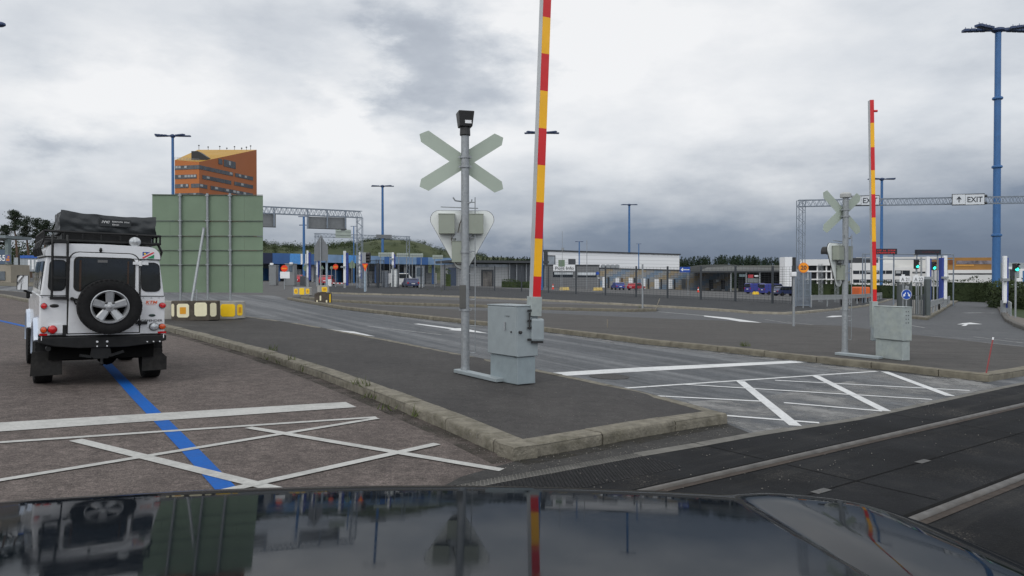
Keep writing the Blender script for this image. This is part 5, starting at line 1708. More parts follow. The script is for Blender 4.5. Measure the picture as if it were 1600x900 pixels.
for x0, x1, y0_, y1_, mt in ((941, 945, 433, 449.5, WHITEP), (949, 952, 433, 450, DKIN), (961.5, 967, 434, 450, WHITEP), (970, 973, 434, 450, pm('brown_door', lin(.12, .075, .04), .6)), (982, 988, 434, 450, WHITEP), (990.5, 994, 434, 451, DKIN), (1002, 1008, 435, 451, WHITEP), (1011.5, 1014, 435, 451, DKIN), (1022.5, 1029, 436, 451, WHITEP), (1032, 1034, 436, 451.5, DKIN), (1043.5, 1050, 436, 451, WHITEP), (1052.5, 1055, 436, 452, DKIN), (1064.5, 1071, 436, 451, pm('steel_door', lin(.09, .10, .11), .5)), (1073, 1076, 436, 452.5, DKIN), (1108, 1114, 437, 453.5, DKIN), (1126.5, 1132, 437.5, 454, DKIN)):
    b = MB(); pl.box(b, x0, y0_, x1, y1_, .02, .12); b.build('door', mt, sbld)
b = MB(); pl.box(b, 1110.5, 452, 1114, 454.5, .1, .2); pl.box(b, 1127, 452.5, 1132, 455, .1, .2); pl.box(b, 1118, 437, 1122, 440.5, .1, .2); b.builds('notice', WHITEP, sbld)
for i in range(4):
    b = MB(); x = 949 + i * 7.2; p = pl.px(x, 419, -2); b.box(p + Z * .3, (1.0, 1.4, .95)); b.lathe([(.35, 0), (.35, .12)], p + Z * .78, Z, 10); b.build('air_unit', GALV, sbld)
# canopy hall to the right
P0, P1 = at(1060, 455, 172), at(1242, 457, 160)
ch = thing('canopy_hall', 'dark hall with a low curved grey roof, in front of the spruce wood', 'canopy', V((P0.x, P0.y, gz(P0.x))))
pl = frame(P0, P1)
b = MB(); o = [(1062, 421), (1068, 417.5), (1078, 415), (1092, 413.6), (1110, 413), (1138, 413), (1138, 424), (1062, 424)]
pl.poly(b, o, -3, -24); b.build('roof', pm('grey_green_roof', lin(.075, .08, .078), .6, 0, .12, .2), ch)
b = MB(); pl.poly(b, [(1104, 417.5), (1140, 416), (1238, 420), (1242, 425), (1090, 423.5)], -1, -10); b.build('roof', pm('pale_grey_roof', lin(.20, .205, .20), .6, 0, .1, .3), ch)
b = MB(); pl.box(b, 1138, 413.5, 1228, 420, -12, -24); b.build('upper_wall', pm('olive_grey_wall', lin(.14, .145, .13), .7, 0, .1, .3), ch)
b = MB(); pl.box(b, 1075, 423.3, 1243, 425.3, -.6, -.2); b.build('fascia', DKROOF, ch)
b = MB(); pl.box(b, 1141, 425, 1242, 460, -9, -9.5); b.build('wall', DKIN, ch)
for x in (1141, 1165, 1186, 1222, 1240):
    b = MB(); p = pl.px(x, 450, -.8); b.tube(V((p.x, p.y, gz(p.x))), V((p.x, p.y, pl.px(x, 424).z)), .18, n=8); b.build('column', GALV, ch)
b = MB(); pl.box(b, 1154, 428, 1166, 432.5, -.9, -.8); b.build('notice', pm('pale_teal', lin(.16, .22, .24), .5), ch)
b = MB(); pl.box(b, 1168, 429, 1176, 434, -.9, -.8); b.build('notice', pm('red_notice', rgb(190, 60, 70), .5), ch)
b = MB(); pl.box(b, 1167, 434.5, 1184, 441.5, -.9, -.8); b.build('notice', pm('grey_notice', lin(.18, .2, .21), .5), ch)
b = MB(); pl.box(b, 1178.5, 430, 1184, 432.5, -.8, -.3); b.build('camera', WHITEP, ch)
b = MB(); pl.box(b, 1224, 426, 1242, 456, -1.5, -8); b.build('wall_block', GWALL, ch)
# little white tower
P0 = at(1225.5, 440, 150)
lt = thing('stair_tower', 'small white and black stair tower at the end of the canopy hall', 'tower', V((P0.x, P0.y, gz(P0.x))))
pl = PL(P0, 0)
b = MB(); pl.box(b, 1226.5, 401.5, 1238, 462, 0, -3); b.build('wall', WHITEP, lt)
b = MB(); pl.box(b, 1238, 402, 1243, 462, .1, -3.2); b.build('wall', BLACK, lt)

# white offices on the right
P0, P1 = at(1242, 455, 205), at(1482, 460, 190)
wo = thing('office_building', 'long white office building with dark window strips, behind the hedge', 'office building', V((P0.x, P0.y, gz(P0.x))))
pl = frame(P0, P1)
WR = pm('white_render', lin(.70, .70, .69), .7, 0, .04, .2)
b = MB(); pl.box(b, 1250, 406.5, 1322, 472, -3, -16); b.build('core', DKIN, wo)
b = MB(); pl.box(b, 1250, 405.5, 1324, 414.5, .5, -16); b.build('roof', WR, wo)
for y0_, y1_ in ((423, 425), (435.5, 437.5)):
    b = MB(); pl.box(b, 1258, y0_, 1322, y1_, .3, -2.8); b.build('floor_slab', WR, wo)
for x in (1262, 1277, 1291, 1299, 1310):
    b = MB(); p = pl.px(x, 440, -.2); b.bar(V((p.x, p.y, gz(p.x))), V((p.x, p.y, pl.px(x, 414).z)), .3); b.build('column', WR, wo)
b = MB(); pl.box(b, 1329, 411, 1398, 472, 0, -16); b.build('wall', WR, wo)
b = MB(); pl.box(b, 1396, 417.5, 1481, 472, -.8, -16); b.build('wall', WR, wo)
b = MB(); pl.box(b, 1338, 402, 1480, 418, -2, -16); b.build('upper_storey', pm('off_white_upper', lin(.60, .60, .58), .7, 0, .04, .2), wo)
b = MB(); pl.box(b, 1326, 403, 1372, 410.5, -.6, -1.9); b.build('window', DKIN, wo)
for x0, x1, y0_, y1_, d in ((1333, 1394, 422.8, 428, 0), (1333, 1394, 436.6, 442, 0), (1398, 1422, 422.5, 431, -.8), (1398, 1420, 437, 443, -.8), (1426, 1478, 424.5, 427, -.8), (1446, 1478, 439.5, 441.5, -.8)):
    b = MB().use(GLASSD); pl.box(b, x0, y0_, x1, y1_, d - .02, d + .05)
    b.use(WR)
    n = max(2, int((x1 - x0) / 9))
    for i in range(1, n): pl.box(b, x0 + (x1 - x0) * i / n - .25, y0_, x0 + (x1 - x0) * i / n + .25, y1_, d + .04, d + .08)
    b.use(WINL)
    for i in range(n):
        if rnd.random() < .35: pl.box(b, x0 + (x1 - x0) * (i + .15) / n, y0_ + .6, x0 + (x1 - x0) * (i + .8) / n, y0_ + (y1_ - y0_) * .55, d + .04, d + .06)
    b.build('window', None, wo)
for x, y in ((1384, 402), (1409, 413.5), (1434, 398)):
    b = MB(); p = pl.px(x, y + 4, -5); b.lathe([(.5, 0), (.5, 1.0), (.8, 1.1), (.8, 1.4), (0, 1.6)], p - Z * .3, Z, 12); b.build('roof_vent', GALV, wo, smooth=40)
P0, P1 = at(1482, 455, 178), at(1566, 458, 176)
ob = thing('orange_building', 'ochre block standing on a long white wall, left of the tallest blue mast', 'building', V((P0.x, P0.y, gz(P0.x))))
pl = frame(P0, P1)
OC = pm('ochre_facade', rgb(150, 108, 52), .6, 0, .2, .15)
b = MB(); pl.box(b, 1481.5, 421.8, 1566, 475, 0, -12); b.build('wall', WR, ob)
b = MB(); pl.box(b, 1482.5, 402.5, 1551, 421.5, -.6, -12); b.build('upper_storey', OC, ob)
b = MB(); pl.box(b, 1482, 427, 1566, 429, .01, .05); b.build('window', GLASSD, ob)
b = MB(); pl.box(b, 1495, 413.5, 1523, 415.5, -.6, -.5); b.build('trim', pm('orange_trim', rgb(200, 146, 66), .5), ob)
b = MB(); pl.box(b, 1496, 407.3, 1551, 412.6, -.59, -.52); b.build('window', pm('violet_grey_band', lin(.16, .14, .16), .5, 0, .7, .8), ob)
b = MB(); pl.box(b, 1484, 405.5, 1490, 413, -.59, -.5); b.build('panel', pm('brown_panel', rgb(120, 66, 22), .6), ob)
P0, P1 = at(1566, 455, 165), at(1660, 458, 165)
gb = thing('depot_building', 'pale grey depot with a blue door behind the right hand traffic light', 'building', V((P0.x, P0.y, gz(P0.x))))
pl = frame(P0, P1)
b = MB(); pl.box(b, 1568, 410.5, 1680, 475, 0, -2.5); b.build('wall', pm('pale_blue_grey', lin(.30, .34, .36), .6, 0, .15, .3), gb)
b = MB(); pl.box(b, 1569, 417, 1584, 420.5, .02, .2); pl.box(b, 1592, 420, 1604, 440, .02, .2); b.builds('panel', WHITEP, gb)
b = MB(); pl.box(b, 1597, 423, 1606, 442, .2, .3); b.build('door', pm('blue_door', rgb(60, 110, 160), .5), gb)
b = MB(); pl.box(b, 1578, 421, 1588, 441, .02, .15); b.build('opening', DKIN, gb)

# ------------------------------------------------------------------ lamp masts
def mast(px, Y, top, wpx, headpx, label, kind='cross', group='blue floodlight masts', mat=MASTB, steps=0):
    base = gp(px, Y)
    zt_ = at(px, top, Y).z
    sc_ = Y / F
    t = thing('lamp_mast', label, 'lamp mast', base, group)
    b = MB(); r0, r1 = wpx * sc_ * .5 * 1.12, wpx * sc_ * .5 * .85
    hh = zt_ - base.z
    if steps:
        prs = []
        for i in range(steps):
            rr_ = r0 + (r1 - r0) * i / (steps - 1) if steps > 1 else r0
            prs += [(base + Z * (hh * i / steps + .001), rr_), (base + Z * (hh * (i + 1) / steps), rr_ * .97)]
        b.rings(prs, 14)
        for i in range(1, steps): b.lathe([(r0 * 1.15, -.12), (r0 * 1.28, -.05), (r0 * 1.28, .12), (r0 * 1.1, .2)], base + Z * (hh * i / steps), Z, 14)
    else: b.tube(base - Z * .1, base + Z * hh, r0, r1, 10)
    b.build('pole', mat, t, smooth=40)
    hw = headpx * sc_ / 2
    top_ = base + Z * hh
    if kind == 'cross':
        arms = [(hw, .10), (-hw, .10), (hw * .82, -.55), (-hw * .86, -.5)]
        for i, (l, yy) in enumerate(arms):
            d = V((l, abs(l) * (yy * .9), 0))
            b = MB(); b.bar(top_, top_ + d, hw * .06, hw * .07)
            for j in range(4):
                f = .42 + j * .18
                b.box(top_ + d * f + Z * hw * .01, (hw * .15, hw * .20, hw * .07), math.atan2(d.y, d.x))
                if steps: b.bar(top_ + d * f + Z * hw * .05, top_ + d * f + Z * hw * .12, hw * .012)
            b.build('lamp_arm', MASTD, t)
        b = MB(); b.lathe([(r1 * 1.2, -.3), (r1 * 2, -.1), (r1 * 2, .15), (r1 * .8, .3)], top_, Z, 12); b.build('mast_head', MASTD, t)
    elif kind == 'tee':
        for s_ in (-1, 1):
            b = MB(); b.bar(top_, top_ + V((hw * s_ * .6, 0, 0)), hw * .10); b.box(top_ + V((hw * s_ * .68, 0, -hw * .02)), (hw * .6, hw * .3, hw * .14)); b.build('lamp_arm', MASTD, t)
    elif kind == 'double':
        for dz in (0, -hw * 1.55):
            for s_ in (-1, 1):
                b = MB(); b.bar(top_ + Z * dz, top_ + V((hw * s_ * (1 if dz == 0 else .85), 0, dz)), hw * .16, hw * .14); b.build('lamp_arm', MASTD, t)
    elif kind == 'single':
        b = MB(); b.bar(top_, top_ + V((hw, 0, hw * .1)), hw * .08); b.ball(top_ + V((hw * 1.2, 0, hw * .08)), hw * .3, 10, (1, .6, .4)); b.build('lamp_arm', MASTD, t, smooth=40)
    return t
mast(271, 125, 212.5, 4.6, 52, 'blue floodlight mast rising left of the orange tower')
mast(598, 185, 291, 4.0, 34, 'blue floodlight mast standing before the green hill')
mast(983, 235, 320, 3.6, 25, 'blue floodlight mast above the white warehouse roof')
mast(846.5, 118, 208, 4.6, 52, 'blue floodlight mast almost hidden behind the front boom')
mast(1377, 160, 280, 4.4, 40, 'blue floodlight mast just right of the far boom')
mast(1556.5, 92, 47, 10.5, 100, 'tallest and thickest blue floodlight mast, by the exit lane', steps=4)
mast(475, 138, 338.5, 4.0, 17, 'short blue mast with two tiers of lamps left of the hanging sign backs', 'double')
mast(905, 180, 377.5, 2.0, 13, 'small street lamp before the warehouse, left one', 'tee', 'small yard lamps')
mast(998, 200, 381, 1.6, 8, 'small street lamp right of the mast above the warehouse', 'tee', 'small yard lamps')
mast(553, 150, 353.5, 1.8, 10, 'small street lamp between the gantry leg and the arrow shaped sign', 'tee', 'small yard lamps')
mast(-40, 60, 41, 3, 70, 'street lamp whose tip pokes in at the upper left edge', 'single', 'street lamps')

# ------------------------------------------------------------------ gantries
def truss(b, p, q, w, h, n):
    p = V(p); q = V(q); d = q - p; side = V((-d.y, d.x, 0)).normalized() * w
    cr = h * .10
    cs = [p, p + side, p - Z * h, p - Z * h + side]
    for c in cs: b.bar(c, c + d, cr, cr)
    for i in range(n):
        a = d * (i / n); c = d * ((i + .5) / n); e = d * ((i + 1) / n)
        for s_ in (V((0, 0, 0)), side):
            b.bar(p + a - Z * h + s_, p + c + s_, cr * .6); b.bar(p + c + s_, p + e - Z * h + s_, cr * .6)
        b.bar(p + a, p + a + side, cr * .6)
def lattice(b, p, zt_, w, n):
    p = V(p); hh = zt_ - p.z; cr = w * .10
    for x in (0, w):
        for y in (0, w): b.bar(p + V((x, y, 0)), p + V((x, y, hh)), cr)
    for i in range(n):
        z0_ = hh * i / n; z1_ = hh * (i + 1) / n
        for y in (0, w):
            if i % 2: b.bar(p + V((0, y, z0_)), p + V((w, y, z1_)), cr * .6)
            else: b.bar(p + V((w, y, z0_)), p + V((0, y, z1_)), cr * .6)
GG = pm('grey_blue_lattice', lin(.20, .235, .28), .5, .2, .1)
YA, YB_ = 78.0, 85.0
p = at(295, 316.5, YA - 1.0); q = at(566, 330, YB_)
g1 = thing('sign_gantry', 'grey lattice gantry carrying sign boards seen from behind, right of the green sign panel', 'gantry', gp(562, YB_), 'lattice gantries')
b = MB(); truss(b, p, q, .8, .72, 34); b.build('beam', GG, g1)
b = MB(); w_ = .62; base = gp(557, YB_); lattice(b, base, q.z - .7, w_, 16); b.build('leg', GG, g1)
b = MB(); base = gp(297, YA); lattice(b, base, p.z - .7, w_, 16); b.build('leg', GG, g1)
gd = (q - p); gaz = math.atan2(gd.y, gd.x); gpl = PL(p, gaz)
SGB = pm('grey_sign_back', lin(.17, .18, .185), .5, .2, .1, 2)
for x0, x1, y0_, y1_ in ((480.5, 511, 338, 357), (511.2, 542, 339, 358), (396, 431.5, 333.5, 354.5)):
    b = MB(); gpl.box(b, x0, y0_, x1, y1_, -.5, -.2); s_ = b.build('sign_board', SGB, g1)
    b = MB(); gpl.box(b, x0, y1_ - 1, x1, y1_ + .6, -.55, .0); b.build('walkway', DKROOF, s_)
for x in (480.5, 511, 539.5, 428):
    b = MB(); pp = gpl.px(x, 322 + (x - 411) * .05, .1); qq = gpl.px(x, 354 if x < 450 else 357, .1); b.bar(pp, qq, .14); b.build('hanger', GG, g1)
b = MB(); gpl.box(b, 542, 346.5, 548.5, 358.5, -3.0, -2.8); b.build('sign_board', SGB, g1)
# far thin gantry
p = at(492, 364.5, 128); q = at(641, 369.5, 136)
g2 = thing('sign_gantry', 'thin far gantry crossing in front of the green hill with pale sign boards', 'gantry', gp(492, 128), 'lattice gantries')
b = MB(); truss(b, p, q, .7, .6, 26); b.build('beam', GG, g2)
for px_, yy, pp in ((492, 128, p), (635, 136, q)):
    b = MB(); lattice(b, gp(px_, yy), pp.z, .55, 14); b.build('leg', GG, g2)
gpl = PL(p, math.atan2(q.y - p.y, q.x - p.x))
PGB = pm('pale_green_board', lin(.36, .41, .36), .5, 0, .08, 1)
for x0, x1, y0_, y1_, mt in ((523.5, 547.5, 358.5, 372, PGB), (587, 611, 366.5, 372.5, SGB)):
    b = MB(); gpl.box(b, x0, y0_, x1, y1_, .3, .45); s_ = b.build('sign_board', mt, g2)
    if mt is PGB:
        b = MB()
        for y in (362, 367.5): gpl.box(b, x0, y - .4, x1, y + .4, .46, .55)
        b.builds('rail', GALV, s_)
# exit gantry
p = at(1248, 312.5, 74); q = at(1790, 303, 67.5)
g3 = thing('exit_gantry', 'grey lattice gantry over the exit lanes with white EXIT boards', 'gantry', gp(1248, 74), 'lattice gantries')
b = MB(); truss(b, p, q, .7, .62, 52); b.build('beam', GG, g3)
b = MB(); lattice(b, gp(1248, 74), p.z, .62, 18); b.build('leg', GG, g3)
b = MB(); lattice(b, gp(1782, 67.5), q.z, .62, 18); b.build('leg', GG, g3)
gpl = PL(p, math.atan2(q.y - p.y, q.x - p.x))
SFR = pm('dark_sign_frame', lin(.03), .5); SWH = pm('white_sign_face', lin(.62, .65, .68), .5, 0, .03); SLT = pm('black_letters', lin(.035, .04, .05), .5)
for x0, x1, y0_, y1_, letters in ((1484.5, 1534, 305, 320.5, True), (1329, 1371, 307.5, 321, False)):
    b = MB(); gpl.box(b, x0 - .6, y0_ - .6, x1 + .6, y1_ + .6, .55, .62); s_ = b.build('sign_board', SFR, g3)
    b = MB()
    xm = x0 + (20 if letters else 14)
    gpl.box(b, x0 + .3, y0_ + .3, xm - .3, y1_ - .3, .62, .65); gpl.box(b, xm + .3, y0_ + .3, x1 - .3, y1_ - .3, .62, .65); b.builds('sign_face', SWH, s_)
    cx = (xm + x1) / 2; cy = (y0_ + y1_) / 2
    hgt = (gpl.px(cx, cy - 4.2) - gpl.px(cx, cy + 4.2)).length
    wd = (gpl.px(cx + (x1 - xm) * .40, cy) - gpl.px(cx - (x1 - xm) * .40, cy)).length
    b = MB(); b.text('EXIT', gpl.px(cx, cy, .655), gpl.r, Z, hgt, .004, width=wd, bold=.02); b.build('lettering', SLT, s_)
    ax = (x0 + xm) / 2
    b = MB(); gpl.poly(b, [(ax - .7, cy + 4.5), (ax + .7, cy + 4.5), (ax + .7, cy - 1), (ax + 3.4, cy + .8), (ax + 3.4, cy - 1.2), (ax, cy - 4.8), (ax - 3.4, cy - 1.2), (ax - 3.4, cy + .8), (ax - .7, cy - 1)], .65, .67); b.build('arrow', SLT, s_)
for y in (307, 318):
    b = MB(); b.ball(gpl.px(1537, y, .5), .14, 10); b.build('sign_lamp', DKROOF, g3, smooth=60)

# ------------------------------------------------------------------ fences
FPOST = pm('dark_fence_post', lin(.045, .052, .06), .5, .2, .1)
WIRE = pm('fence_wire', lin(.05, .056, .062), .5, .3, .1)
def fence(label, pts, h, cat='fence', posts=True, vstep=.30, hstep=.22, mat=WIRE, wr=.004, pr_=.035, group='wire mesh fences', lift=.12):
    base = [V(p) for p in pts]
    t = thing('mesh_fence', label, cat, base[0], group)
    b = MB()
    for p, q in zip(base, base[1:]):
        L = (q - p).length
        nh = int(h / hstep)
        for i in range(nh + 1):
            z = .06 + (h - .1) * i / nh
            b.bar(p + Z * z, q + Z * z, wr * 2)
        nv = int(L / vstep)
        for i in range(1, nv):
            c = p.lerp(q, i / nv); b.bar(c + Z * .05, c + Z * (h - .04), wr * 1.6)
    b.build('wire_panel', mat, t)
    if posts:
        for p in base:
            b = MB(); b.bar(p - Z * .1, p + Z * (h + .05), pr_ * 2); b.build('post', FPOST, t)
    return t
fp = [(576, 449), (590, 449.5), (622, 450), (658, 450.5), (695, 453), (733.6, 453), (773, 454.5), (815, 455.5), (857, 457.5), (900, 459.5), (946, 461.5), (994, 464), (1043, 466), (1095, 468.5), (1149, 471), (1207, 474), (1239, 476)]
fence('long dark wire fence on the gravel strip across the middle of the yard', gl(fp, .12), 3.05, hstep=.2, vstep=.4, wr=.008, pr_=.08)
# gate leaf on the left end: dark double panel
def gate(name, label, p, q, h, mat, bars, cat='gate', slat=True, fw=.05, group=None):
    p = V(p); q = V(q)
    t = thing(name, label, cat, p, group)
    b = MB()
    b.bar(p, p + Z * h, fw * 1.6); b.bar(q, q + Z * h, fw * 1.6); b.bar(p + Z * (h - fw / 2), q + Z * (h - fw / 2), fw); b.bar(p + Z * .12, q + Z * .12, fw)
    b.build('gate_frame', mat, t)
    b = MB(); L = (q - p).length; n = max(2, int(L / bars))
    for i in range(1, n):
        c = p.lerp(q, i / n); b.bar(c + Z * .12, c + Z * h, fw * .45)
    for i in range(1, 6): b.bar(p + Z * (h * i / 6), q + Z * (h * i / 6), fw * .4)
    b.build('gate_bars', mat, t)
    return t
gate('gate', 'tall dark barred gate behind the yield sign', G(573, 450, .12), G(592, 450, .12), 3.4, FPOST, .16)
gate('gate', 'dark barred gate section right of the yield sign', G(586, 449, .12) + V((0, .8, 0)), G(598, 449, .12) + V((0, .9, 0)), 3.6, FPOST, .25)
gate('gate', 'grey mesh gate leaf below the round yellow 20 sign', G(1243, 479.5, .10), G(1266, 480, .10), 2.55, GG, .06, fw=.07)
# left yard fence by the cabin
fence('dark wire fence left of the white off-road car', [G(x, y, .05) for x, y in ((-40, 439), (30, 440), (95, 443), (160, 446), (225, 450))], 2.9, pr_=.07, vstep=.6, hstep=.4)
# slatted fence screens at the exit lane
SLAT = pm('grey_green_slats', lin(.085, .10, .10), .5, .1, .12, 3)
p = G(1403, 489, .13); q = G(1423, 492, .13)
t = thing('fence_screen', 'grey green slatted screen standing under the A 21 board', 'fence', p)
b = MB(); d = q - p; b.obox(p, d, V((0, .06, 0)), Z * 1.75); b.build('slats', ribbed('fine_slats', lin(.09, .105, .105), .06, .6, 0), t)
b = MB(); b.bar(p, p + Z * 1.85, .10); b.bar(q, q + Z * 1.85, .10); b.builds('post', SLAT, t)
fence('low grey picket panel between the A 22 board and the grey pillar', [G(1424, 492.5, .13), G(1443, 493.5, .13)], 1.15, vstep=.10, hstep=.6, mat=SLAT, wr=.012)
t = thing('pillar', 'plain grey green metal pillar right of the A 22 board', 'pillar', G(1448.5, 493, .13))
b = MB(); b.box(G(1448.5, 493, .13) + Z * 1.02, (.24, .3, 2.05)); b.build('pillar_body', SLAT, t, bevel=.01)

# ------------------------------------------------------------------ signs and posts
def simple_post(label, px, py, top, r, cat='post', lift=.12, mat=GALV, group=None, name='post', lean=0):
    p = G(px, py, lift); q = at(px + lean, top, p.y)
    b = MB(); b.tube(p - Z * .05, q, r, n=10); o = b.build(name, mat, smooth=40)
    return tag(o, label, cat, group), p
def sign_post(name, label, px, py, top, r, cat='road sign', lift=.12, mat=GALV):
    p = G(px, py, lift); q = at(px, top, p.y)
    t = thing(name, label, cat, p)
    b = MB(); b.tube(p - Z * .05, V((p.x, p.y, q.z)), r, n=10); b.build('post', mat, t, smooth=40)
    return t, PL(p, 0)
# round yellow 20 sign
t, pl = sign_post('speed_sign', 'round yellow speed sign reading 20 on a thin grey post', 1255, 482, 412, .035, lift=.10)
b = MB(); pl.disc(b, 1255, 418.3, 8.0, .05, .065, 28); b.build('rim', pm('red_rim', rgb(225, 120, 20), .5), t)
b = MB(); pl.disc(b, 1255, 418.3, 7.4, .066, .072, 28); sf = b.build('sign_face', ORS, t)
b = MB(); b.text('20', pl.px(1255, 418.3, .074), pl.r, Z, (pl.px(1255, 414.8) - pl.px(1255, 421.8)).length, .003, bold=.03); b.build('lettering', SLT, sf)
t, pl = sign_post('sensor_post', 'thin grey post topped by a small white sensor, before the mesh gate leaf', 1240, 510, 432, .045, 'sensor post', lift=.11)
b = MB(); pl.box(b, 1235.5, 425, 1243, 432, -.1, .12); b.build('sensor_head', WHITEP, t, bevel=.02)
simple_post('slim grey post standing on the nose of the median', 1004, 481.5, 413, .05, lift=.14)
# blue left arrow
t, pl = sign_post('arrow_sign', 'wide blue sign with a white arrow pointing left, behind the fence', 1075, 455, 424, .06, lift=0)
pl = PL(gp(1075, 100), 0)
t.location = gp(1075, 100)
for c in t.children: pass
WORLD[t.name] = Matrix.Translation(gp(1075, 100))
for c in list(t.children): bpy.data.objects.remove(c)
b = MB(); b.tube(gp(1075, 100), V((gp(1075, 100).x, 100, at(1075, 424, 100).z)), .05); b.build('post', GALV, t, smooth=40)
b = MB(); pl.box(b, 1062, 417, 1078, 425.5, .06, .09); sf = b.build('sign_face', BLUES, t)
b = MB(); pl.poly(b, [(1063.3, 421.3), (1067, 418.3), (1067, 420.6), (1077, 420.6), (1077, 422), (1067, 422), (1067, 424.3)], .091, .10); b.build('arrow', WHITEP, sf)
# small blue round and green back near the info building
t, pl = sign_post('round_sign', 'small round blue sign near the corner of the info building', 933.5, 452, 428, .05, lift=0)
b = MB(); pl.disc(b, 933.5, 427, 2.6, .06, .08); b.build('sign_face', BLUES, t)
t, pl = sign_post('notice_sign', 'square sage sign back in front of the Port Info board', 876.5, 456, 406, .04, lift=0)
b = MB(); pl.box(b, 872.5, 406, 882.5, 416.5, -.1, -.06); b.build('sign_face', SIGNB, t)
simple_post('very thin tall pole above the info building', 878.5, 455, 361, .03, 'pole', 0, GALV)
simple_post('white antenna pole on the warehouse side, left of the centre mast', 917, 452, 375, .06, 'antenna', 0, GALV)
# A 21 and A 22 boards, arrows sign
for x0, x1, s_, px_ in ((1404, 1420.5, 'A 21', 1410), (1424.5, 1442, 'A 22', 1434)):
    p = G(px_, 492, .13)
    t = thing('lane_board', 'white lane board reading %s above the %s' % (s_, 'slatted screen' if s_ == 'A 21' else 'picket panel'), 'sign', p)
    pl = PL(p, 0)
    b = MB(); pl.box(b, x0, 431.5, x1, 441, .10, .14); pl.box(b, x0 + 3, 428.8, x0 + 8, 431.5, .10, .14); sf = b.build('board', WHITEP, t)
    b = MB(); b.text(s_, pl.px((x0 + x1) / 2, 436.6, .143), pl.r, Z, (pl.px(1410, 433.8) - pl.px(1410, 439.4)).length, .003, width=(pl.px(x1 - 2, 436) - pl.px(x0 + 2, 436)).length, bold=.01); b.build('lettering', SLT, sf)
    b = MB(); q = pl.px(px_, 440, .08); b.tube(V((q.x, q.y, p.z)), q, .03, n=8); b.build('post', GALV, t)
t, pl = sign_post('direction_sign', 'round blue sign with two white arrows pointing down left and down right', 1416, 494, 446, .035, lift=.13)
b = MB(); pl.disc(b, 1415.5, 460, 8.0, .05, .065, 28); b.build('rim', WHITEP, t)
b = MB(); pl.disc(b, 1415.5, 460, 7.4, .066, .072, 28); sf = b.build('sign_face', BLUES, t)
for s_ in (-1, 1):
    b = MB(); c = 1415.5
    pl.poly(b, [(c + s_ * 1.0, 457.4), (c + s_ * 2.0, 456.6), (c + s_ * 4.2, 460.2), (c + s_ * 5.2, 459.2), (c + s_ * 5.4, 463.6), (c + s_ * 1.8, 462.2), (c + s_ * 3.0, 461.2)], .073, .08); b.build('arrow', WHITEP, sf)
b = MB(); pl.box(b, 1413.5, 447, 1418.5, 451.5, .03, .10); b.build('cap', GALV, t)

# tall white and blue pillars at the lanes
def lane_pillar(label, x0, x1, xb, y0_, y1_, Y, side):
    p = gp((x0 + x1) / 2, Y)
    t = thing('lane_pillar', label, 'pillar', p, 'white and blue lane pillars')
    pl = PL(p, 0); zb_ = p.z
    b = MB(); a0, z1_ = pl.ab(x0, y0_); a1, z0_ = pl.ab(x1, y1_); b.obox(pl.pt(a0, z0_, 0), pl.r * (a1 - a0), Z * (z1_ - z0_), V((0, .18, 0))); b.build('white_face', WHITEP, t, bevel=.02)
    b = MB(); a0, z1_ = pl.ab(min(xb, x0 if side < 0 else x1), y0_ + 3); a1, _ = pl.ab(max(xb, x1 if side > 0 else x0), y0_); b.obox(pl.pt(a0, z0_ - .3, -.03), pl.r * (a1 - a0), Z * (z1_ - z0_ + .3), V((0, .45, 0))); b.build('blue_side', pm('royal_blue_panel', rgb(40, 62, 140), .5, 0, .1), t)
    b = MB(); b.bar(V((p.x, p.y + .2, p.z - .1)), V((p.x, p.y + .2, zb_ + z0_ + .2)), .25); b.build('foot', GALV, t)
    b = MB(); q = pl.pt((pl.ab(x0, 430)[0]), pl.ab(x0, (y0_ + y1_) / 2)[1], .1); b.box(q, (.5, .25, .18)); b.build('reader', GALV, t)
    return t
lane_pillar('white and blue lane pillar just left of the second green light', 1448.5, 1453, 1456, 401, 468, 48, 1)
lane_pillar('white and blue lane pillar left of the hedge, at the end of the guard rail', 1475.5, 1480, 1472, 399.5, 468, 62, -1)
lane_pillar('white and blue lane pillar by the right hand exit kerb', 1569, 1573.5, 1576.5, 400, 474, 50, 1)
for x0, x1, xb, y0_, y1_, Y, lab, sd_ in ((479, 481.8, 484.5, 391.5, 434, 92, 'white and blue lane pillar with a round sign back before it', 1), (494.2, 496.4, 497.2, 384, 430, 100, 'slim white lane pillar beside the arrow shaped sign', 1), (536.3, 540.5, 543.2, 392, 442, 86, 'white and blue lane pillar right of the second no entry sign', 1), (560.3, 563.3, 565, 394, 432, 90, 'white dotted lane pillar left of the yield sign', 1), (612, 615.5, 617, 394.5, 414.5, 100, 'short white lane pillar among the far sign backs', 1)):
    lane_pillar(lab, x0, x1, xb, y0_, y1_, Y, sd_)

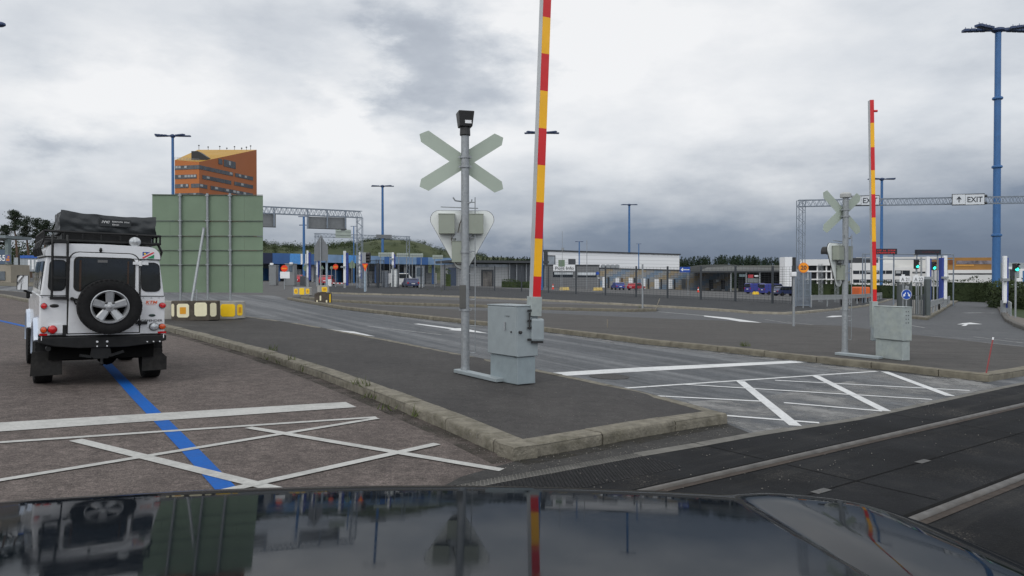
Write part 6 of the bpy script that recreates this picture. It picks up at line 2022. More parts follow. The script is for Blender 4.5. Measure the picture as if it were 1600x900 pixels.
# traffic lights
GRN = glow('green_signal', (.03, .95, .62, 1), 2.6)
def signal(label, px, py, top, bot, wpx, lens, lift=.13, lit=True):
    t, pl = sign_post('traffic_light', label, px, py, bot, .05, 'traffic light', lift)
    t['group'] = 'lane traffic lights'
    b = MB(); pl.box(b, px - wpx / 2, top, px + wpx / 2, bot, -.12, .14); b.build('housing', BLACK, t, bevel=.02)
    for i, yy in enumerate((top + (bot - top) * .27, top + (bot - top) * .74)):
        on = (i == 1 and lit)
        b = MB(); pl.disc(b, px, yy, lens, .14, .16, 16); b.build('lens', GRN if on else pm('dark_lens', lin(.03, .012, .012), .3), t)
        b = MB(); c = pl.px(px, yy, .14); r_ = (pl.px(px + lens, yy) - pl.px(px, yy)).length * 1.15
        vs_ = []; fs = []
        for j in range(9):
            a = R(10 + 160 * j / 8)
            for dd_ in (0, .14): vs_.append(c + pl.r * (math.cos(a) * r_) + Z * (math.sin(a) * r_) + pl.n * dd_)
        for j in range(8): fs.append((2 * j, 2 * j + 1, 2 * j + 3, 2 * j + 2))
        b.add(vs_, fs); b.build('visor', BLACK, t)
    return t, pl
signal('traffic light showing green, above the gap between the A 21 and A 22 boards', 1431.5, 491, 405.5, 420, 5.2, 2.0)
signal('traffic light showing green between two white and blue pillars', 1458.5, 482, 409, 422, 5.4, 2.2)
t, pl = signal('traffic light showing green beside the right hand exit kerb', 1586.5, 497, 411.5, 424, 6.0, 2.6)
b = MB(); pl.box(b, 1587, 434.5, 1594, 440, -.1, .12); b.build('sensor_head', WHITEP, t, bevel=.02)
simple_post('thin grey post right behind the green light over the A 22 board', 1439.5, 492, 402, .05, lift=.13)
# display boards
LED = pm('dark_display', lin(.012, .016, .025), .4); LEDR = glow('red_led', (.8, .03, .02, 1), .28)
for px0, px1, y0_, y1_, Y, lab, words in ((1362, 1401.5, 388.5, 397.5, 66, 'black message display with red text beside the far boom', ('a', 'b')), (1431.5, 1470, 390, 398, 66, 'black message display above the A 22 lane', ('a',))):
    p = gp((px0 + px1) / 2, Y); t = thing('message_display', lab, 'display board', p); pl = PL(p, 0)
    b = MB(); pl.box(b, px0, y0_, px1, y1_, -.25, .05); dp = b.build('housing', LED, t, bevel=.02)
    for i, s_ in enumerate(words):
        b = MB(); yy = y0_ + (y1_ - y0_) * ((.32, .72)[i] if len(words) > 1 else .5)
        b.scribble(pl.px((px0 + px1) / 2 + 3, yy, .055), pl.r, Z, (pl.px(1400, 0) - pl.px(1400, 2.0)).length, (pl.px(px1 - 3, 390) - pl.px(px0 + 8, 390)).length, 12, int(px0) + i); b.build('lettering', LEDR if px0 < 1400 else pm('dim_red_led', lin(.12, .012, .012), .4), dp)
    b = MB()
    for x in (px0 + 2, px1 - 4):
        q = pl.px(x, y1_, -.1); b.tube(V((q.x, q.y, gz(q.x))), q, .06, n=8)
    b.builds('post', GG, t)
# thin portal frame behind the displays
t = thing('portal_frame', 'thin grey pipe portal behind the message displays', 'frame', gp(1348, 72))
b = MB(); a = at(1348, 396.5, 72); c = at(1490, 397.5, 72)
b.tube(a, c, .06, n=6); b.tube(a - Z * .5, c - Z * .5, .05, n=6); b.build('crossbar', GG, t)
for x in (1348, 1352, 1471, 1490):
    b = MB(); q = at(x, 396.5, 72); b.tube(V((q.x, q.y, gz(q.x))), q, .06, n=6); b.build('leg', GG, t)
for x, lab in ((1281, 'slender lattice pole left of the far crossing post'), (1306, 'slender lattice pole directly behind the far lamp plate')):
    t = thing('lattice_pole', lab, 'lattice pole', gp(x, 70)); b = MB(); lattice(b, gp(x, 70), at(x, 412, 70).z, .28, 14); b.build('lattice', GALV, t)
# guard rails
def guard_rail(label, pts, h=.72, w=.30):
    t = thing('guard_rail', label, 'guard rail', pts[0], 'steel guard rails')
    b = MB()
    for p, q in zip(pts, pts[1:]):
        for z in (h, h - .26): b.bar(p + Z * z, q + Z * z, .05, .10)
        b.bar(p + Z * (h - .13), q + Z * (h - .13), .03, .2)
    b.build('beam', pm('bright_galvanised_beam', lin(.36, .375, .38), .5, .3, .1, 3), t)
    for p, q in zip(pts, pts[1:]):
        n = max(1, int((q - p).length / 4))
        for i in range(n + 1):
            c = p.lerp(q, i / n) + V((0, .06, 0)); b = MB(); b.bar(c - Z * .05, c + Z * h, .08); b.build('post', GALV, t)
    return t
guard_rail('steel guard rail along the gravel edge behind the far crossing post', [G(1268, 481, .1), G(1315, 478, .1), G(1350, 474, .1), G(1378, 467, .1)], .85)
guard_rail('steel guard rail between the pillars left of the exit lane', [G(1453, 492, .13), G(1468, 484, .13), G(1484, 474, .13)], .75)
guard_rail('steel guard rail on the right side of the exit lane', [G(1563, 477, .15), G(1571, 483, .15), G(1580, 494, .15)], .75)
# snow pole
p = G(1541, 583, .12); q = at(1552, 527, p.y)
b = MB().use(pm('faded_red_pole', rgb(150, 72, 72), .6)); b.tube(p, p.lerp(q, .93), .012, n=8); b.use(WHITEP); b.tube(p.lerp(q, .93), q, .016, n=8)
tag(b.build('snow_pole'), 'thin leaning reddish snow pole at the corner of the far island', 'snow pole')
p = G(1024, 484, .14); q = at(1031, 466.5, p.y); b = MB(); b.tube(p, q, .02, n=6); tag(b.build('snow_pole', pm('pale_stick', lin(.25, .22, .17), .7)), 'thin pale stick leaning on the median nose', 'snow pole')
p = G(949, 511.5, .12); q = at(949, 499, p.y); b = MB(); b.tube(p, q, .015, n=6); tag(b.build('snow_pole', pm('pale_stick', lin(.25, .22, .17), .7)), 'short pale stick on the far island kerb', 'snow pole')

# left gate group
# arrow shaped big sign back
t, pl = sign_post('arrow_board', 'tall arrow shaped grey sign back with a pointed top, left of the pale blue post', 501, 457, 372, .05, lift=.14)
b = MB(); pl.poly(b, [(501, 367), (512, 386), (512, 407.5), (490.5, 407.5), (490.5, 386)], -.12, -.08); b.build('sign_face', pm('grey_board_back', lin(.17, .18, .19), .5, .1, .08), t)
simple_post('pale blue grey post right of the arrow shaped sign', 510.5, 457, 387, .09, lift=.14, mat=pm('pale_blue_post', lin(.30, .38, .45), .5))
ORR = pm('orange_red_sign', rgb(232, 62, 22), .45, 0, .05)
for px_, py, cy, r_, lab in ((444.5, 452, 419.5, 5.3, 'no entry sign in red and orange over white plates, by the left booth'), (524.5, 450, 417, 4.2, 'no entry sign on a thin post right of the pale blue post')):
    t, pl = sign_post('no_entry_sign', lab, px_, py, cy - 5, .045, lift=.02)
    b = MB(); pl.disc(b, px_, cy, r_, .06, .08); sf = b.build('sign_face', ORR, t)
    b = MB(); pl.box(b, px_ - r_ * .7, cy - .9, px_ + r_ * .7, cy + .9, .081, .09); b.build('bar', ORS, sf)
    if px_ < 500:
        b = MB(); pl.box(b, 438, 424.5, 453, 435, .05, .08); b.build('plate', WHITEP, t)
t, pl = sign_post('yield_sign', 'red and orange yield triangle on a pale post before the barred gate', 570.3, 455.5, 412, .10, lift=.13, mat=pm('pale_blue_post', lin(.30, .38, .45), .5))
b = MB(); pl.poly(b, [(566.2, 412), (575.4, 412), (571, 424.5)], .11, .13); sf = b.build('sign_face', ORR, t)
b = MB(); pl.poly(b, [(568.3, 413.6), (573.5, 413.6), (571, 420.8)], .131, .14); b.build('centre', ORS, sf)
t, pl = sign_post('traffic_light', 'unlit traffic light with three hooded lamps turned right above the yield sign', 572.5, 455, 411, .06, 'traffic light', lift=.13)
t['group'] = 'lane traffic lights'
b = MB(); pl.box(b, 566.5, 394.5, 572.3, 410.5, -.2, .2); b.build('back_board', GALV, t)
for i in range(3):
    b = MB(); yy = 397.5 + i * 5; c = pl.px(574.5, yy); b.lathe([(.17, -.15), (.2, .1), (.2, .24)], c, V((1, -.2, 0)), 12); b.build('lamp_hood', BLACK, t, smooth=40)
for px_, cy, r_, py, lab in ((478.5, 419, 5.0, 448, 'round pale sign back before a white and blue pillar'), (518, 418.5, 2.6, 446, 'small round pale sign back right of the pale blue post'), (503.2, 418.2, 3.6, 447, 'little pale triangular sign back under the arrow shaped sign')):
    t, pl = sign_post('rear_sign', lab, px_, py, cy, .04, lift=.02); b = MB()
    if 'triang' in lab: pl.poly(b, [(px_ - 3.6, 420.5), (px_ + 3.6, 420.5), (px_, 414.5)], -.06, -.04)
    else: pl.disc(b, px_, cy, r_, -.06, -.04)
    b.build('sign_face', SIGNB, t)
t, pl = sign_post('rear_sign', 'pale diamond shaped sign back left of the dotted pillar', 550, 447, 408, .05, lift=.02)
b = MB(); pl.poly(b, [(550, 406), (555, 413), (554, 419), (546, 419), (545, 413)], -.08, -.05); b.build('sign_face', SIGNB, t)
# green sign backs along the far canopy
for x0, x1, y0_, y1_, Y, lab in ((591.5, 612, 394.5, 401, 110, 'long pale green board back above the far gates, leftmost of four'), (620, 638, 395.5, 401.5, 110, 'pale green board back above the far gates, just right of the short pillar'), (641, 661, 396, 402, 110, 'pale green board back above the far gates with a small mast on top'), (676, 692, 398.5, 404.5, 110, 'pale green board back above the far gates, nearest the white plate')):
    t = thing('rear_sign', lab, 'sign back', gp((x0 + x1) / 2, Y), 'sign backs over the far gates'); pl = PL(gp((x0 + x1) / 2, Y), 0)
    b = MB(); pl.box(b, x0, y0_, x1, y1_, 0, .08); sf = b.build('sign_face', PGB, t)
    b = MB()
    for i in range(1, 6): pl.box(b, x0 + (x1 - x0) * i / 6 - .15, y0_, x0 + (x1 - x0) * i / 6 + .15, y1_, .08, .14)
    pl.box(b, x0, (y0_ + y1_) / 2 - .2, x1, (y0_ + y1_) / 2 + .2, .10, .16)
    b.build('rail', GALV, sf)
    for x in (x0 + 3, x1 - 3):
        b = MB(); q = pl.px(x, y1_, -.1); b.tube(V((q.x, q.y, gz(q.x))), q + Z * .6, .06, n=6); b.build('post', GALV, t)
# booths
def booth(name, label, x0, x1, y0_, y1_, Y, mat, win=None):
    p = gp((x0 + x1) / 2, Y); t = thing(name, label, 'booth', p, 'gate booths'); pl = PL(p, 0)
    b = MB(); a0, z1_ = pl.ab(x0, y0_); a1, _ = pl.ab(x1, y0_); b.obox(pl.pt(a0, 0, 0), pl.r * (a1 - a0), Z * z1_, V((0, 1.2, 0))); b.build('cabin', mat, t, bevel=.03)
    b = MB(); b.obox(pl.pt(a0 - .06, z1_, .06), pl.r * (a1 - a0 + .12), Z * .08, V((0, 1.32, 0))); b.build('roof', GALV, t)
    if win:
        b = MB(); pl.box(b, *win, -.01, .03); b.build('window', pm('booth_glass', lin(.10, .13, .16), .15, 0, .3), t)
    return t
GB2 = pm('mid_grey_booth', lin(.21, .22, .225), .5, .1, .1, 1)
booth('gate_booth', 'plain grey booth beside the right edge of the green sign panel', 420, 431, 415, 448, 100, GB2)
booth('gate_booth', 'grey booth with a blue tinted window behind the left no entry sign', 445.5, 460, 412.5, 448, 101, GB2, (451.5, 415, 457, 425))
booth('gate_booth', 'small dark grey cabinet right of the left booths', 468.5, 480, 432, 449, 104, pm('dark_grey_booth', lin(.11, .12, .13), .5))
booth('gate_booth', 'grey equipment cabinet right of the barred gate', 596.5, 605, 424, 447, 98, pm('blue_grey_booth', lin(.17, .19, .22), .5))
booth('gate_booth', 'white equipment cabinet behind the fence', 611, 619, 421, 443, 104, OFFW)
booth('gate_booth', 'pale framed glass kiosk behind the fence right of the white cabinet', 649, 662, 416, 440, 112, pm('pale_kiosk', lin(.30, .33, .36), .3), (651, 418, 660, 432))
for x, y, lab in ((424.5, 410.5, 'white lamp box on the roof of the plain grey booth'), (455, 409.5, 'white lamp box on the roof of the booth behind the no entry sign')):
    b = MB(); b.box(at(x, y + 2, 100.6), (.42, .3, .26)); tag(b.build('lamp_box', WHITEP, bevel=.03), lab, 'lamp', 'white lamp boxes')
# low barrier rails in the gates
t = thing('barrier_rail', 'low red and white lowered gate arm near the second no entry sign', 'barrier', gp(514, 95))
b = MB()
for i in range(10):
    b.use(REDP if i % 2 else WHITEP); p = gp(514, 95).lerp(gp(545, 95), i / 10); q = gp(514, 95).lerp(gp(545, 95), (i + 1) / 10); b.bar(p + Z * .55, q + Z * .55, .12)
b.build('gate_arm', None, t)
b = MB(); b.box(gp(515, 95) + Z * .5, (.5, .4, 1.0)); b.build('housing', WHITEP, t, bevel=.05)
for x0, x1, Y in ((425, 443, 99), (552, 566, 96), (620, 648, 100)):
    pass
# beige cabin with 65
P = G(17, 441, .05)
t = thing('cabin', 'beige gate cabin with a blue grey board reading 65 at the left edge', 'cabin', P); pl = PL(P, 0)
b = MB(); pl.box(b, -60, 413.5, 17, 442, 0, -3); b.build('wall', pm('beige_concrete', lin(.30, .27, .22), .8, 0, .1, 1), t)
b = MB(); pl.box(b, -60, 390, 11.5, 413, .05, -.3); bd = b.build('board', pm('slate_board', rgb(74, 92, 112), .5), t)
b = MB(); b.text('65', pl.px(3.5, 403, .06), pl.r, Z, (pl.px(3, 398.2) - pl.px(3, 407.8)).length, .004, width=(pl.px(9.2, 400) - pl.px(-3.0, 400)).length, bold=.02); b.build('lettering', WHITEP, bd)
b = MB(); pl.box(b, -60, 368, 15, 372.5, .6, -3.5); b.build('roof', pm('grey_roof_slab', lin(.16, .19, .20), .6), t)
b = MB(); pl.box(b, 8.5, 372.5, 14, 413, .1, -.4); b.build('column', pm('grey_green_column', lin(.15, .19, .19), .6), t)
b = MB(); pl.box(b, -20, 424, 8.5, 438, .02, .08); b.build('panel', pm('grey_shutter', lin(.11, .13, .15), .5), t)
b = MB(); pl.box(b, 12.5, 398.5, 19.5, 409.5, .3, .36); nb_ = b.build('notice', pm('violet_notice', rgb(84, 92, 140), .5), t)
b = MB(); pl.box(b, 13.5, 404, 18.5, 408, .361, .37); pl.box(b, 15.5, 400, 18.5, 403, .361, .37); b.builds('picture', pm('dull_orange', rgb(190, 120, 60), .6), nb_)
for x0, x1, lab, mt in ((-60, 21, 'x', None),):
    pass
p = gp(40, 98)
t = thing('container_office', 'pale metal site container with blue top edge, behind the left fence', 'container', p); pl = PL(p, 0)
b = MB(); pl.box(b, 21.5, 402.5, 64, 424, 0, -3); b.build('wall', ribbed('pale_corrugated', lin(.32, .35, .37), .5, .75, 0), t)
b = MB(); pl.box(b, 32, 399, 64, 403.5, .1, -3.1); b.build('roof', pm('blue_edge', rgb(40, 90, 170), .5), t)
for x in (44, 50, 56): 
    b = MB(); pl.box(b, x, 406, x + 3.4, 421, .0, .06); b.build('panel', WHITEP, t)

# ------------------------------------------------------------------ parked vehicles
def small_car(label, cen, az, L, W_, Hh, paint, van=False, group='cars parked in the yard'):
    t = thing('parked_van' if van else 'parked_car', label, 'van' if van else 'car', cen, group)
    r = V((math.cos(az), math.sin(az), 0)); f = V((-math.sin(az), math.cos(az), 0))
    def P(x, y, z): return cen + r * x + f * y + Z * z
    hl, hw = L / 2, W_ / 2
    if van: side = [(-hl, .3), (-hl, Hh * .5), (-hl + .06, Hh - .1), (-hl + .25, Hh), (hl - 1.5, Hh), (hl - .75, Hh * .58), (hl - .1, Hh * .48), (hl, .35)]
    else: side = [(-hl, .35), (-hl + .02, Hh * .58), (-hl + .25, Hh * .66), (-hl + .55, Hh - .04), (-hl + .9, Hh), (hl - 1.9, Hh), (hl - 1.15, Hh * .64), (hl - .15, Hh * .52), (hl, .40)]
    b = MB(); b.prism([P(-hw, y, z) for y, z in side], r * W_); b.build('body', paint, t, bevel=.08)
    zg0, zg1 = Hh * .63, Hh - .10
    b = MB()
    ys = (-hl + .45, hl - 1.75) if not van else (-hl + 1.6, hl - 1.35)
    for s_ in (-1, 1): b.obox(P(s_ * (hw - .01 if s_ < 0 else hw - .03), ys[0], zg0), f * (ys[1] - ys[0]), Z * (zg1 - zg0), r * .04)
    b.builds('side_window', GLASSD, t)
    yb = -hl + .02 if van else -hl + .28
    b = MB(); b.add([P(-hw + .12, yb - .03, zg0), P(hw - .12, yb - .03, zg0), P(hw - .2, yb + (.22 if not van else .0), zg1), P(-hw + .2, yb + (.22 if not van else .0), zg1)], [(0, 1, 2, 3)]); b.build('rear_window', GLASSD, t)
    yw = hl - 1.5
    b = MB(); b.add([P(-hw + .12, hl - .80 if van else hl - 1.14, Hh * .62 + .03), P(hw - .12, hl - .80 if van else hl - 1.14, Hh * .62 + .03), P(hw - .18, hl - 1.46 if van else hl - 1.86, zg1 + .04), P(-hw + .18, hl - 1.46 if van else hl - 1.86, zg1 + .04)], [(0, 1, 2, 3)]); b.build('windscreen', GLASSD, t)
    for s_ in (-1, 1):
        for y in (-hl + .8, hl - .85):
            b = MB(); b.lathe([(.31, -.1), (.31, .1)], P(s_ * (hw - .08), y, .31), r, 14); b.build('wheel', RUBBER, t)
        b = MB(); b.obox(P(s_ * (hw - .12) - .1, -hl - .015, Hh * .45), r * .2, Z * .22, f * .03); b.build('tail_light', REDL, t)
        b = MB(); b.obox(P(s_ * (hw - .2) - .12, hl - .06, Hh * .40), r * .24, Z * .14, f * .05); b.build('headlight', CLR, t)
    b = MB(); b.obox(P(-.25, -hl - .02, Hh * .42), r * .5, Z * .12, f * .02); b.build('number_plate', WHITEP, t)
    return t
BLC = pm('blue_car_paint', rgb(30, 52, 130), .35, 0, .05, 1, coat=.5); RDC = pm('red_car_paint', rgb(165, 22, 38), .35, 0, .05, 1, coat=.5); NVC = pm('navy_car_paint', rgb(50, 58, 140), .35, 0, .06, 1, coat=.5); DKC = pm('slate_car_paint', rgb(48, 58, 96), .35, 0, .06, 1, coat=.5)
WHC = pm('white_van_paint', lin(.68), .4, 0, .03, 1, coat=.4)
small_car('dark blue car parked rear on before the info building', G(965, 453, 0), R(8), 4.2, 1.75, 1.45, BLC)
small_car('red car parked rear on beside the dark blue car', G(994, 453.5, 0), R(-40), 4.2, 1.75, 1.42, RDC)
small_car('violet blue van parked beside the dark canopy hall, left of another', G(1184, 459, 0), R(-70), 4.6, 1.85, 1.95, NVC, True)
small_car('violet blue van with a sloping bonnet, second along the canopy hall', G(1209, 460.5, 0), R(-75), 4.7, 1.85, 1.9, NVC, True)
small_car('slate blue car nearest the fence end by the canopy hall', G(1229, 462.5, 0), R(-75), 4.3, 1.75, 1.5, DKC)
small_car('red car beyond the far gates, right of the arrow shaped sign', gp(511, 112), R(5), 4.2, 1.75, 1.5, RDC)
small_car('small red car in the lane right of the left booths', gp(465, 118), R(10), 4.0, 1.7, 1.45, RDC)
small_car('white van crossing behind the wire fence', gp(628, 118), R(-85), 5.0, 1.9, 2.1, WHC, True)
small_car('dark car behind the fence near the pale kiosk', gp(641, 104), R(20), 4.0, 1.7, 1.4, DKC)
# orange tank by the guard rail
p = gp(1345, 80); t = thing('orange_trailer', 'orange boxy tank trailer behind the guard rail', 'trailer', p)
b = MB(); b.box(p + Z * 1.05, (1.15, 2.0, 1.25)); b.build('tank', pm('orange_paint', rgb(222, 104, 44), .5, 0, .08, 2), t, bevel=.12)
b = MB(); b.box(p + V((0, -1.0, .35)), (1.0, .1, .3)); b.build('chassis', BLACK, t)
for s_ in (-1, 1):
    b = MB(); b.lathe([(.3, -.08), (.3, .08)], p + V((s_ * .5, -.3, .3)), V((1, 0, 0)), 14); b.build('wheel', RUBBER, t)
# traffic cones and small blocks in the yard
def cone(px, py, lab, mat=ORR):
    p = G(px, py, 0); b = MB().use(mat); b.box(p + Z * .03, (.45, .45, .06)); b.lathe([(.18, .06), (.05, .95), (.0, .97)], p, Z, 12); b.use(WHITEP); b.lathe([(.135, .42), (.10, .62)], p, Z, 12, cap=False)
    tag(b.build('traffic_cone', smooth=40), lab, 'traffic cone', 'orange traffic cones')
cone(864, 452, 'orange cone at the left corner of the info building')
cone(1091, 456.5, 'orange cone before the striped building, left of the two dark doors')
for px_, py, n, lab in ((882, 453.5, 3, 'yellowish low block before the Port Info windows'), (934, 454, 3, 'yellowish low block at the right end of the info building')):
    p = G(px_, py, 0); b = MB(); b.box(p + Z * .28, (1.5, .5, .45)); b.box(p + Z * .06, (1.7, .6, .12)); tag(b.build('parking_block', pm('dull_yellow', rgb(205, 180, 110), .6), bevel=.05), lab, 'parking block', 'yellow parking blocks')
for px_, lab in ((1178.5, 'left one of two small yellow bollards before the blue vans'), (1183, 'right one of two small yellow bollards before the blue vans')):
    p = G(px_, 460, 0); b = MB(); b.lathe([(.28, 0), (.28, .3), (.2, .45), (0, .48)], p, Z, 12); tag(b.build('bollard', YB, smooth=50), lab, 'bollard', 'yellow bollards')
for i in range(3):
    p = gp(650 + i * 4.2, 104); b = MB(); b.box(p + Z * .3, (.32, .3, .6)); tag(b.build('bollard', OFFW, bevel=.04), 'small white bollard in the short row behind the fence', 'bollard', 'short row of white bollards')

# manhole cover in the carriageway, dark patch of an old trench
p = G(952, 588.5, .0045)
t = thing('manhole_cover', 'round dark iron manhole cover in the carriageway just below the white stop line', 'manhole cover', p)
b = MB(); n_ = V((S, 0, 1)).normalized(); b.lathe([(.34, .0), (.34, .004), (.30, .005), (.30, .003), (.0, .0035)], p, n_, 28); b.build('cover', pm('dark_iron', lin(.045, .043, .042), .7, .3, .25, 12, bump=.5, bscale=40), t)
# ------------------------------------------------------------------ hill, woods, trees, hedge
HILLM = leafy('hill_green', (.022, .036, .012, 1), (.070, .082, .032, 1), .03)
LEAFD = leafy('dark_leaves', (.012, .022, .010, 1), (.040, .055, .022, 1), .35)
LEAFP = leafy('pine_needles', (.012, .020, .013, 1), (.035, .048, .028, 1), .25)
LEAFS = leafy('spruce_needles', (.007, .016, .009, 1), (.022, .038, .018, 1), .2)
BARK = pm('pine_bark', lin(.10, .065, .045), .9, 0, .3, 2, bump=.4, bscale=8)
prof = [(250, 392), (380, 388), (400, 385), (430, 381), (450, 384), (470, 385), (500, 384), (520, 383), (545, 378), (575, 374), (600, 372.5), (625, 372.5), (645, 374.5), (662, 380), (680, 388), (700, 393), (730, 399), (760, 402), (800, 404.5), (860, 406), (940, 409), (1060, 414), (1250, 420)]
def ph(px):
    for (a, ya), (c, yc) in zip(prof, prof[1:]):
        if a <= px <= c: return ya + (yc - ya) * (px - a) / (c - a)
    return 420
YH = 620.
vs_ = []; fs = []
NU, NV = 120, 22
for i in range(NU + 1):
    px = 250 + 1000 * i / NU
    for j in range(NV + 1):
        y = 380 + 520 * j / NV
        x = (px - 800) / F * YH
        top = at(px, ph(px), YH).z
        f = math.exp(-((y - YH) / 130) ** 2)
        n = noise.noise(V((x * .012, y * .012, 0))) * 4 + noise.noise(V((x * .05, y * .05, 3))) * 1.5
        g0 = gz(max(-400, min(400, x)), -1.)
        vs_.append(V((x * (y / YH * .35 + .65), y, g0 + max(0, (top - g0)) * f + n * f - 1.0)))
for i in range(NU):
    for j in range(NV):
        a = i * (NV + 1) + j; fs.append((a, a + 1, a + NV + 2, a + NV + 1))
b = MB(); b.add(vs_, fs); struct(b.build('hill', HILLM, smooth=60))
hv = list(vs_)
# scrub on the hill, too dense to count
b = MB()
r2 = random.Random(5)
def hz(x, y):
    px = 800 + (x / ((y / YH * .35 + .65))) * F / YH
    top = at(px, ph(px), YH).z
    f = math.exp(-((y - YH) / 130) ** 2); g0 = gz(max(-400, min(400, x)), -1.)
    return g0 + max(0, top - g0) * f + (noise.noise(V((x * .012, y * .012, 0))) * 4 + noise.noise(V((x * .05, y * .05, 3))) * 1.5) * f - 1.
def bush(px, y, s_, n, tall=1.0):
    x = (px - 800) / F * y; c = V((x, y, hz(x, y) + s_ * .3 * tall))
    for _k in range(int(n * 2.2)): b.leaf(c + V((r2.gauss(0, s_ * .5), r2.gauss(0, s_ * .5), r2.gauss(0, s_ * .42 * tall))), s_ * .30)
for _ in range(300): bush(r2.uniform(390, 552), r2.uniform(540, 640), r2.uniform(1.6, 3.6), 26, 1.1)
for _ in range(420):
    px, y = r2.uniform(540, 770), r2.uniform(470, 630)
    if noise.noise(V((px * .05, y * .02, 4))) < -.02: continue
    bush(px, y, r2.uniform(1.2, 3.0), 20, .8)
for _ in range(60): bush(r2.gauss(592, 14), r2.uniform(600, 630), r2.uniform(1.5, 3.4), 22)
for _ in range(70): bush(r2.uniform(640, 760), r2.uniform(600, 640), r2.uniform(1.4, 3.0), 22)
tag(b.build('scrub', leafy('scrub_leaves', (.014, .026, .010, 1), (.050, .068, .024, 1), .05)), kind='stuff')

def spruce(b, p, h, r, n, rr):
    b.tube(p, p + Z * h * .9, .16, .03, 5)
    for i in range(n):
        t = (i + rr.random()) / n
        z = h * (.10 + .9 * t); w = r * (1 - t) ** .8 + .12
        a = rr.uniform(0, 6.28); q = w * rr.uniform(.35, 1.0)
        b.leaf(p + V((math.cos(a) * q, math.sin(a) * q, z - q * .35)), .55 + w * .30)
# far spruce wood behind the canopy hall: reads as one mass
r3 = random.Random(8)
b = MB()
for i in range(260):
    px = r3.uniform(1050, 1232) if i < 200 else r3.uniform(735, 856)
    Y = r3.uniform(300, 345)
    tp = (400 + 5 * abs((px - 1140) / 90) ** 1.5 + r3.uniform(-3, 5)) if px > 900 else r3.uniform(399.5, 405)
    p = gp(px, Y); h = at(px, tp, Y).z - p.z
    spruce(b, p, h, h * r3.uniform(.18, .27), 130, r3)
tag(b.build('wood', LEAFS), kind='stuff')
b = MB()
for i in range(90):
    px = r3.uniform(-420, 240); Y = r3.uniform(230, 280)
    p = gp(px, Y); h = at(px, r3.uniform(366, 384) + (6 if px > 80 else 0), Y).z - p.z
    c = p + Z * h * .45
    for _k in range(420):
        b.leaf(c + V((r3.gauss(0, h * .28), r3.gauss(0, h * .28), r3.gauss(0, h * .23))), .75)
    b.tube(p, p + Z * h * .6, .3, .1, 5)
tag(b.build('wood', LEAFD), kind='stuff')

# individual pines at the left
def pine(px, top, bot_crown, wpx, Y, lab, seed, bare=.45):
    rr = random.Random(seed)
    p = gp(px, Y); h = at(px, top, Y).z - p.z; w = wpx * Y / F / 2
    zc = at(px, bot_crown, Y).z - p.z
    t = thing('pine_tree', lab, 'pine tree', p, 'pines behind the left yard')
    b = MB(); pts = []
    for i in range(7):
        f = i / 6; pts.append((p + V((math.sin(f * 3 + seed) * .35, 0, h * f * .96)), .26 * (1 - f * .8)))
    b.rings(pts, 7)
    clumps = []
    nb = 15
    for i in range(nb):
        f = (i + rr.random() * .6) / nb
        z = zc + (h - zc) * f
        ww = w * (1 - f) ** .45 * rr.uniform(.45, 1.05) * (.75 if f < .15 else 1)
        a = rr.uniform(0, 6.28)
        e = p + V((math.cos(a) * ww, math.sin(a) * ww, z + ww * .25)); s0 = p + V((math.sin(z / h * 3 + seed) * .35, 0, z - ww * .15))
        b.rings([(s0, .08), (s0.lerp(e, .6) + Z * .1, .05), (e, .03)], 5)
        clumps.append((e, ww)); 
        if rr.random() < .7: clumps.append((s0.lerp(e, .55) + Z * .3, ww * .8))
    clumps.append((p + Z * (h - .5), w * .4))
    b.build('trunk', BARK, t, smooth=40)
    b = MB()
    for c, ww in clumps:
        s_ = .34 + ww * .25
        for _k in range(95):
            b.leaf(c + V((rr.gauss(0, s_ * .75), rr.gauss(0, s_ * .75), rr.gauss(0, s_ * .24))), .20)
    b.build('crown', LEAFP, t)
pine(24, 331, 362, 22, 112, 'tall pine with a clumped crown, nearest the left edge', 1)
pine(45, 339, 375, 26, 116, 'broad pine second from the left edge', 2)
pine(60, 344, 380, 18, 120, 'pine with a ragged crown right of the broad pine', 3)
pine(72, 347, 376, 16, 114, 'slim pine just left of the roof rack', 4)
pine(88, 350, 380, 22, 118, 'dense pine partly behind the roof rack', 5)
pine(8, 352, 384, 22, 122, 'short pine behind the beige cabin roof', 6)
pine(-30, 340, 380, 30, 118, 'wide pine beyond the left edge by the cabin', 7)

# hedge along the right, laurel clump, shrubs
def hedge(label, pts, h, w, n, leafm, leafs=.28, top_noise=.15, cat='hedge'):
    pts = [V(p) for p in pts]
    t = thing('hedge', label, cat, pts[0], 'hedges')
    b = MB(); rr = random.Random(len(label))
    for p, q in zip(pts, pts[1:]):
        d = (q - p); L = d.length; d.normalize(); s_ = V((-d.y, d.x, 0))
        for _ in range(int(n * L)):
            a = rr.uniform(0, L); x = a
            hh = h * (1 + top_noise * noise.noise(p + d * x * .35 + V((7, 1, 0))) * 2)
            face = rr.random()
            if face < .6: off = V((0, 0, rr.uniform(.0, hh))) - s_ * (w / 2 + rr.gauss(0, .12))
            elif face < .9: off = Z * (hh + rr.gauss(0, .10)) + s_ * rr.uniform(-w / 2, w / 2)
            else: off = Z * rr.uniform(0, hh) + s_ * (w / 2 + rr.gauss(0, .1))
            b.leaf(p + d * a + off, leafs)
        b.obox(p - s_ * w * .42, d * L, s_ * w * .84, Z * h * .86)
    b.build('foliage', leafm, t)
    return t
hedge('long dark hedge across the end of the exit lane, before the white offices', [gp(1470, 104), gp(1530, 102), gp(1572, 98)], 3.1, 2.0, 110, LEAFD)
hedge('dark hedge below the white offices, behind the guard rail', [gp(1246, 112), gp(1300, 112), gp(1352, 110), gp(1410, 108), gp(1472, 106)], 2.35, 1.6, 70, LEAFD)
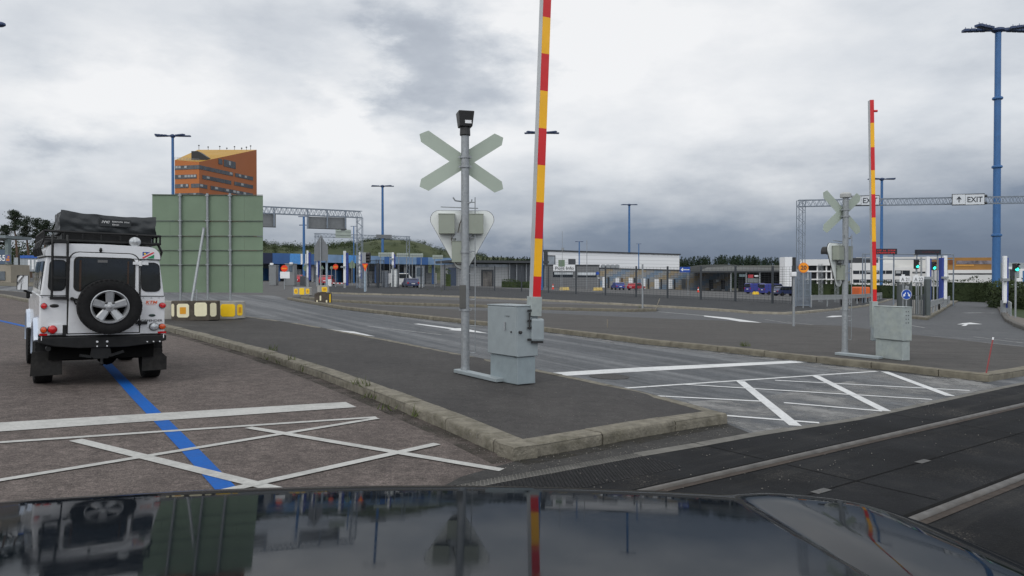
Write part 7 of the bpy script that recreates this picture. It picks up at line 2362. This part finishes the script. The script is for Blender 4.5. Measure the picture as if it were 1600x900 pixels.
hedge('bushy green hedge on the lawn right of the exit lane', [gp(1560, 72), gp(1600, 62), gp(1680, 52)], 2.3, 1.8, 110, leafy('mid_leaves', (.018, .030, .012, 1), (.055, .075, .028, 1), .5))
hedge('low clipped bush before the grey terminal wall', [gp(784, 140), gp(828, 140)], 1.35, 1.6, 150, leafy('bush_leaves', (.02, .035, .012, 1), (.06, .085, .03, 1), .6), .22, .3, 'bush')
hedge('small green bush right of the far sign backs', [gp(697, 132), gp(704, 132)], 2.6, 1.2, 200, leafy('bush_leaves_b', (.03, .05, .015, 1), (.08, .11, .035, 1), .6), .25, .3, 'bush')
# weeds in the kerb joints and grit
rr = random.Random(3)
b = MB()
for x, y, l in ((420, 562, .02), (438, 568, .02), (425, 548, .11), (458, 562, .12), (560, 600, .11), (570, 604, .11), (575, 622, .02), (600, 640, .02), (648, 650, .02), (480, 580, .02), (1164, 541, .13), (1166, 541, .13), (1160, 540, .13), (790, 484, .14), (1000, 481, .14), (690, 455, .13), (668, 453, .13), (700, 454, .13), (870, 459, .13)):
    for _ in range(14):
        p = G(x, y, l) + V((rr.gauss(0, .05), rr.gauss(0, .05), 0)); q = p + V((rr.gauss(0, .05), rr.gauss(0, .05), rr.uniform(.05, .16)))
        d = V((rr.gauss(0, 1), rr.gauss(0, 1), 0)).normalized() * .008
        b.add([p - d, p + d, q], [(0, 1, 2)])
tag(b.build('weeds', leafy('weed_leaves', (.05, .07, .02, 1), (.12, .14, .05, 1), 3)), kind='stuff')
b = MB()
for _ in range(700):
    zone = rr.random()
    if zone < .5: x, y = rr.uniform(560, 1500), None
    if zone < .35:
        f = rr.random(); x = 780 + 370 * f; y = 728 - 66 * f + rr.gauss(8, 9)
        l = .006
    elif zone < .6:
        x = rr.uniform(900, 1600); y = 770 - (x - 900) * .2 + rr.gauss(0, 40); l = .010
    elif zone < .8:
        f = rr.random(); x = 300 + 500 * f; y = 530 + 190 * f ** 1.25 + rr.gauss(6, 4); l = .004
    else:
        x = rr.uniform(600, 1080); y = rr.uniform(600, 690); l = .110
        if y > 575 + (x - 500) * .5 or y > 790 - (x - 600) * .25: continue
    p = G(x, y, l); s_ = rr.uniform(.003, .008)
    b.box(p + Z * s_ * .3, (s_ * 1.4, s_, s_ * .8), rr.uniform(0, 3))
tag(b.build('grit', pm('pale_grit', lin(.17, .16, .145), .9, 0, .4, 30)), kind='stuff')
